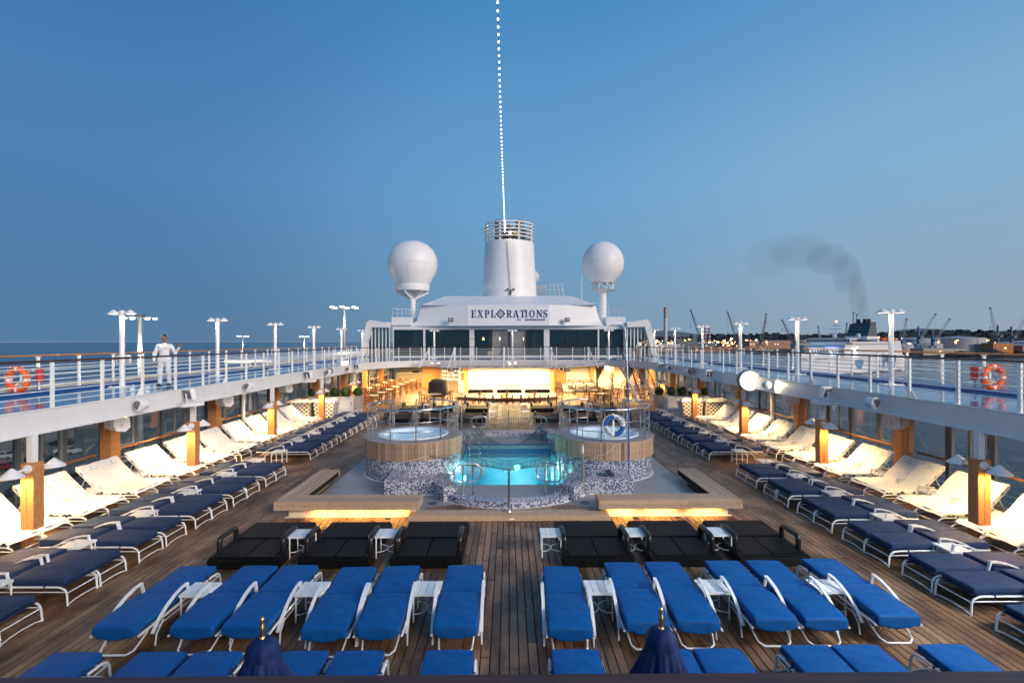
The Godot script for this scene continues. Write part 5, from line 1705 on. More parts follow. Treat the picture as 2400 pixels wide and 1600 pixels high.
func towel_lounger(ph: float) -> Node3D:
	# the same frame with the back raised, a navy cushion, and a white towel cover over all of it
	var t := Node3D.new()
	var bend := func(z: float) -> Vector2:   # run along the lounger from foot (+) to head (-): (z, y)
		if z > 0.16: return Vector2(z, 0.44)
		if z > -0.16:
			var a := (0.16 - z) / 0.32
			return Vector2(0.16 - 0.32 * a + 0.045 * a * a, 0.44 + 0.125 * a * a)
		return Vector2(-0.115, 0.565) + Vector2(-0.69, 0.70).normalized() * (-0.16 - z)
	var seat := func(p: Vector3) -> Vector3:
		var q: Vector2 = bend.call(p.z)
		return Vector3(p.x, q.y - 0.055 + p.y, q.x)
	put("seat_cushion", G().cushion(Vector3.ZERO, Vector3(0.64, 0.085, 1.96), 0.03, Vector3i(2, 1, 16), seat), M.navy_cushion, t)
	var r := RandomNumberGenerator.new()
	r.seed = 99
	var drape := func(u: float, v: float) -> Vector3:
		var z := lerpf(1.02, -0.98, v)
		var q: Vector2 = bend.call(z)
		var across := (u - 0.5) * 2.0
		var x := signf(across) * minf(absf(across) * 0.42, 0.345)
		var over := maxf(0.0, absf(across) * 0.42 - 0.345)
		var sag := over * (1.0 + 0.35 * sin(z * 17.0 + ph) + 0.25 * sin(z * 41.0 + across * 5.0 + ph * 2.0))
		var edge := 0.0
		if v < 0.04: edge = (0.04 - v) / 0.04 * 0.085
		if v > 0.97: edge = (v - 0.97) / 0.03 * 0.05
		var y := q.y + 0.008 + 0.007 * sin(z * 7.0 + across * 2.0 + ph) + 0.005 * sin(z * 15.0 - across * 6.0 + ph * 3.0) + 0.006 * exp(-pow((z + across * 0.12 - 0.3 * sin(ph)) * 14.0, 2.0)) - sag - edge * 0.9
		return Vector3(x * (1.0 + 0.02 * sin(z * 31.0) * (over * 8.0)), y, q.x + 0.03 * edge)
	put("towel_cover", G().sheet(24, 64, drape), M.towel, t)
	lounger_frame(t)
	for s in [-1.0, 1.0]:
		put("back_rail", G().rod(Vector3(s * 0.335, 0.35, 0.0), Vector3(s * 0.335, 1.02, -0.68), 0.015), M.white_frame, t)
		put("back_prop", G().rod(Vector3(s * 0.3, 0.78, -0.44), Vector3(s * 0.3, 0.25, -0.72), 0.011), M.white_frame, t)
		put("strap", G().box(Vector3(s * 0.345, 0.345, 0.62), Vector3(0.036, 0.06, 0.045), 0.006), M.navy_strap, t)
	# the printed mark on the back
	var up := Vector2(-0.69, 0.70).normalized()
	var basis := Basis(Vector3(-1, 0, 0), Vector3(0, up.y, up.x), Vector3(0, -up.x, up.y) * 1.0)
	basis = Basis(Vector3(1, 0, 0), Vector3(0, up.y, up.x), Vector3(1, 0, 0).cross(Vector3(0, up.y, up.x)))
	var q: Vector2 = bend.call(-0.70)
	var o := put("printed_name", text_mesh("NORWEGIAN", 0.035, "Droid Serif", false, 0.002), M.logo_grey, t)
	o.transform = Transform3D(basis, Vector3(0, q.y + 0.012, q.x) + basis.z * 0.006)
	var g := G()
	for a in 4:
		g.box(Vector3((a % 2 - 0.5) * 0.035, (a / 2 - 0.5) * 0.035, 0), Vector3(0.028, 0.028, 0.002))
	q = bend.call(-0.78)
	var e := put("printed_emblem", g, M.logo_grey, t)
	e.transform = Transform3D(basis, Vector3(0, q.y + 0.012, q.x) + basis.z * 0.006)
	return t

func side_table() -> Node3D:
	var t := Node3D.new()
	for i in 4:
		put("slat", G().box(Vector3(-0.1725 + i * 0.115, 0.475, 0), Vector3(0.108, 0.016, 0.44), 0.003), M.white_frame, t)
	put("apron", G().box(Vector3(0, 0.455, 0.215), Vector3(0.45, 0.022, 0.02)).box(Vector3(0, 0.455, -0.215), Vector3(0.45, 0.022, 0.02)).box(Vector3(0.215, 0.455, 0), Vector3(0.02, 0.022, 0.41)).box(Vector3(-0.215, 0.455, 0), Vector3(0.02, 0.022, 0.41)), M.white_frame, t)
	for x in [-0.2, 0.2]:
		for z in [-0.2, 0.2]:
			put("leg", G().rod(Vector3(x, 0.0, z), Vector3(x, 0.445, z), 0.016, 0.016, 7), M.white_frame, t)
	put("stretcher", G().tube(arc(Vector3(-0.2, 0.14, 0), Vector3.RIGHT, Vector3(0, 0, 1), 0.2, -PI / 2, PI / 2, 10), 0.010, 6), M.white_frame, t)
	put("stretcher", G().tube(arc(Vector3(0.2, 0.14, 0), Vector3.RIGHT, Vector3(0, 0, 1), 0.2, PI / 2, PI * 1.5, 10), 0.010, 6), M.white_frame, t)
	return t

func add_copy(proto: Node3D, called: String, label: String, cat: String, group: String, at: Vector3, turn: float) -> Node3D:
	var o: Node3D = proto.duplicate()
	o.name = numbered(called)
	add_child(o, true)
	o.position = at
	o.rotation.y = turn
	return tag(o, label, cat, group)

func loungers() -> void:
	var blues := []
	var navies := []
	for i in 4:
		blues.append(lounger(M.blue_cushion, 11 + i))
		support_loop(blues[i])
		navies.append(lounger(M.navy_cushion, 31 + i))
	var whites := [towel_lounger(0.0), towel_lounger(2.1), towel_lounger(4.4)]
	var table := side_table()
	# two rows athwart the deck in front, feet towards the pool
	var xs := [-5.75, -4.62, -3.87, -2.72, -1.94, -0.80, 0.92, 2.08, 2.84, 4.00, 4.76, 5.88]
	var tn := [0.01, 0.0, 0.0, 0.045, 0.03, 0.01, -0.03, -0.03, -0.035, -0.02, -0.03, -0.015]
	for i in 12:
		var half := "left" if i < 6 else "right"
		var k := i if i < 6 else i - 6
		var dj: float = 8.27 + 0.06 * [0.0, 0.1, 0.3, -1.2, -0.6, -0.2, -1.5, 1.0, 1.2, 2.0, 2.0, 3.0][i]
		add_copy(blues[i % 4], "sun_lounger", "blue lounger of the row behind the black daybeds, %s from the left, %s half" % [ORD[k], half], "sun lounger", "blue loungers in front of the daybeds", P(xs[i], 0, dj), PI + tn[i])
		add_copy(blues[(i + 2) % 4], "sun_lounger", "blue lounger of the row at the picture's bottom edge, %s from the left, %s half" % [ORD[k], half], "sun lounger", "blue loungers nearest the camera", P(xs[i] - 0.02 + 0.04 * sin(i * 3.0), 0, 5.70 + (0.06 if i > 8 else 0.0)), PI + tn[i] * 0.6)
	for i in 6:
		add_copy(table, "side_table", "small white slatted table between blue loungers before the daybeds, %s from the left" % ORD[i], "side table", "white side tables in the front row", P([-5.16, -3.29, -1.37, 1.50, 3.42, 5.34][i], 0, 8.38), 0.0)
		if i in [0, 1, 4, 5]:
			add_copy(table, "side_table", "small white slatted table between the loungers nearest the camera, %s from the left" % ORD[[0, 1, 4, 5].find(i)], "side table", "white side tables in the front row", P([-5.16, -3.29, -1.37, 1.50, 3.42, 5.34][i], 0, 5.62), 0.0)
	# flat navy loungers along both sides, feet towards the middle
	var port := [7.13, 7.92, 9.12, 9.75, 10.81, 11.60, 12.65, 13.34, 14.37, 15.12, 16.22, 16.93, 19.77, 20.47, 21.47, 22.15, 23.27, 24.05, 25.0, 25.8, 26.7, 27.45, 28.5, 29.25]
	var star := [6.77, 7.51, 8.63, 9.37, 10.44, 11.12, 12.22, 12.93, 14.07, 14.67, 15.84, 16.51, 19.53, 20.12, 21.17, 21.87, 23.07, 23.77, 24.87, 25.57, 26.67, 27.37, 28.47, 29.17]
	for i in 24:
		for s in [-1.0, 1.0]:
			var d: float = port[i] if s < 0 else star[i]
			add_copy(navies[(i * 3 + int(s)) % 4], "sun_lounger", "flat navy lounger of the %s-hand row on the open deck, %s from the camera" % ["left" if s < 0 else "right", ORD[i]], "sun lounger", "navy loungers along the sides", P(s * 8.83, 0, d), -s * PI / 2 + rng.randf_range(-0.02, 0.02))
	var n := 0
	for i in range(1, 23, 2):
		for s in [-1.0, 1.0]:
			var l: Array = port if s < 0 else star
			var d: float = (l[i] + l[i + 1]) / 2.0
			if l[i + 1] - l[i] > 2.0: d = l[i] + 0.62
			add_copy(table, "side_table", "white side table between navy loungers on the %s, %s from the camera" % ["left" if s < 0 else "right", ORD[(i - 1) / 2]], "side table", "white side tables among the navy loungers", P(s * 8.85, 0, d), PI / 2)
	for s in [-1.0, 1.0]:
		add_copy(table, "side_table", "white side table standing alone in the gap of the %s-hand lounger row" % ["left" if s < 0 else "right"], "side table", "white side tables among the navy loungers", P(s * 8.7, 0, 18.95 if s < 0 else 18.75), PI / 2)
	# towelled loungers against the windows, backs raised
	for k in 11:
		for m in 2:
			for s in [-1.0, 1.0]:
				var far: float = (10.10 + 1.77 * k if s < 0 else 9.75 + 1.80 * k) - (0.71 if m == 0 else 0.0)
				if far > 28.2: continue
				add_copy(whites[(k * 2 + m + int(s)) % 3], "towelled_lounger", "lounger with a white towel cover by the %s windows, %s from the camera" % ["left" if s < 0 else "right", ORD[2 * k + m]], "sun lounger", "loungers with white towel covers by the windows", P(s * 11.43, 0, far - 0.33), -s * PI / 2 + rng.randf_range(-0.025, 0.025))
	for k in 10:
		for s in [-1.0, 1.0]:
			add_copy(table, "side_table", "white side table between towelled loungers on the %s, %s from the camera" % ["left" if s < 0 else "right", ORD[k]], "side table", "white side tables among the towelled loungers", P(s * 11.55, 0, (10.10 + 1.77 * k if s < 0 else 9.75 + 1.80 * k) + 0.19), PI / 2)
	daybeds(table)
	for p in blues + navies + whites + [table]: p.free()


func daybed() -> Node3D:
	var t := Node3D.new()
	put("base", G().box(Vector3(0, 0.105, 0), Vector3(1.46, 0.20, 2.0), 0.02), M.wicker, t)
	for s in [-1.0, 1.0]:
		put("seat_panel", G().box(Vector3(s * 0.305, 0.215, 0.47), Vector3(0.60, 0.05, 0.94), 0.015), M.wicker, t)
		put("side_board", G().box(Vector3(s * 0.67, 0.21, 0.47), Vector3(0.115, 0.045, 0.95), 0.015), M.wicker, t)
		var p := [Vector3(s * 0.66, 0.22, 0.66), Vector3(s * 0.66, 0.42, 0.66), Vector3(s * 0.66, 0.485, 0.63), Vector3(s * 0.66, 0.51, 0.56), Vector3(s * 0.66, 0.51, 0.12), Vector3(s * 0.66, 0.485, 0.05), Vector3(s * 0.66, 0.42, 0.02), Vector3(s * 0.66, 0.22, 0.02)]
		put("arm", G().tube(p, 0.055, 10), M.wicker_arm, t)
	put("back_panel", G().box(Vector3(0, 0.225, -0.50), Vector3(1.44, 0.06, 0.97), 0.02), M.wicker, t)
	return t

func daybeds(table: Node3D) -> void:
	var bed := daybed()
	var xs := [-5.38, -3.56, -1.69, 1.82, 3.60, 5.42]
	for i in 6:
		add_copy(bed, "wicker_daybed", "black wicker double daybed before the pool, %s from the left" % ORD[i], "daybed", "black daybeds before the pool", P(xs[i], 0, 11.1), 0.0)
	var tx := [-4.45, -2.62, 0.9, 2.73, 4.54]
	for i in 5:
		add_copy(table, "side_table", "small white table between the black daybeds, %s from the left" % ORD[i], "side table", "white side tables among the daybeds", P(tx[i], 0, 10.8), 0.0)
	# and the same at the after end of the pool, two rows
	var k := 0
	for d in [29.2, 33.3]:
		for x in [-6.4, -4.35, -2.1, 2.2, 4.3, 6.3]:
			add_copy(bed, "wicker_daybed", "black wicker double daybed beyond the pool, %s from the left in the %s row" % [ORD[k % 6], "nearer" if k < 6 else "farther"], "daybed", "black daybeds beyond the pool", P(x, 0, d), PI if d > 30 else 0.0)
			k += 1
	k = 0
	for d in [29.6, 33.0]:
		for x in [-5.4, -0.95, 1.0, 5.3]:
			add_copy(table, "side_table", "small white table beyond the pool, %s from the left in the %s row" % [ORD[k % 4], "nearer" if k < 4 else "farther"], "side table", "white side tables among the daybeds", P(x, 0, d), 0.0)
			k += 1
	bed.free()


# ---------------------------------------------------------------- parasols, planters, baskets and other things on deck
func deck_furniture() -> void:
	for e in [["left", -1.94, 3.93, 2.44], ["right", 1.20, 3.93, 2.50]]:
		var t := thing("closed_parasol", "closed navy parasol with a brass finial at the bottom of the picture, the %s one" % e[0], "parasol", "closed parasols by the camera", P(e[1], 0, e[2]))
		var top: float = e[3] - 0.17
		put("finial", G().lathe([Vector2(0.028, 0.0), Vector2(0.022, 0.02), Vector2(0.016, 0.03), Vector2(0.024, 0.07), Vector2(0.02, 0.11), Vector2(0.012, 0.125), Vector2(0.018, 0.14), Vector2(0.018, 0.16), Vector2(0.008, 0.175), Vector2(0, 0.178)], 14, Vector3(0, top, 0)), M.brass, t)
		put("pole", G().rod(Vector3.ZERO, Vector3(0, top, 0), 0.022, 0.022, 10), M.steel_dull, t)
		put("base", G().rod(Vector3.ZERO, Vector3(0, 0.09, 0), 0.28, 0.25, 24), M.white_frame, t)
		var seed_off: float = e[1]
		var skirt := func(r0: float, r1: float, y0: float, y1: float, folds: float, deep: float) -> Callable:
			return func(u: float, v: float) -> Vector3:
				var a := u * TAU
				var r := lerpf(r0, r1, v) * (1.0 + deep * v * (sin(a * folds + seed_off + v * 1.3) + 0.5 * sin(a * folds * 2.3 + 1.0)))
				return Vector3(cos(a) * r, lerpf(y0, y1, v) - 0.03 * v * sin(a * folds + 1.0), sin(a) * r)
		put("cap_cover", G().sheet(40, 8, func(u, v):
			var a: float = u * TAU
			var r: float = (0.03 + 0.092 * sin(v * PI / 2)) * (1.0 + 0.07 * v * sin(a * 7.0))
			return Vector3(cos(a) * r, top + 0.01 - 0.14 * pow(v, 2.0), sin(a) * r)), M.umbrella_blue, t)
		put("flap", G().sheet(90, 12, skirt.call(0.105, 0.215, top - 0.09, top - 0.46, 7.0, 0.26)), M.umbrella_blue, t)
		put("folded_canopy", G().sheet(90, 20, skirt.call(0.09, 0.15, top - 0.12, top - 1.45, 8.0, 0.22)), M.umbrella_blue, t)
	# planters with clipped box balls, white cabinets and woven baskets at both sides
	var leaf_ball := ball_mesh()
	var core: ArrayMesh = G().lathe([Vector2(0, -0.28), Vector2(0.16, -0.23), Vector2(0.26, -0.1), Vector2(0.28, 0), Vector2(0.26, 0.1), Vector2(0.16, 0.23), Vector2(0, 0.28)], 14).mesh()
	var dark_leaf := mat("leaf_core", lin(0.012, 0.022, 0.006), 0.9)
	for s in [-1.0, 1.0]:
		var hand := "left" if s < 0 else "right"
		for i in 5:
			var x: float = [12.9, 12.15, 11.45, 10.75, 9.95][i]
			var b := thing("box_ball", "clipped green box ball on the %s, %s from the windows" % [hand, ORD[i]], "shrub", "clipped box balls", P(s * x, 1.29, 32.9), rng.randf() * TAU)
			b.scale = Vector3.ONE * rng.randf_range(0.96, 1.05)
			var f := put("foliage", leaf_ball, M.leaf, b)
			f.set_meta("kind", "stuff")
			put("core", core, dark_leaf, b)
			if i < 4: continue
			var p := thing("tall_planter", "tall tapered grey planter under the last box ball on the %s" % hand, "planter", "tall grey planters", P(s * x, 0, 32.9))
			var w := PackedVector2Array([Vector2(-0.27, 0.02), Vector2(0.27, 0.02), Vector2(0.31, 1.03), Vector2(-0.31, 1.03)])
			put("body", G().slab(w, -0.3, 0.3), M.planter_grey, p)
			put("rim", G().box(Vector3(0, 1.04, 0), Vector3(0.66, 0.05, 0.64), 0.01), M.planter_grey, p)
		var lp := thing("long_planter", "long pale planter box carrying four box balls on the %s" % hand, "planter", "long planter boxes", P(s * 11.8, 0, 32.9))
		put("box", G().box(Vector3(0, 0.52, 0), Vector3(2.9, 1.0, 0.6), 0.02), M.cream_light, lp)
		put("soil", G().box(Vector3(0, 1.022, 0), Vector3(2.7, 0.02, 0.5)), M.caulk, lp)
		var c := thing("white_cabinet", "white deck cabinet with panelled doors in front of the box balls on the %s" % hand, "cabinet", "white deck cabinets", P(s * 11.4, 0, 31.9))
		put("carcass", G().box(Vector3(0, 0.51, 0), Vector3(2.7, 0.96, 0.9), 0.015), M.white_paint, c)
		put("worktop", G().box(Vector3(0, 1.01, 0), Vector3(2.8, 0.04, 1.0), 0.012), M.white_paint, c)
		for q in [-0.95, -0.32, 0.32, 0.95]:
			var d := put("door_panel", G().box(Vector3(q, 0.5, 0.456), Vector3(0.58, 0.8, 0.012), 0.004), M.lamp_white, c)
			put("pull", G().box(Vector3(q + 0.22, 0.62, 0.468), Vector3(0.02, 0.12, 0.012)), M.steel_dull, d)
		put("side_sign", G().box(Vector3(-s * 1.3525, 0.66, 0.0), Vector3(0.004, 0.2, 0.12)), M.logo_blue, c)
		for i in 2:
			var b := thing("woven_basket", "blue and cream woven basket %s, heaped with folded towels, on the %s" % [["by the windows", "by the lamp post"][i], hand], "basket", "woven towel baskets", P(s * [12.45, 11.05][i], 0, [30.1, 30.25][i]), 0.0)
			var f := func(u: float, v: float) -> Vector3:
				var a := u * TAU
				var k := Vector2(cos(a), sin(a))
				var sq := k / maxf(absf(k.x), absf(k.y))
				var q := sq.lerp(k * 1.1, 0.18)
				var fl := 1.0 + 0.16 * pow(v, 2.0)
				return Vector3(q.x * 0.60 * fl, 0.08 + 0.92 * v, q.y * 0.42 * fl)
			put("weave", G().sheet(64, 10, f, 4.6, 1.0), M.weave, b)
			put("base", G().box(Vector3(0, 0.06, 0), Vector3(1.18, 0.08, 0.8), 0.02), M.dark_grey, b)
			put("rim_roll", G().tube(range(48).map(func(j): return f.call(j / 48.0, 1.0)), 0.03, 6, true), M.towel, b)
			for j in 6:
				put("folded_towel", G().cushion(Vector3(-0.4 + 0.4 * (j % 3), 1.0 + 0.09 * (j / 3), 0.0), Vector3(0.42, 0.12, 0.78), 0.05, Vector3i(2, 1, 2)), M.towel, b)
			for x in [-0.5, 0.5]:
				put("foot", G().rod(Vector3(x, 0, 0.3), Vector3(x, 0.03, 0.3), 0.03), M.dark_grey, b)


func ball_mesh() -> ArrayMesh:
	var g := G()
	var r := RandomNumberGenerator.new()
	r.seed = 12
	for i in 1500:
		var d := Vector3(r.randfn(), r.randfn(), r.randfn()).normalized()
		var p := d * r.randf_range(0.265, 0.325)
		var s := r.randf_range(0.014, 0.026)
		var a := d.cross(Vector3(r.randfn(), r.randfn(), r.randfn())).normalized()
		var b := (d.cross(a) + d * r.randf_range(-0.7, 0.7)).normalized()
		var k := r.randf_range(0.5, 1.3)
		g.tint = Color(0.065 * k, 0.115 * k, 0.022 * k)
		g.tri(p - a * s - b * s * 0.4, p + b * s * 1.5, p + a * s - b * s * 0.4, d, d, d)
	return g.mesh()


# ---------------------------------------------------------------- tables and chairs of the terrace
func teak_chair() -> Node3D:
	# faces +z
	var t := Node3D.new()
	put("seat", G().box(Vector3(0, 0.44, 0.0), Vector3(0.46, 0.03, 0.44), 0.01), M.chair_wood, t)
	for s in [-1.0, 1.0]:
		put("leg", G().bar([Vector3(s * 0.22, 0, 0.21), Vector3(s * 0.22, 0.64, 0.20)], Vector3.RIGHT, 0.04, 0.045), M.chair_wood, t)
		put("leg", G().bar([Vector3(s * 0.22, 0, -0.27), Vector3(s * 0.22, 0.44, -0.21), Vector3(s * 0.22, 0.90, -0.30)], Vector3.RIGHT, 0.04, 0.04), M.chair_wood, t)
		put("armrest", G().box(Vector3(s * 0.235, 0.655, -0.01), Vector3(0.055, 0.028, 0.50), 0.008), M.chair_wood, t)
	for i in 5:
		put("back_slat", G().box(Vector3(0, 0.56 + i * 0.085, -0.232 - i * 0.0155), Vector3(0.40, 0.05, 0.018), 0.004), M.chair_wood, t)
	put("rail", G().box(Vector3(0, 0.40, 0.19), Vector3(0.42, 0.05, 0.025)).box(Vector3(0, 0.40, -0.2), Vector3(0.42, 0.05, 0.025)), M.chair_wood, t)
	return t

func round_table(r: float) -> Node3D:
	var t := Node3D.new()
	put("tabletop", G().lathe([Vector2(0, 0.745), Vector2(r - 0.01, 0.745), Vector2(r, 0.735), Vector2(r, 0.722), Vector2(r - 0.015, 0.715), Vector2(0, 0.715)], 32), M.tabletop, t)
	put("pedestal", G().rod(Vector3(0, 0.04, 0), Vector3(0, 0.712, 0), 0.075, 0.065, 14), M.dark_grey, t)
	put("foot", G().lathe([Vector2(0, 0.05), Vector2(0.1, 0.05), Vector2(0.30, 0.02), Vector2(0.30, 0.0)], 20), M.dark_grey, t)
	return t

func terrace_furniture() -> void:
	var chair := teak_chair()
	var big := round_table(0.56)
	var small := round_table(0.46)
	# five round tables in a line before the stage
	var xs := [-5.5, -3.2, -1.15, 0.91, 2.93]
	for i in 5:
		add_copy(big, "round_table", "round pale-topped table in the line before the bright stage, %s from the left" % ORD[i], "table", "round tables before the stage", P(xs[i], 0, 36.8), 0)
		for s in [-1.0, 1.0]:
			add_copy(chair, "teak_chair", "slatted teak chair on the %s of the %s round table before the stage" % ["left" if s < 0 else "right", ORD[i]], "chair", "teak chairs before the stage", P(xs[i] + s * 0.82, 0, 36.95), -s * PI / 2 + rng.randf_range(-0.25, 0.25))
	# dining tables on the left, two files
	var files := [[-9.9, [36.2, 38.3, 40.8, 43.2, 45.6, 48.0, 50.4]], [-12.0, [39.5, 42.2, 45.0, 47.6, 50.4]]]
	for f in 2:
		for i in files[f][1].size():
			var d: float = files[f][1][i]
			var x: float = files[f][0]
			var where: String = ["aisle", "window"][f]
			add_copy(small, "dining_table", "round cream-topped dining table on the left, %s along the %s" % [ORD[i], where], "table", "dining tables on the left of the terrace", P(x, 0, d), 0)
			for q in [[0.78, 0.10, -PI / 2], [-0.78, -0.05, PI / 2], [-0.1, -0.74, 0.0]] if f == 0 else [[0.74, 0.0, -PI / 2], [0.0, -0.76, 0.0]]:
				add_copy(chair, "teak_chair", "slatted teak chair %s the %s dining table along the %s" % ["right of" if q[0] > 0.5 else ("left of" if q[0] < -0.5 else "in front of"), ORD[i], where], "chair", "teak chairs of the left dining tables", P(x + q[0], 0, d + q[1]), q[2] + (PI if q[1] < -0.5 else 0.0) + rng.randf_range(-0.2, 0.2))
	# tables and chairs on the right, partly behind the tub railing and the stairs
	var rt := [[7.05, 36.9], [7.1, 39.6], [9.6, 40.6], [11.6, 38.4], [11.9, 42.3]]
	for i in rt.size():
		add_copy(big if i == 0 else small, "dining_table", "round pale-topped table on the right of the terrace, %s from the camera" % ORD[i], "table", "round tables on the right of the terrace", P(rt[i][0], 0, rt[i][1]), 0)
		for q in [[0.8, 0.15, -PI / 2], [-0.85, 0.1, PI / 2], [0.25, 0.8, PI], [0.1, -0.85, 0.0]].slice(0, 4 if i < 2 else 3):
			add_copy(chair, "teak_chair", "slatted teak chair %s the %s round table on the right" % ["right of" if q[0] > 0.5 else ("left of" if q[0] < -0.5 else ("behind" if q[1] > 0 else "in front of")), ORD[i]], "chair", "teak chairs on the right of the terrace", P(rt[i][0] + q[0], 0, rt[i][1] + q[1]), q[2] + (PI if absf(q[1]) > 0.5 else 0.0) + rng.randf_range(-0.3, 0.3))
	for p in [chair, big, small]: p.free()
	# white sofas with cushions on the stage
	for k in 3:
		var x: float = [-2.35, 0.05, 2.4][k]
		var t := thing("white_sofa", "white cushioned sofa with dark woven sides on the bright stage, %s" % ["left one", "middle one", "right one"][k], "sofa", "white sofas on the stage", P(x, 0.28, 42.2))
		put("base", G().box(Vector3(0, 0.14, 0), Vector3(2.1, 0.26, 0.8), 0.02), M.wicker, t)
		for s in [-1.0, 1.0]:
			put("side", G().box(Vector3(s * 1.0, 0.30, -0.05), Vector3(0.1, 0.44, 0.8), 0.04), M.pillow, t)
		put("back", G().box(Vector3(0, 0.45, -0.36), Vector3(1.9, 0.5, 0.1), 0.03), M.pillow, t)
		for i in 3:
			put("seat_cushion", G().cushion(Vector3(-0.62 + i * 0.62, 0.35, 0.06), Vector3(0.6, 0.15, 0.7), 0.05, Vector3i(2, 1, 2)), M.pillow, t)
			put("back_cushion", G().cushion(Vector3(-0.62 + i * 0.62, 0.6, -0.22), Vector3(0.6, 0.42, 0.16), 0.07, Vector3i(2, 2, 1)), M.pillow, t)
		for i in 2:
			var pl := put("throw_pillow", G().cushion(Vector3.ZERO, Vector3(0.44, 0.44, 0.14), 0.065, Vector3i(2, 2, 1)), M.pillow, t)
			pl.transform = Transform3D(Basis(Vector3(0, 0, 1), PI / 4 + 0.1 * i) , Vector3(-0.7 + i * 1.3, 0.66, -0.02))
	# dark rattan sofas and armchairs with cream cushions on the right
	var k := 0
	for q in [[5.85, 43.0, 1.9], [6.0, 45.6, 2.0], [6.0, 48.0, 2.3]]:
		var t := thing("rattan_sofa", "dark cane sofa with crossed back bars and cream cushions, %s from the camera" % ORD[k], "sofa", "dark cane sofas on the right", P(q[0] + 0.8, 0, q[1]))
		k += 1
		var w: float = q[2]
		for x in [-w / 2, 0.0, w / 2]:
			put("back_post", G().box(Vector3(x, 0.46, 0.36), Vector3(0.06, 0.92, 0.05), 0.01), M.dark, t)
		put("top_rail", G().box(Vector3(0, 0.90, 0.36), Vector3(w + 0.06, 0.05, 0.06), 0.01), M.dark, t)
		put("low_rail", G().box(Vector3(0, 0.34, 0.36), Vector3(w, 0.05, 0.05), 0.01), M.dark, t)
		for i in 2:
			var c := -w / 4 + i * w / 2
			put("cross_bar", G().tube([Vector3(c - w / 4, 0.38, 0.36), Vector3(c, 0.62, 0.36), Vector3(c + w / 4, 0.86, 0.36)], 0.018, 5).tube([Vector3(c - w / 4, 0.86, 0.36), Vector3(c, 0.62, 0.36), Vector3(c + w / 4, 0.38, 0.36)], 0.018, 5), M.dark, t)
			put("seat_cushion", G().cushion(Vector3(c, 0.40, 0), Vector3(w / 2 - 0.03, 0.15, 0.66), 0.05, Vector3i(2, 1, 2)), M.pillow, t)
			put("back_cushion", G().cushion(Vector3(c, 0.66, 0.26), Vector3(w / 2 - 0.05, 0.42, 0.14), 0.06, Vector3i(2, 2, 1)), M.pillow, t)
		for s in [-1.0, 1.0]:
			put("arm", G().tube([Vector3(s * w / 2, 0.0, -0.34), Vector3(s * w / 2, 0.62, -0.34), Vector3(s * w / 2, 0.66, 0.36)], 0.025, 6), M.dark, t)
		put("frame", G().box(Vector3(0, 0.29, 0), Vector3(w, 0.05, 0.7), 0.01), M.dark, t)
	k = 0
	for q in [[5.05, 42.6, -0.7], [4.85, 45.4, -0.9], [9.0, 44.8, 0.8], [10.2, 45.6, 0.9], [10.9, 44.0, 0.9]]:
		var t := thing("rattan_armchair", "reclined dark cane armchair with cream cushions, %s of those right on the terrace" % ORD[k], "armchair", "dark cane armchairs on the right", P(q[0], 0, q[1]), q[2] + PI)
		k += 1
		for s in [-1.0, 1.0]:
			put("side_frame", G().tube([Vector3(s * 0.33, 0, 0.34), Vector3(s * 0.33, 0.58, 0.30), Vector3(s * 0.33, 0.62, -0.12)], 0.022, 6).tube([Vector3(s * 0.33, 0, -0.42), Vector3(s * 0.33, 0.34, -0.2), Vector3(s * 0.33, 0.98, -0.5)], 0.022, 6).tube([Vector3(s * 0.33, 0.05, 0.33), Vector3(s * 0.33, 0.55, -0.25)], 0.014, 5), M.dark, t)
		put("back_cushion", G().cushion(Vector3(0, 0.66, -0.28), Vector3(0.56, 0.55, 0.12), 0.05, Vector3i(2, 2, 1), func(p): return Vector3(p.x, p.y, p.z - p.y * 0.42)), M.pillow, t)
		put("seat_cushion", G().cushion(Vector3(0, 0.38, 0.05), Vector3(0.58, 0.14, 0.6), 0.05, Vector3i(2, 1, 2)), M.pillow, t)
		put("seat_frame", G().box(Vector3(0, 0.285, 0.04), Vector3(0.64, 0.04, 0.62), 0.01), M.dark, t)
		put("head_rail", G().rod(Vector3(-0.35, 0.98, -0.5), Vector3(0.35, 0.98, -0.5), 0.024), M.dark, t)
	# the covered grill
	var g := thing("covered_grill", "large grill under a black fitted cover left of the bright wall", "grill", "", P(-5.9, 0, 41.8))
	var f := func(p: Vector3) -> Vector3:
		var y := p.y + 0.78
		var lean := 0.18 * smoothstep(0.9, 1.6, y) * clampf(-p.x, 0, 1)
		return Vector3(p.x * (1.0 - 0.06 * smoothstep(0.0, 1.5, y)) + 0.02 * sin(y * 9.0 + p.z * 6.0), p.y - lean, p.z * (1.0 + 0.03 * sin(p.x * 14.0) * (1.0 - y / 1.6)))
	put("cover", G().cushion(Vector3(0, 0.79, 0), Vector3(1.75, 1.54, 0.85), 0.36, Vector3i(5, 5, 4), f), M.black_cover, g)


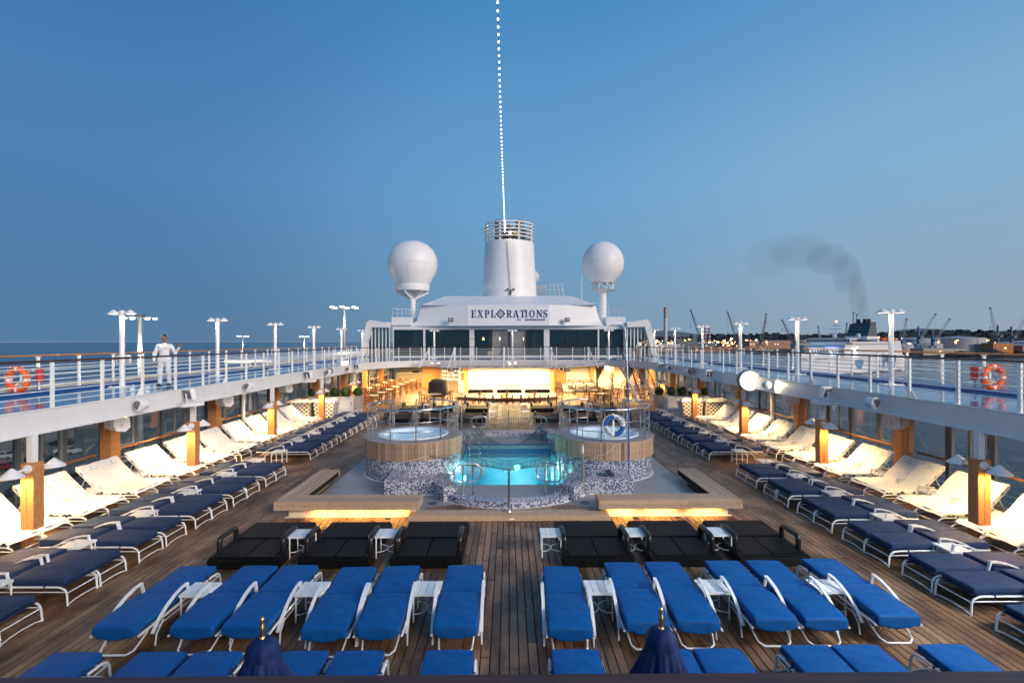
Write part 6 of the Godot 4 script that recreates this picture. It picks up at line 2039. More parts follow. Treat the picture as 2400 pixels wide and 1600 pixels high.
# ---------------------------------------------------------------- rings, clock, floodlights and poles
func life_ring(called: String, label: String, at: Vector3, turn: float, r: float, ca: Material, cb: Material, quarters: bool) -> Node3D:
	var t := thing(called, label, "life ring", "", at, turn)
	for i in 4:
		var a0 := PI / 2 * i + (0.0 if quarters else 0.12)
		var a1 := PI / 2 * (i + 1) - (0.0 if quarters else 0.12)
		put("ring_quarter", G().tube(arc(Vector3.ZERO, Vector3.RIGHT, UP, r * 0.79, a0, a1, 10), r * 0.21, 12), (cb if i % 2 == 0 else ca) if quarters else ca, t)
		if not quarters:
			put("white_band", G().tube(arc(Vector3.ZERO, Vector3.RIGHT, UP, r * 0.79, a1, a1 + 0.24, 4), r * 0.218, 12), cb, t)
	var rope := []
	for i in 49:
		var a := TAU * i / 48.0
		rope.append(Vector3(cos(a), sin(a), 0) * r * (1.0 + 0.09 * absf(sin(a * 2.0))) + Vector3(0, 0, r * 0.12))
	put("grab_line", G().tube(rope, 0.010, 5), M.ring_white if quarters else M.ring_orange, t)
	return t

func small_fittings() -> void:
	for s in [-1.0, 1.0]:
		var hand := "left" if s < 0 else "right"
		var d := 14.55
		var t := life_ring("life_ring", "orange life ring with white bands hung on the %s upper railing" % hand, P(s * 14.22, 3.52, d), s * 0.12, 0.385, M.ring_orange, M.ring_white, false)
		put("cradle", G().box(Vector3(0, 0.0, -0.08), Vector3(0.05, 0.74, 0.03)).box(Vector3(0.13, -0.14, -0.08), Vector3(0.38, 0.05, 0.03), 0, Basis(Vector3(0, 0, 1), -0.6)).box(Vector3(-0.13, -0.14, -0.08), Vector3(0.38, 0.05, 0.03), 0, Basis(Vector3(0, 0, 1), 0.6)), M.white_rail, t)
		put("badge", G().box(Vector3(0, -0.16, -0.055), Vector3(0.15, 0.15, 0.012), 0.003), M.soot_grey, t)
		put("badge_ring", G().tube(arc(Vector3(0, -0.16, -0.046), Vector3.RIGHT, UP, 0.045, 0, TAU * 0.95, 16), 0.010, 5, true), M.ring_white, t)
		var line := [Vector3(0.33, -0.15, 0.05), Vector3(0.38, -0.3, 0.08), Vector3(0.25, -0.46, 0.08), Vector3(0.05, -0.5, 0.08), Vector3(-0.15, -0.43, 0.06)]
		put("hanging_line", G().tube(line, 0.008, 4), M.ring_orange, t)
		var m := thing("marker_canister", "red cylindrical smoke marker clamped to the %s upper railing beside the life ring" % hand, "canister", "red smoke markers", P(s * 14.28, 3.40, 15.28 if s < 0 else 15.2))
		put("drum", G().rod(Vector3(0, 0, 0), Vector3(0, 0.42, 0), 0.10, 0.10, 16), M.fire_red, m)
		put("lid", G().rod(Vector3(0, 0.42, 0), Vector3(0, 0.445, 0), 0.102, 0.095, 16), M.dark, m)
		put("clamp", G().box(Vector3(-s * -0.06, 0.36, 0), Vector3(0.2, 0.03, 0.16)).box(Vector3(-s * -0.06, 0.06, 0), Vector3(0.2, 0.03, 0.16)), M.white_rail, m)
		put("lanyard", G().rod(Vector3(-0.02, 0, 0.05), Vector3(-0.03, -0.3, 0.05), 0.012), M.dark, m)
		# white speaker boxes on the walkway lamp posts
		for k in 2:
			var b := thing("post_loudspeaker", "white box loudspeaker on the %s walkway lamp post, %s from the camera" % [hand, ORD[k]], "loudspeaker", "box loudspeakers on the walkway lamps", P(s * (13.3 + 0.02), 3.98, 17.25 + 0.30 + k * 11.26), s * -0.5)
			put("cabinet", G().box(Vector3(-s * -0.12, 0.02, 0), Vector3(0.40, 0.30, 0.30), 0.03), M.lamp_white, b)
			put("grille", G().box(Vector3(-s * -0.12, 0.02, 0.156), Vector3(0.34, 0.24, 0.01), 0.004), M.frame_grey, b)
			put("bracket", G().box(Vector3(-s * -0.12, -0.18, 0), Vector3(0.05, 0.1, 0.3)), M.white_rail, b)
		# lights along the white edge of the upper deck
		var n := 0
		for q in [[14.25, 0], [20.1, 0], [28.9, 0], [32.6, 0], [16.3, 1], [25.9, 1], [34.2, 1]]:
			var lit: bool = s > 0 and n == 1
			if q[1] == 0:
				var l := thing("round_floodlight", "%s on the %s deck edge, %s from the camera" % ["lit round white floodlight" if lit else "round white floodlight", hand, ORD[n]], "floodlight", "" if lit else "round floodlights on the deck edge", P(s * 10.45, 2.84, q[0]), s * 0.45)
				put("drum", G().rod(Vector3(0, 0, -0.12), Vector3(-s * 0.06, -0.02, 0.10), 0.13, 0.16, 16), M.lamp_white, l)
				put("rim", G().rod(Vector3(-s * 0.06, -0.02, 0.10), Vector3(-s * 0.065, -0.022, 0.125), 0.175, 0.17, 16), M.lamp_white, l)
				var lens := put("lens", G().rod(Vector3(-s * 0.064, -0.022, 0.126), Vector3(-s * 0.066, -0.023, 0.132), 0.14, 0.13, 16), M.clock_face if lit else M.soot_grey, l)
				put("yoke", G().box(Vector3(s * 0.14, 0.0, -0.02), Vector3(0.2, 0.05, 0.05)), M.lamp_white, l)
				if lit:
					spot(lens, Vector3(-s * 0.065, -0.02, 0.16), Vector3(s * 0.35, -0.1, 1), 0.5, Color(1.0, 0.92, 0.75), 75, 0.7)
			else:
				var l := thing("square_floodlight", "square white floodlight on a shelf of the %s deck edge, %s from the camera" % [hand, ORD[n]], "floodlight", "square floodlights on the deck edge", P(s * 10.38, 2.90, q[0]), s * 0.5)
				put("housing", G().box(Vector3(0, 0.02, 0), Vector3(0.46, 0.36, 0.16), 0.02, Basis(Vector3.RIGHT, 0.25)), M.lamp_white, l)
				put("glass", G().box(Vector3(0, 0.0, 0.088), Vector3(0.38, 0.28, 0.01), 0.003, Basis(Vector3.RIGHT, 0.25)), M.soot_grey, l)
				put("bracket", G().bar([Vector3(-s * 0.1, -0.22, 0.14), Vector3(-s * 0.1, 0.05, 0.18)], Vector3.RIGHT, 0.06, 0.02).box(Vector3(0, -0.24, 0.0), Vector3(0.30, 0.03, 0.4)), M.lamp_white, l)
				put("shelf", G().box(Vector3(s * 0.06, -0.33, -0.02), Vector3(0.50, 0.12, 0.7), 0.02), M.white_paint, l)
			n += 1
	var fan := thing("round_fan", "small dark round fan on the left deck edge by its after corner", "fan", "dark round fans on the deck edge", P(-10.5, 2.88, 29.3))
	put("guard", G().tube(arc(Vector3.ZERO, Vector3.RIGHT, UP, 0.17, 0, TAU * 0.96, 20), 0.03, 6, true), M.dark, fan)
	put("hub", G().rod(Vector3(0, 0, -0.06), Vector3(0, 0, 0.03), 0.06), M.dark, fan)
	for i in 5:
		put("blade", G().box(Vector3(cos(TAU * i / 5) * 0.1, sin(TAU * i / 5) * 0.1, 0), Vector3(0.1, 0.05, 0.01), 0, Basis(Vector3(0, 0, 1), TAU * i / 5)), M.beige_light, fan)
	var fan2 := dup(fan, "round_fan", "small dark round fan on the right deck edge by its after corner", P(10.5, 2.88, 28.6))
	fan2.set_meta("category", "fan")
	# the big lit clock
	var c := thing("deck_clock", "large round backlit clock in a dark drum on the right deck edge", "clock", "", P(10.48, 2.87, 21.6), -0.12)
	put("drum", G().rod(Vector3(0, 0, -0.28), Vector3(0, 0, 0.0), 0.46, 0.47, 36), M.dark_grey, c)
	put("bezel", G().tube(arc(Vector3(0, 0, 0.01), Vector3.RIGHT, UP, 0.45, 0, TAU * 39 / 40.0, 39), 0.035, 8, true), M.frame_grey, c)
	var face := put("face", G().rod(Vector3(0, 0, 0.012), Vector3(0, 0, 0.03), 0.425, 0.42, 36), M.clock_face, c)
	omni(c, Vector3(0, 0, 0.25), 0.12, Color(1.0, 0.92, 0.75), 0.3)
	put("hour_hand", G().box(Vector3(0.015, -0.1, 0.036), Vector3(0.022, 0.2, 0.006)), M.beige_panel, c)
	put("minute_hand", G().box(Vector3(-0.025, -0.06, 0.046), Vector3(0.016, 0.16, 0.006), 0, Basis(Vector3(0, 0, 1), 0.5)), M.beige_panel, c)
	put("arm", G().box(Vector3(0.5, 0.0, -0.12), Vector3(0.3, 0.1, 0.1)), M.dark_grey, c)
	# the pool's own ring on the right tub's railing
	var lr := life_ring("pool_life_ring", "blue and white life ring lettered REGATTA MAJURO on the right hot tub's railing", P(3.3, 1.95, 15.62), 0.0, 0.345, M.ring_blue, M.ring_white, true)
	for q in [["REGATTA", PI * 0.44, -1.0], ["MAJURO", PI * 1.08, 1.0]]:
		var word: String = q[0]
		for i in word.length():
			var a: float = q[1] + q[2] * i * 0.185
			var l := put("letter", text_mesh(word[i], 0.07, "Droid Serif", true, 0.004), M.logo_blue, lr)
			l.transform = Transform3D(Basis(Vector3(0, 0, 1), a - PI / 2 if q[2] < 0 else a + PI / 2), Vector3(cos(a), sin(a), 0) * 0.272 + Vector3(0, 0, 0.076))
	put("hanger", G().box(Vector3(0.0, 0.06, -0.08), Vector3(0.06, 0.62, 0.02)), M.ring_white, lr)
	# rescue crook
	var rc := thing("rescue_crook", "tall blue and white rescue pole with a looped crook at the right hot tub", "pole", "", P(3.75, 0, 15.55))
	put("lower_pole", G().rod(Vector3(0, 0.17, 0), Vector3(-0.02, 3.3, 0), 0.022), M.ring_blue, rc)
	var p := [Vector3(-0.02, 3.3, 0), Vector3(-0.10, 4.85, 0)]
	p.append_array(arc(Vector3(-0.42, 4.88, 0), Vector3.RIGHT, UP, 0.32, 0.05, PI * 0.9, 12))
	put("upper_pole", G().tube(p, 0.014, 6), M.white_rail, rc)
	put("holder", G().box(Vector3(-0.03, 1.9, 0), Vector3(0.09, 0.9, 0.012)), M.steel_dull, rc)


# ---------------------------------------------------------------- the quay on the port side
func car_proto(body: Material) -> Node3D:
	var t := Node3D.new()
	var prof := PackedVector2Array([Vector2(-2.1, 0.35), Vector2(2.1, 0.35), Vector2(2.12, 0.72), Vector2(1.9, 0.86), Vector2(1.15, 0.98), Vector2(0.55, 1.42), Vector2(-0.9, 1.46), Vector2(-1.7, 1.05), Vector2(-2.08, 0.95)])
	put("body", G().slab(prof, -0.86, 0.86), body, t)
	put("side_windows", G().slab(PackedVector2Array([Vector2(1.0, 1.0), Vector2(0.5, 1.36), Vector2(-0.85, 1.39), Vector2(-1.45, 1.03)]), -0.868, 0.868), M.dark, t)
	put("windscreen", G().box(Vector3(0.86, 1.21, 0), Vector3(0.72, 0.02, 1.5), 0, Basis(Vector3(0, 0, 1), -0.63)), M.dark, t)
	put("rear_window", G().box(Vector3(-1.3, 1.27, 0), Vector3(0.7, 0.02, 1.45), 0, Basis(Vector3(0, 0, 1), 0.47)), M.dark, t)
	for x in [-1.3, 1.3]:
		for z in [-0.78, 0.78]:
			put("wheel", G().rod(Vector3(x, 0.31, z - 0.1), Vector3(x, 0.31, z + 0.1), 0.31, 0.31, 14), M.dark, t)
	for z in [-0.62, 0.62]:
		put("headlight", G().box(Vector3(2.11, 0.68, z), Vector3(0.05, 0.12, 0.3)), M.ring_white, t)
	return t

func quay() -> void:
	var g := -18.0
	var q := struct("quay", G().bx(-230, -22, -24, g, -60, 900), M.quay_concrete)
	for i in 5:
		struct("road_line", G().bx(-60.0 - i * 12, -59.8 - i * 12, g, g + 0.012, 0, 400), M.road_line, q)
	for i in 40:
		struct("bay_line", G().bx(-92, -87, g, g + 0.012, 20 + i * 3.0, 20.15 + i * 3.0), M.road_line, q)
	# sheds
	var k := 0
	for e in [[-150, -104, 60, 120, 9.0, "shed_grey"], [-160, -110, 128, 215, 8.5, "shed_grey"], [-150, -112, 20, 52, 7.5, "shed_beige"]]:
		var t := thing("quay_shed", "%s long shed with a row of windows on the left quay" % ORD[k], "shed", "sheds on the left quay", Vector3.ZERO)
		k += 1
		put("wall", G().bx(e[0], e[1], g, g + e[4], e[2], e[3]), M[e[5]], t)
		put("roof", G().bx(e[0] - 0.5, e[1] + 0.5, g + e[4], g + e[4] + 0.4, e[2] - 0.5, e[3] + 0.5), M.tank_roof, t)
		var n := int((e[3] - e[2]) / 9.0)
		for i in n:
			for j in 2:
				for m in 3:
					var d: float = e[2] + 3.0 + i * 9.0 + m * 1.5
					put("window", G().bx(e[1] + 0.02, e[1] + 0.06, g + 3.4 + j * 1.6, g + 4.8 + j * 1.6, d, d + 1.3), M.soot_grey, t)
	# parked cars, rows along the quay
	var bodies := [mat("car_white", lin(0.6, 0.6, 0.6), 0.3), mat("car_black", lin(0.02, 0.02, 0.025), 0.25), mat("car_red", lin(0.28, 0.03, 0.03), 0.3), mat("car_silver", lin(0.35, 0.36, 0.38), 0.3)]
	var protos := []
	for b in bodies: protos.append(car_proto(b))
	var names := ["white", "black", "red", "silver"]
	var tally := [0, 0, 0, 0]
	for r in 3:
		for i in 14:
			if rng.randf() < 0.18: continue
			var c: int = [0, 1, 0, 3, 1, 2, 0][rng.randi() % 7]
			add_copy(protos[c], "parked_car", "%s car parked on the left quay below, %s %s one from the camera" % [names[c], ORD[tally[c] % 36], names[c]], "car", "cars parked on the left quay", P([-89.5, -98.0, -72.0][r], g + 0.013, 26.0 + i * 6.3 + rng.randf_range(-0.5, 0.5) + r * 2.0), [0.0, 0.0, PI / 2][r] + rng.randf_range(-0.05, 0.05) + (PI if rng.randf() < 0.4 else 0.0))
			tally[c] += 1
	for p in protos: p.free()
	# passenger gangway with a flat white roof
	var gw := thing("gangway_canopy", "long white flat-roofed gangway canopy on columns beyond the left railing", "canopy")
	put("roof", G().bx(-41, -34, 1.55, 2.05, 72, 150, 0.1), M.white_paint, gw)
	for i in 7:
		put("column", G().bx(-40.5, -40.1, g, 1.54, 78 + i * 11, 78.4 + i * 11).bx(-34.9, -34.5, g, 1.54, 78 + i * 11, 78.4 + i * 11), M.white_paint, gw)
	put("floor_slab", G().bx(-40.8, -34.2, -3.3, -2.9, 76, 148), M.tank_roof, gw)
	for i in 14:
		put("side_panel", G().bx(-34.4, -34.3, -2.89, -0.8, 76 + i * 5, 80.6 + i * 5), M.shed_beige, gw)
	# high lamp masts
	k = 0
	for m in [[-45.0, 61.2, 7.7, 1.0], [-128.0, 241.0, 7.6, 1.5], [-114.0, 279.0, 7.7, 1.5], [-45.0, 137.0, 14.2, 2.2], [-120, 60, 7.7, 1]]:
		var t := thing("lamp_mast", "tall quay lamp mast left of the ship, %s" % ["nearest the walkway lamps", "by the gangway roof", "farthest and smallest", "tallest and brightest", "off to the side"][k], "lamp mast", "lamp masts on the left quay", P(m[0], g, m[1]))
		k += 1
		var h: float = m[2] - g
		put("mast", G().rod(Vector3.ZERO, Vector3(0, h, 0), 0.42, 0.2, 10), M.crane_light, t)
		put("crown", G().rod(Vector3(0, h - 0.1, 0), Vector3(0, h + 0.35, 0), 0.5, 0.5, 12), M.crane_grey, t)
		for i in 6:
			var a := TAU * i / 6 + 0.4
			var o := Vector3(cos(a) * 1.5 * m[3], h - 0.2, sin(a) * 1.5 * m[3])
			var l := put("floodlight", G().box(o, Vector3(0.5 * m[3], 0.14 * m[3], 0.3 * m[3]), 0.05), M.mast_lamp, t)
			put("arm", G().rod(Vector3(0, h, 0), o + Vector3(0, 0.1, 0), 0.06), M.crane_grey, l)
		omni(t, Vector3(0, h - 4.5, 0), 280.0, Color(1.0, 0.95, 0.85), 0.8)


# ---------------------------------------------------------------- the harbour to starboard
func crane(label: String, base: Vector3, tip: Vector3, tower_h: float, w: float, mb: Material, mj: Material, hook: float) -> void:
	var t := thing("harbour_crane", label, "crane", "harbour cranes on the far bank", base)
	var s := w
	put("portal", G().box(Vector3(-s * 1.4, tower_h * 0.16, 0), Vector3(s * 0.5, tower_h * 0.32, s * 0.5)).box(Vector3(s * 1.4, tower_h * 0.16, 0), Vector3(s * 0.5, tower_h * 0.32, s * 0.5)).box(Vector3(0, tower_h * 0.34, 0), Vector3(s * 3.4, tower_h * 0.05, s * 1.6)), mb, t)
	put("tower", G().rod(Vector3(0, tower_h * 0.36, 0), Vector3(0, tower_h, 0), s * 0.75, s * 0.4, 8), mb, t)
	put("cab", G().box(Vector3(s * 0.9, tower_h * 0.62, s * 0.6), Vector3(s * 1.5, s * 1.2, s * 1.2), 0.1), mb, t)
	var j := tip - base
	var root := Vector3(signf(j.x) * s * 0.8, tower_h * 0.52, 0)
	var across := (j - root).cross(Vector3(0, 0, 1)).normalized()
	var g := G()
	for e in [[1, 0.6], [-1, 0.6], [1, -0.6], [-1, -0.6]]:
		g.rod(root + across * s * 0.5 * e[0] + Vector3(0, 0, s * e[1]), j + across * s * 0.12 * e[0] + Vector3(0, 0, s * 0.2 * e[1]), s * 0.11, s * 0.07, 4, false)
	for i in 13:
		var a := i / 13.0
		var b := (i + 1) / 13.0
		var k := 1.0 if i % 2 == 0 else -1.0
		g.rod(root.lerp(j, a) + across * s * lerpf(0.5, 0.12, a) * k, root.lerp(j, b) - across * s * lerpf(0.5, 0.12, b) * k, s * 0.06, s * 0.06, 4, false)
	put("jib", g, mj, t)
	put("jib_head", G().box(j, Vector3(s * 0.9, s * 0.7, s * 0.7), 0.1), M.crane_grey, t)
	put("stay", G().rod(Vector3(0, tower_h, 0), j + across * 0.2, s * 0.06, s * 0.06, 4, false).rod(Vector3(0, tower_h, 0), root.lerp(j, 0.6), s * 0.05, s * 0.05, 4, false), mj, t)
	put("hoist_rope", G().rod(j, j - Vector3(0, hook, 0), s * 0.035, s * 0.035, 4, false), M.crane_grey, t)
	put("hook_block", G().box(j - Vector3(0, hook, 0), Vector3(s * 0.6, s * 0.5, s * 0.4), 0.05), M.red_band, t)

func harbour() -> void:
	var g := -17.0
	# power-station chimneys
	var ch := thing("striped_chimney", "tall grey chimney with red and white bands at its top, on the far shore", "chimney", "", P(473, g, 1500))
	put("shaft", G().rod(Vector3.ZERO, Vector3(0, 92, 0), 5.6, 5.1, 24), M.chimney_grey, ch)
	for i in 15:
		put("band", G().rod(Vector3(0, 92 + i * 2.1, 0), Vector3(0, 94.1 + i * 2.1, 0), 5.1, 5.1, 24), M.red_band if i % 2 == 0 else M.chimney_grey, ch)
	for k in 2:
		var c := thing("small_chimney", "short red and white banded chimney, %s of a pair on the far shore" % ["left", "right"][k], "chimney", "pair of short banded chimneys", P([752, 767][k], g, 1900))
		for i in 12:
			put("band", G().rod(Vector3(0, i * 6.0, 0), Vector3(0, i * 6.0 + 6.0, 0), 3.8, 3.8, 14), M.red_band if i % 2 else M.chimney_grey, c)
	var ps := thing("power_station", "dark power-station block with pipe galleries beside the striped chimney", "industrial building", "", P(500, g, 1480))
	put("block", G().box(Vector3(25, 14, 0), Vector3(60, 28, 30)).box(Vector3(50, 20, 0), Vector3(12, 42, 20)), M.crane_grey, ps)
	for i in 6:
		put("gallery", G().box(Vector3(5 + i * 11.0, 37, 0), Vector3(9.5, 3.5, 6)), M.shed_grey, ps)
	for i in 4:
		put("flue", G().rod(Vector3(10 + i * 12, 28, 0), Vector3(10 + i * 12, 38, 0), 1.2), M.crane_light, ps)
	# cranes: jib head and foot where they stand
	var D := 1180.0
	var list := [
		["grey-blue crane with a hanging orange grab, leftmost of the cranes", 432, 77.5, 460, 1180, 44, "crane_blue", "crane_blue", 40.0],
		["thin grey crane with a long hoist rope, second from the left", 520, 73, 545, 1180, 40, "crane_grey", "crane_grey", 50.0],
		["thin grey crane with its jib leaning right, third from the left", 612, 68, 598, 1180, 36, "crane_grey", "crane_grey", 20.0],
		["dark crane with its jib leaning left above the grey shed", 606, 50, 632, 1100, 34, "crane_grey", "crane_grey", 20.0],
		["small pale crane left of the ferry's mast", 686, 36, 694, 1100, 26, "crane_light", "crane_light", 12.0],
		["short dark crane behind the ferry's upper deck", 716, 41.5, 708, 1050, 30, "crane_grey", "crane_grey", 16.0],
		["upright lattice crane left of the ferry's funnel", 695, 61, 690, 1000, 34, "crane_grey", "crane_light", 24.0],
		["upright lattice crane nearest the ferry's funnel", 702, 57, 695, 1000, 34, "crane_grey", "crane_light", 24.0],
		["blue-towered crane behind the ferry's stern", 642, 39, 632, 800, 32, "crane_blue", "crane_light", 26.0],
		["large blue-towered crane right of the ferry", 689, 47, 661, 800, 44, "crane_blue", "crane_light", 34.0],
		["second blue-towered crane with a low slanting jib", 712, 39, 684, 800, 36, "crane_blue", "crane_light", 30.0],
		["dark crane with a red hook block, second from the right edge", 778, 57, 790, 800, 46, "crane_grey", "crane_light", 32.0],
		["dark crane cut by the right edge of the picture", 848, 61, 812, 800, 44, "crane_grey", "crane_light", 30.0]]
	for c in list:
		crane(c[0], P(c[3], g, c[4]), P(c[1], c[2], c[4]), c[5], 3.2 * c[4] / 1000.0 + 0.6, M[c[6]], M[c[7]], c[8])
	# storage tanks
	var tk := [[640, 905, 30, 15], [700, 905, 32, 15], [745, 900, 33, 16], [850, 1040, 42, 25], [960, 1060, 46, 27], [905, 930, 30, 14], [1040, 1000, 40, 18], [590, 990, 22, 13]]
	for i in tk.size():
		var t := thing("storage_tank", "pale round storage tank on the far bank, %s from the left" % ORD[[1, 2, 3, 5, 6, 4, 7, 0][i]], "tank", "storage tanks", P(tk[i][0], g, tk[i][1]))
		put("shell", G().rod(Vector3.ZERO, Vector3(0, tk[i][3], 0), tk[i][2], tk[i][2], 40, false), M.tank_white, t)
		put("roof", G().rod(Vector3(0, tk[i][3], 0), Vector3(0, tk[i][3] + tk[i][2] * 0.09, 0), tk[i][2], 0.5, 40), M.tank_roof, t)
		for k in 8:
			var a := TAU * k / 8
			put("ladder", G().rod(Vector3(cos(a), 0, sin(a)) * (tk[i][2] + 0.2), Vector3(cos(a), 0, sin(a)) * (tk[i][2] + 0.2) + Vector3(0, tk[i][3], 0), 0.25, 0.25, 4), M.crane_grey, t)
	# sheds and buildings along the bank
	var bl := [
		[640, 740, 62, 9, 24, "shed_beige", "long pale flat-roofed quay building below the blue cranes"],
		[596, 800, 70, 8, 20, "shed_grey", "low dark grey shed right behind the ferry's stern"],
		[735, 745, 30, 17, 18, "shed_orange", "orange-lit building block left of the red crane hook"],  # warm lamplight on this block is put into its orange base colour
		[772, 740, 26, 13, 18, "brick_pink", "pinkish brick building right of the orange-lit block"],
		[800, 770, 60, 12, 20, "shed_beige", "pale low building under the rightmost cranes"],
		[860, 860, 80, 15, 24, "shed_grey", "wide grey warehouse beyond the rightmost cranes"],
		[600, 1010, 40, 16, 24, "shed_beige", "beige round-cornered store left of the ferry"],
		[650, 1060, 70, 21, 30, "shed_grey", "large grey warehouse behind the left end of the ferry"],
		[520, 1090, 60, 6, 16, "shed_orange", "row of orange containers below the second crane"],
		[440, 1075, 80, 6, 16, "shed_orange", "long row of rust-coloured containers on the left bank"],
		[550, 1075, 40, 7, 16, "shed_beige", "yellow-lit stack of containers in the middle of the bank"],
		[330, 1050, 70, 8, 18, "brick_pink", "rust-red cargo heap at the left end of the bank"],
		[470, 1250, 90, 17, 22, "shed_grey", "grey warehouse with lit doors behind the containers"],
		[380, 1200, 60, 14, 22, "ferry_white", "white-lit terminal hall near the striped chimney"],
		[1000, 1250, 160, 20, 40, "shed_beige", "far pale building on the rise at the right"],
		[700, 1300, 160, 22, 40, "brick_pink", "low brown store on the rise behind the ferry"]]
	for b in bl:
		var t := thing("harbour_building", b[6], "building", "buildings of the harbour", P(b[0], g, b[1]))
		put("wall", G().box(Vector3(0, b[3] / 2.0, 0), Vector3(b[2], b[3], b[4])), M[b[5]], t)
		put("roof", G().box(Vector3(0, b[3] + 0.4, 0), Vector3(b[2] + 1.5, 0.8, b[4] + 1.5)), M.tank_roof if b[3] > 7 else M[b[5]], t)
		var n := int(b[2] / 7.0)
		for i in n:
			var lit := rng.randf() < 0.25
			put("window", G().box(Vector3(-b[2] / 2.0 + 4 + i * 7.0, b[3] * 0.6, b[4] / 2.0 + 0.06), Vector3(3.2, minf(2.4, b[3] * 0.3), 0.1)), M.lit_window if lit else M.soot_grey, t)
	# heaps and scrub at the water's edge
	for i in 4:
		var r: float = [16, 22, 20, 12][i]
		tag(stuff_heap(P([662, 705, 760, 640][i], g, [725, 722, 718, 722][i]), r), "%s heap of loose gravel at the water's edge, counted from the left" % ORD[[1, 2, 3, 0][i]], "heap", "gravel heaps")
	var bush := G()
	for i in 260:
		var x := rng.randf_range(560, 1100)
		var r := rng.randf_range(2.0, 5.5)
		bush.lathe([Vector2(r * 0.7, -r * 0.3), Vector2(r, r * 0.2), Vector2(r * 0.8, r * 0.7), Vector2(r * 0.35, r), Vector2(0, r * 1.05)], 7, P(x, g + r * 0.1, lerpf(790, 700, clampf((x - 480) / 230.0, 0, 1)) + rng.randf_range(2, 60)))
	stuff("bank_scrub", bush, M.harbour_foliage)
	# harbour lamps on poles
	var lp: Array[Node3D] = []
	for k in 2:
		var t := Node3D.new()
		put("pole", G().rod(Vector3.ZERO, Vector3(0, 24, 0), 0.3, 0.2, 6), M.crane_light, t)
		put("lamp_head", G().cushion(Vector3(0, 24.4, 0), Vector3(4.2, 1.6, 2.0), 0.7, Vector3i(1, 1, 1)), M.harbour_warm if k == 0 else M.harbour_white, t)
		put("cross_arm", G().rod(Vector3(-1.6, 24, 0), Vector3(1.6, 24, 0), 0.15, 0.15, 5), M.crane_light, t)
		lp.append(t)
	var spots := []
	for i in 64:
		var u := rng.randf_range(0.0, 1.0)
		var d := rng.randf_range(1060, 1700) if u < 0.6 else rng.randf_range(780, 1500)
		var slope := lerpf(0.29, 0.98, u)
		spots.append([slope * d, d, rng.randf() < (0.75 if u < 0.4 else 0.35), rng.randf_range(0.6, 1.15)])
	spots.sort_custom(func(a, b): return a[0] / a[1] < b[0] / b[1])
	for i in spots.size():
		var q = spots[i]
		var warm: bool = q[2]
		var near: String = "%d" % 0
		var zone := "left of the striped chimney"
		var sl: float = q[0] / q[1]
		if sl > 0.93: zone = "at the right edge"
		elif sl > 0.83: zone = "among the blue-towered cranes"
		elif sl > 0.72: zone = "behind the ferry's stern"
		elif sl > 0.60: zone = "above the ferry's forward deck"
		elif sl > 0.50: zone = "between the thin grey cranes"
		elif sl > 0.40: zone = "by the pair of short chimneys"
		elif sl > 0.315: zone = "right of the striped chimney"
		var o := add_copy(lp[0 if warm else 1], "harbour_lamp", "%s harbour lamp %s, %s of all from the left" % ["orange" if warm else "white", zone, ordinal(i)], "street lamp", "harbour lamps on the far bank", P(q[0], g, q[1]), 0.0)
		o.scale = Vector3.ONE * q[3]
		if i % 4 == 0:
			omni(o, Vector3(0, 22.5, 0), 260.0, Color(1.0, 0.66, 0.3) if warm else Color(1.0, 0.95, 0.85), 0.6)
	for p in lp: p.free()
	# unresolved small lights of the far town
	var dots := [G(), G()]
	for i in 330:
		var u := rng.randf()
		var d := rng.randf_range(1300, 2300)
		var x := lerpf(0.27, 0.62, pow(u, 1.3)) * d if i < 240 else lerpf(0.62, 1.0, rng.randf()) * d
		var y := g + rng.randf_range(4, 22) * d / 1800.0
		dots[0 if rng.randf() < 0.5 else 1].box(P(x, y, d), Vector3.ONE * d * rng.randf_range(0.0006, 0.0015))
	stuff("warm_town_lights", dots[0], M.harbour_warm)
	stuff("white_town_lights", dots[1], M.harbour_white)
	ferry()


func ordinal(i: int) -> String:
	if i < ORD.size(): return ORD[i]
	var tens := ["", "", "", "thirty", "forty", "fifty", "sixty", "seventy"]
	var whole := ["", "", "", "thirtieth", "fortieth", "fiftieth", "sixtieth", "seventieth"]
	var k := i + 1
	return whole[k / 10] if k % 10 == 0 else "%s-%s" % [tens[k / 10], ORD[k % 10 - 1]]

func stuff_heap(at: Vector3, r: float) -> Node3D:
	var o := put("gravel_heap", G().lathe([Vector2(r, 0), Vector2(r * 0.72, r * 0.12), Vector2(r * 0.4, r * 0.3), Vector2(r * 0.12, r * 0.42), Vector2(0, r * 0.43)], 20), M.land)
	o.position = at
	return o


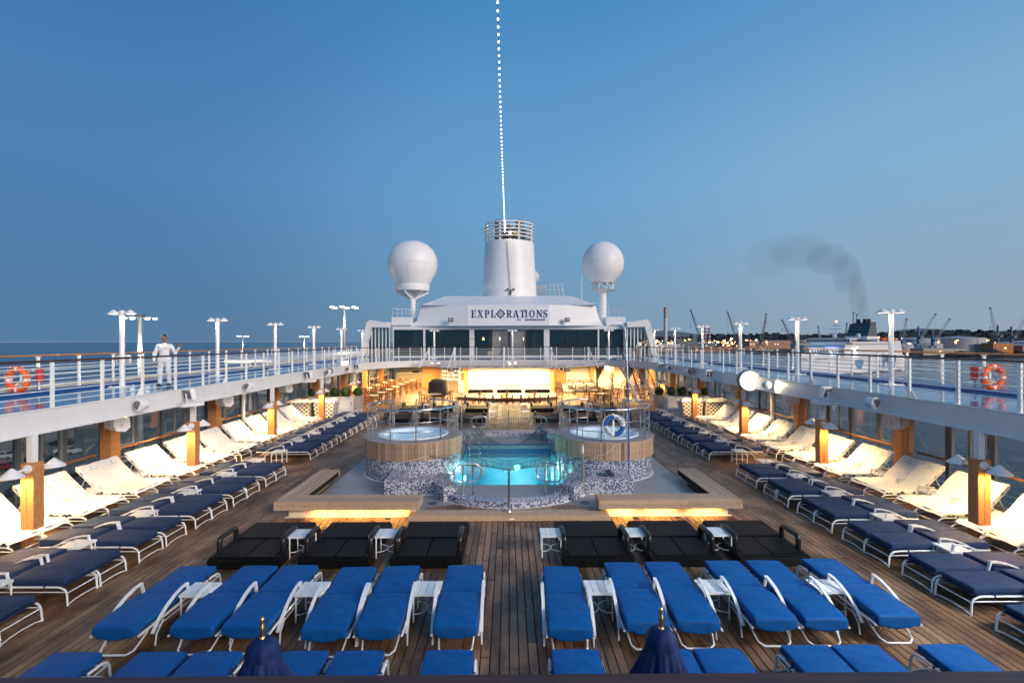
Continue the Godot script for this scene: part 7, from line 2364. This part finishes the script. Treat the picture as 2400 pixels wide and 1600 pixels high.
func ferry() -> void:
	# length along -z (bow at +z), origin amidships at the waterline; then turned and set in the basin
	var t := thing("white_ferry", "large white car ferry with blue hull graphics and a louvred dark funnel", "ship", "", P(266, -20, 388), 0)
	t.rotation.y = deg_to_rad(-58)
	var half := 66.0
	var sec := func(z: float) -> float:
		return 13.0 * (1.0 - pow(clampf((z - 30.0) / 42.0, 0, 1), 2.2))
	var hull := func(sgn: float) -> Geo:
		return G().sheet(30, 6, func(u, v):
			var z := lerpf(-half, 70.0, u)
			var w: float = sec.call(z - (1.0 - v) * 8.0 * clampf((z - 20.0) / 40.0, 0, 1))
			return Vector3(sgn * maxf(w, 0.02) * (1.0 - pow(u, 14.0)), v * 13.0 + (2.5 * v * clampf((z - 35.0) / 35.0, 0, 1)), z))
	put("hull", hull.call(-1.0), M.ferry_white, t)
	put("hull_side", hull.call(1.0), M.ferry_white, t)
	put("transom", G().box(Vector3(0, 6.5, -half), Vector3(26, 13, 0.5)), M.ferry_white, t)
	put("boot_topping", G().box(Vector3(0, 0.4, -10), Vector3(26.3, 1.2, 100)), M.dark_grey, t)
	var fd := PackedVector2Array()
	for i in 13:
		var z := lerpf(-half, 69.0, i / 12.0)
		fd.append(Vector2(sec.call(z), -z))
	for i in 13:
		var z := lerpf(69.0, -half, i / 12.0)
		fd.append(Vector2(-sec.call(z), -z))
	put("main_deck", G().prism(fd, 11.8, 12.2), M.tank_roof, t)
	# superstructure, its front rounded
	put("lower_house", G().box(Vector3(0, 16.0, -12), Vector3(25.6, 8.0, 96), 0.6), M.ferry_white, t)
	put("upper_house", G().box(Vector3(0, 21.8, -8), Vector3(25.2, 4.2, 84), 0.4), M.ferry_white, t)
	put("bridge", G().box(Vector3(0, 24.6, 28), Vector3(31, 3.0, 11), 0.4), M.ferry_white, t)
	put("bridge_roof", G().box(Vector3(0, 26.5, 24), Vector3(27, 1.0, 22), 0.3), M.tank_roof, t)
	put("aft_house", G().box(Vector3(0, 24.5, -34), Vector3(24, 3.2, 30), 0.3), M.ferry_white, t)
	put("stern_block", G().slab(PackedVector2Array([Vector2(-64, 12), Vector2(-48, 12), Vector2(-48, 24.5), Vector2(-59, 24.5)]), -12.6, 12.6, Transform3D(Basis(Vector3(0, 0, 1), UP, Vector3(-1, 0, 0)), Vector3.ZERO)), M.ferry_white, t)
	for i in 17:
		put("bridge_window", G().box(Vector3(-14.2 + i * 1.78, 24.7, 33.55), Vector3(1.3, 1.3, 0.12)), M.dark, t)
	for i in 12:
		put("front_window", G().box(Vector3(-11.5 + i * 2.1, 16.6, 36.05), Vector3(1.6, 1.3, 0.12)), M.dark, t)
	for s in [-1.0, 1.0]:
		for i in 26:
			put("cabin_window", G().box(Vector3(s * 12.65, 21.9, 32 - i * 3.0), Vector3(0.12, 1.0, 1.2)), M.dark, t)
			put("cabin_window", G().box(Vector3(s * 12.85, 17.2, 33 - i * 3.0), Vector3(0.12, 0.8, 1.0)), M.dark, t)
		for i in 6:
			put("bridge_side_window", G().box(Vector3(s * 15.55, 24.7, 32 - i * 1.7), Vector3(0.12, 1.3, 1.2)), M.dark, t)
		for i in 3:
			put("lifeboat", G().cushion(Vector3(s * 12.9, 25.6, -26 - i * 9.0), Vector3(3.0, 2.6, 7.6), 1.1, Vector3i(1, 1, 2)), M.boat_orange, t)
			put("davit", G().rod(Vector3(s * 11.5, 23, -22.5 - i * 9.0), Vector3(s * 13.2, 28.0, -22.5 - i * 9.0), 0.3), M.boat_orange, t)
		# blue shapes on the hull side
		var xf := Transform3D(Basis(Vector3(0, 0, -s), UP, Vector3(s, 0, 0)), Vector3(s * 13.06, 0, 0))
		var blob := PackedVector2Array()
		for i in 28:
			var a := TAU * i / 28.0
			blob.append(Vector2(s * -14.0 + cos(a) * (6.0 + 1.6 * sin(a * 3.0)), 7.2 + sin(a) * (4.6 + 0.9 * cos(a * 2.0))))
		put("hull_graphic", G().slab(blob, 0.0, 0.05, xf), M.ferry_blue, t)
		for e in [[14.0, 20.0], [24.0, 29.0], [33.0, 39.0], [43.0, 48.0]]:
			put("hull_graphic", G().slab(PackedVector2Array([Vector2(s * e[0], 2.5), Vector2(s * (e[0] + 1.6), 2.5), Vector2(s * (e[0] + e[1]) / 2, 8.0), Vector2(s * (e[1] - 1.6), 2.5), Vector2(s * e[1], 2.5), Vector2(s * (e[1] - 0.4), 11.0), Vector2(s * (e[0] + 0.4), 11.0)]), 0.0, 0.05, xf), M.ferry_blue, t)
	# funnel with louvres
	var lou := put("funnel", G().slab(PackedVector2Array([Vector2(-30, 26), Vector2(-12, 26), Vector2(-15, 32), Vector2(-19, 38.0), Vector2(-27.5, 39.5)]), -7.5, 7.5, Transform3D(Basis(Vector3(0, 0, 1), UP, Vector3(-1, 0, 0)), Vector3.ZERO)), M.ferry_funnel, t)
	put("funnel_base", G().box(Vector3(0, 26.8, -21), Vector3(16, 2.6, 20), 0.3), M.ferry_white, t)
	for i in 9:
		var y := 28.6 + i * 1.15
		var zf := -12.0 - (y - 26) * 0.56
		put("louvre", G().box(Vector3(0, y, (zf - 29.0) / 2), Vector3(15.4, 0.22, zf + 29.6)), M.crane_light, lou)
	for x in [-3.0, 1.5, 4.5]:
		put("exhaust", G().rod(Vector3(x, 38, -23), Vector3(x, 42.0, -23), 1.3, 1.3, 10), M.dark, lou)
	# mast, domes, deck lights
	put("mast", G().rod(Vector3(0, 26.5, 20), Vector3(0, 39, 20), 0.5, 0.25, 8).rod(Vector3(-5, 30, 20), Vector3(5, 30, 20), 0.25).rod(Vector3(-4, 33.5, 20), Vector3(4, 33.5, 20), 0.22).rod(Vector3(-3, 36, 20), Vector3(3, 36, 20), 0.2), M.ferry_white, t)
	put("mast_light", G().cushion(Vector3(0, 39.3, 20), Vector3(1.2, 1.2, 1.2), 0.5, Vector3i(1, 1, 1)), M.harbour_warm, t)
	for x in [-8.0, 9.0]:
		put("dome", G().cushion(Vector3(x, 28.5, 6), Vector3(3, 3.4, 3), 1.4, Vector3i(1, 1, 1)), M.ferry_white, t)
	for q in [[-9.0, 15.5, 38.0], [5.0, 15.5, 38.0], [-3.0, 14.0, 44.0]]:
		var l := put("deck_light", G().cushion(Vector3(q[0], q[1], q[2]), Vector3(1.4, 0.8, 0.8), 0.35, Vector3i(1, 1, 1)), M.mast_lamp, t)
		omni(l, Vector3(q[0], q[1], q[2] + 1.6), 26.0, Color(0.9, 0.95, 1.0), 0.4)
	for s in [-1.0, 1.0]:
		var l := put("flood_light", G().cushion(Vector3(s * 14.5, 20.0, 20), Vector3(0.8, 0.6, 0.8), 0.25, Vector3i(1, 1, 1)), M.mast_lamp, t)
		spot(l, Vector3(s * 14.5, 19.4, 20), Vector3(-s * 0.5, -1, 0.3), 160.0, Color(0.95, 1.0, 0.95), 70)
	put("violet_panel", G().box(Vector3(-12.06, 24.5, -26), Vector3(0.1, 2.2, 3)).box(Vector3(12.06, 24.5, -26), Vector3(0.1, 2.2, 3)).box(Vector3(4, 19.9, 36.1), Vector3(9, 0.4, 0.1)), M.violet_window, t)
	# the thin smoke from its funnel
	var k := 0
	for q in [[306, 29, 428, 9, 22, 0.016], [302, 46, 430, 14, 28, 0.013], [294, 63, 432, 22, 26, 0.009], [280, 76, 436, 34, 20, 0.006], [258, 84, 440, 48, 22, 0.0035], [230, 78, 440, 40, 26, 0.0020]]:
		var f := FogVolume.new()
		f.name = numbered("smoke_plume")
		f.shape = RenderingServer.FOG_VOLUME_SHAPE_ELLIPSOID
		f.size = Vector3(q[3], q[4] * 1.4, q[3])
		var fm := FogMaterial.new()
		fm.albedo = Color(0.30, 0.30, 0.32)
		fm.density = q[5]
		f.material = fm
		add_child(f)
		f.position = P(q[0], q[1], q[2])
		f.set_meta("kind", "stuff")
		k += 1


# ---------------------------------------------------------------- people
func field_mesh(bones: Array, cell: float, blend: float, g: Geo, colour: Callable) -> void:
	# surface nets over the smooth union of tapered capsules [a, b, ra, rb]
	var lo := Vector3.INF
	var hi := -Vector3.INF
	for b in bones:
		var m := Vector3.ONE * (maxf(b[2], b[3]) + cell * 2.5)
		lo = lo.min(b[0].min(b[1]) - m)
		hi = hi.max(b[0].max(b[1]) + m)
	var n := Vector3i(((hi - lo) / cell).ceil()) + Vector3i.ONE
	var f := PackedFloat32Array()
	f.resize(n.x * n.y * n.z)
	f.fill(1.0)
	for b in bones:
		var m := Vector3.ONE * (maxf(b[2], b[3]) + cell * 2.5 + blend)
		var i0 := Vector3i(((b[0].min(b[1]) - m - lo) / cell).floor()).max(Vector3i.ZERO)
		var i1 := Vector3i(((b[0].max(b[1]) + m - lo) / cell).ceil()).min(n - Vector3i.ONE)
		var ab: Vector3 = b[1] - b[0]
		var ll := maxf(ab.length_squared(), 1e-8)
		for z in range(i0.z, i1.z + 1):
			for y in range(i0.y, i1.y + 1):
				for x in range(i0.x, i1.x + 1):
					var p := lo + Vector3(x, y, z) * cell
					var t := clampf((p - b[0]).dot(ab) / ll, 0, 1)
					var d: float = (p - b[0] - ab * t).length() - lerpf(b[2], b[3], t)
					var at := (z * n.y + y) * n.x + x
					var h := clampf(0.5 + 0.5 * (f[at] - d) / blend, 0, 1)
					f[at] = lerpf(f[at], d, h) - blend * h * (1.0 - h)
	var vert := {}
	var sy := n.x
	var sz := n.x * n.y
	for z in n.z - 1:
		for y in n.y - 1:
			for x in n.x - 1:
				var at := z * sz + y * sy + x
				var c := [f[at], f[at + 1], f[at + sy], f[at + sy + 1], f[at + sz], f[at + sz + 1], f[at + sz + sy], f[at + sz + sy + 1]]
				var inside := 0
				for q in c: if q < 0.0: inside += 1
				if inside == 0 or inside == 8: continue
				var s := Vector3.ZERO
				var k := 0
				for e in [[0, 1], [2, 3], [4, 5], [6, 7], [0, 2], [1, 3], [4, 6], [5, 7], [0, 4], [1, 5], [2, 6], [3, 7]]:
					var fa: float = c[e[0]]
					var fb: float = c[e[1]]
					if (fa < 0.0) != (fb < 0.0):
						var pa := Vector3(e[0] & 1, (e[0] >> 1) & 1, e[0] >> 2)
						var pb := Vector3(e[1] & 1, (e[1] >> 1) & 1, e[1] >> 2)
						s += pa.lerp(pb, fa / (fa - fb))
						k += 1
				vert[at] = lo + (Vector3(x, y, z) + s / k) * cell
	var first := g.v.size()
	for at in vert:
		for ax in 3:
			var step: int = [1, sy, sz][ax]
			if (f[at] < 0.0) == (f[at + step] < 0.0): continue
			var u: int = [sy, sz, 1][ax]
			var w: int = [sz, 1, sy][ax]
			if not (vert.has(at - u) and vert.has(at - w) and vert.has(at - u - w)): continue
			var q := [vert[at], vert[at - u], vert[at - u - w], vert[at - w]]
			if f[at] < 0.0: q.reverse()
			for tr in [[0, 1, 2], [0, 2, 3]]:
				for e in tr:
					g.v.append(q[e])
					g.n.append(Vector3.UP)
					g.uv.append(Vector2.ZERO)
					g.c.append(colour.call(q[e]))
	# Godot's front faces run clockwise: make the winding agree with outward normals
	g.smooth(first)

func finger_bones(wrist: Vector3, dir: Vector3, palm_n: Vector3, size: float, out: Array, thumb_side: float) -> void:
	var across := dir.cross(palm_n).normalized() * thumb_side
	var palm := wrist + dir * 0.085 * size
	out.append([wrist, palm, 0.026 * size, 0.030 * size])
	out.append([wrist + across * 0.02 * size + dir * 0.03, palm + across * 0.022 * size, 0.020 * size, 0.018 * size])
	out.append([wrist - across * 0.02 * size + dir * 0.03, palm - across * 0.022 * size, 0.020 * size, 0.018 * size])
	for i in 4:
		var base := palm + across * (0.030 - i * 0.020) * size
		var len: float = [0.072, 0.08, 0.074, 0.06][i] * size
		var d1 := (dir + across * (0.14 - i * 0.09)).normalized()
		var mid := base + d1 * len * 0.55
		out.append([base, mid, 0.0095 * size, 0.0088 * size])
		out.append([mid, mid + (d1 + palm_n * 0.5).normalized() * len * 0.5, 0.0088 * size, 0.0075 * size])
	var tb := wrist + dir * 0.025 * size + across * 0.028 * size
	var tm := tb + (dir + across * 1.1).normalized() * 0.045 * size
	out.append([tb, tm, 0.013 * size, 0.011 * size])
	out.append([tm, tm + (dir * 1.3 + across * 0.5 + palm_n * 0.3).normalized() * 0.034 * size, 0.011 * size, 0.009 * size])

func head_of(g: Geo, hair: Geo, neck: Vector3, c: Vector3, fwd: Vector3, skin: Color) -> void:
	# c: centre of the skull; fwd: where the face looks
	var up := (c - neck).normalized()
	var f := (fwd - up * fwd.dot(up)).normalized()
	var r := up.cross(f)
	var at := func(x: float, y: float, z: float) -> Vector3: return c + r * x + up * y + f * z
	var b := [[at.call(0, 0.03, -0.02), at.call(0, 0.03, 0.02), 0.082, 0.078], [at.call(0, -0.03, 0.035), at.call(0, -0.085, 0.05), 0.062, 0.04],
		[at.call(0, 0.005, 0.095), at.call(0, -0.035, 0.112), 0.009, 0.014], [at.call(-0.03, 0.018, 0.082), at.call(0.03, 0.018, 0.082), 0.016, 0.016],
		[at.call(-0.018, -0.065, 0.090), at.call(0.018, -0.065, 0.090), 0.008, 0.008],
		[at.call(-0.08, 0.012, 0.0), at.call(-0.084, -0.03, 0.002), 0.014, 0.010], [at.call(0.08, 0.012, 0.0), at.call(0.084, -0.03, 0.002), 0.014, 0.010], [neck, at.call(0, -0.05, -0.01), 0.055, 0.052]]
	field_mesh(b, 0.008, 0.012, g, func(_p): return skin)
	for s in [-1.0, 1.0]:
		hair.cushion(at.call(s * 0.030, 0.0, 0.091), Vector3(0.02, 0.010, 0.010), 0.0045, Vector3i(1, 1, 1))
	var hb := [[at.call(0, 0.045, -0.030), at.call(0, 0.058, 0.025), 0.078, 0.062], [at.call(0, 0.0, -0.045), at.call(0, -0.035, -0.045), 0.062, 0.045], [at.call(-0.045, 0.055, 0.0), at.call(0.045, 0.055, 0.0), 0.042, 0.042]]
	field_mesh(hb, 0.010, 0.02, hair, func(_p): return Color.WHITE)

func people() -> void:
	var skin := Color(0.30, 0.14, 0.085)
	var whites := Color(0.74, 0.73, 0.72)
	# on the left walkway: bowed head, left hand raised to the side
	var t := thing("person", "person in white overalls with a raised left hand on the left upper walkway", "person", "", P(-11.95, 3.075, 17.4), 0.25)
	var bones := []
	var J := {"pelvis": Vector3(0, 0.93, 0), "chest": Vector3(0.01, 1.30, 0.02), "neck": Vector3(0.01, 1.48, 0.03)}
	bones.append([Vector3(-0.08, 0.95, 0), Vector3(0.08, 0.95, 0), 0.125, 0.125])
	bones.append([J.pelvis, J.chest, 0.13, 0.15])
	bones.append([Vector3(-0.13, 1.38, 0.0), Vector3(0.14, 1.39, 0.0), 0.085, 0.085])
	bones.append([J.chest, J.neck, 0.13, 0.06])
	for s in [-1.0, 1.0]:
		bones.append([Vector3(s * 0.095, 0.92, 0), Vector3(s * 0.13, 0.49, 0.03), 0.105, 0.075])
		bones.append([Vector3(s * 0.13, 0.49, 0.03), Vector3(s * 0.145, 0.10, -0.01), 0.073, 0.062])
	bones.append([Vector3(-0.19, 1.39, 0), Vector3(-0.30, 1.12, 0.0), 0.066, 0.055])
	bones.append([Vector3(-0.30, 1.12, 0.0), Vector3(-0.28, 0.90, 0.10), 0.052, 0.042])
	bones.append([Vector3(0.20, 1.39, 0), Vector3(0.34, 1.15, 0.04), 0.066, 0.055])
	bones.append([Vector3(0.34, 1.15, 0.04), Vector3(0.49, 1.33, 0.12), 0.05, 0.042])
	var g := G()
	field_mesh(bones, 0.018, 0.05, g, func(_p): return whites)
	var hands := []
	finger_bones(Vector3(-0.28, 0.895, 0.105), Vector3(0.02, -0.95, 0.3).normalized(), Vector3(1, 0, 0.1).normalized(), 1.0, hands, 1.0)
	finger_bones(Vector3(0.495, 1.335, 0.125), Vector3(0.35, 0.92, 0.1).normalized(), Vector3(-0.2, 0.0, 1).normalized(), 1.0, hands, -1.0)
	field_mesh(hands, 0.006, 0.008, g, func(_p): return skin)
	var hair := G()
	head_of(g, hair, J.neck + Vector3(0, 0.02, 0), Vector3(0.012, 1.665, 0.075), Vector3(0.12, -0.75, 1), skin)
	put("figure", g, M.body, t)
	put("hair", hair, M.hair, t)
	for s in [-1.0, 1.0]:
		put("shoe", G().cushion(Vector3(s * 0.15, 0.05, 0.05), Vector3(0.10, 0.10, 0.29), 0.045, Vector3i(1, 1, 2)), M.dark, t)
	put("collar", G().tube(arc(Vector3(0.01, 1.475, 0.03), Vector3.RIGHT, Vector3(0, -0.3, 1).normalized(), 0.075, 0.3, PI - 0.3, 10), 0.016, 6), M.towel, t)
	put("chest_badge", G().box(Vector3(0.09, 1.33, 0.165), Vector3(0.06, 0.02, 0.006)), M.logo_blue, t)
	# on the right, aft: stooping over a mop
	var t2 := thing("person", "person in a white shirt stooping with a mop far along the right walkway", "person", "", P(11.75, 3.075, 45.6), 0.9)
	bones = [[Vector3(-0.08, 0.93, 0), Vector3(0.08, 0.93, 0), 0.12, 0.12], [Vector3(0, 0.95, 0), Vector3(0, 1.27, 0.16), 0.13, 0.15], [Vector3(-0.14, 1.34, 0.2), Vector3(0.14, 1.34, 0.2), 0.085, 0.085], [Vector3(0, 1.27, 0.16), Vector3(0, 1.44, 0.27), 0.12, 0.055]]
	var trousers := Color(0.36, 0.24, 0.13)
	for s in [-1.0, 1.0]:
		bones.append([Vector3(s * 0.09, 0.91, 0), Vector3(s * 0.11, 0.48, 0.05 * s), 0.10, 0.072])
		bones.append([Vector3(s * 0.11, 0.48, 0.05 * s), Vector3(s * 0.11, 0.10, 0.02 * s), 0.07, 0.058])
		bones.append([Vector3(s * 0.2, 1.34, 0.2), Vector3(s * 0.24, 1.1, 0.30), 0.062, 0.05])
		bones.append([Vector3(s * 0.24, 1.1, 0.30), Vector3(s * 0.06, 0.98 + 0.1 * s, 0.46), 0.048, 0.04])
	g = G()
	field_mesh(bones, 0.02, 0.05, g, func(p): return whites if p.y > 0.9 else trousers)
	hands = []
	for s in [-1.0, 1.0]:
		finger_bones(Vector3(s * 0.06, 0.98 + 0.1 * s, 0.46), Vector3(-s * 0.5, -0.2, 0.8).normalized(), Vector3(-s * 0.6, -0.5, -0.5).normalized(), 1.0, hands, -s)
	field_mesh(hands, 0.007, 0.008, g, func(_p): return skin)
	hair = G()
	head_of(g, hair, Vector3(0, 1.45, 0.28), Vector3(0, 1.59, 0.40), Vector3(0, -0.6, 1), skin)
	put("figure", g, M.body, t2)
	put("hair", hair, M.hair, t2)
	for s in [-1.0, 1.0]:
		put("shoe", G().cushion(Vector3(s * 0.11, 0.05, 0.06), Vector3(0.10, 0.10, 0.28), 0.045, Vector3i(1, 1, 2)), M.dark, t2)
	var mop := thing("deck_mop", "long-handled mop held by the stooping person on the right walkway", "mop", "", P(11.75, 3.075, 45.6), 0.9)
	put("handle", G().rod(Vector3(0.03, 1.25, 0.40), Vector3(-0.05, 0.06, 0.95), 0.014), M.beige_light, mop)
	put("head", G().cushion(Vector3(-0.05, 0.04, 0.97), Vector3(0.32, 0.07, 0.14), 0.03, Vector3i(2, 1, 1)), M.white_rope, mop)
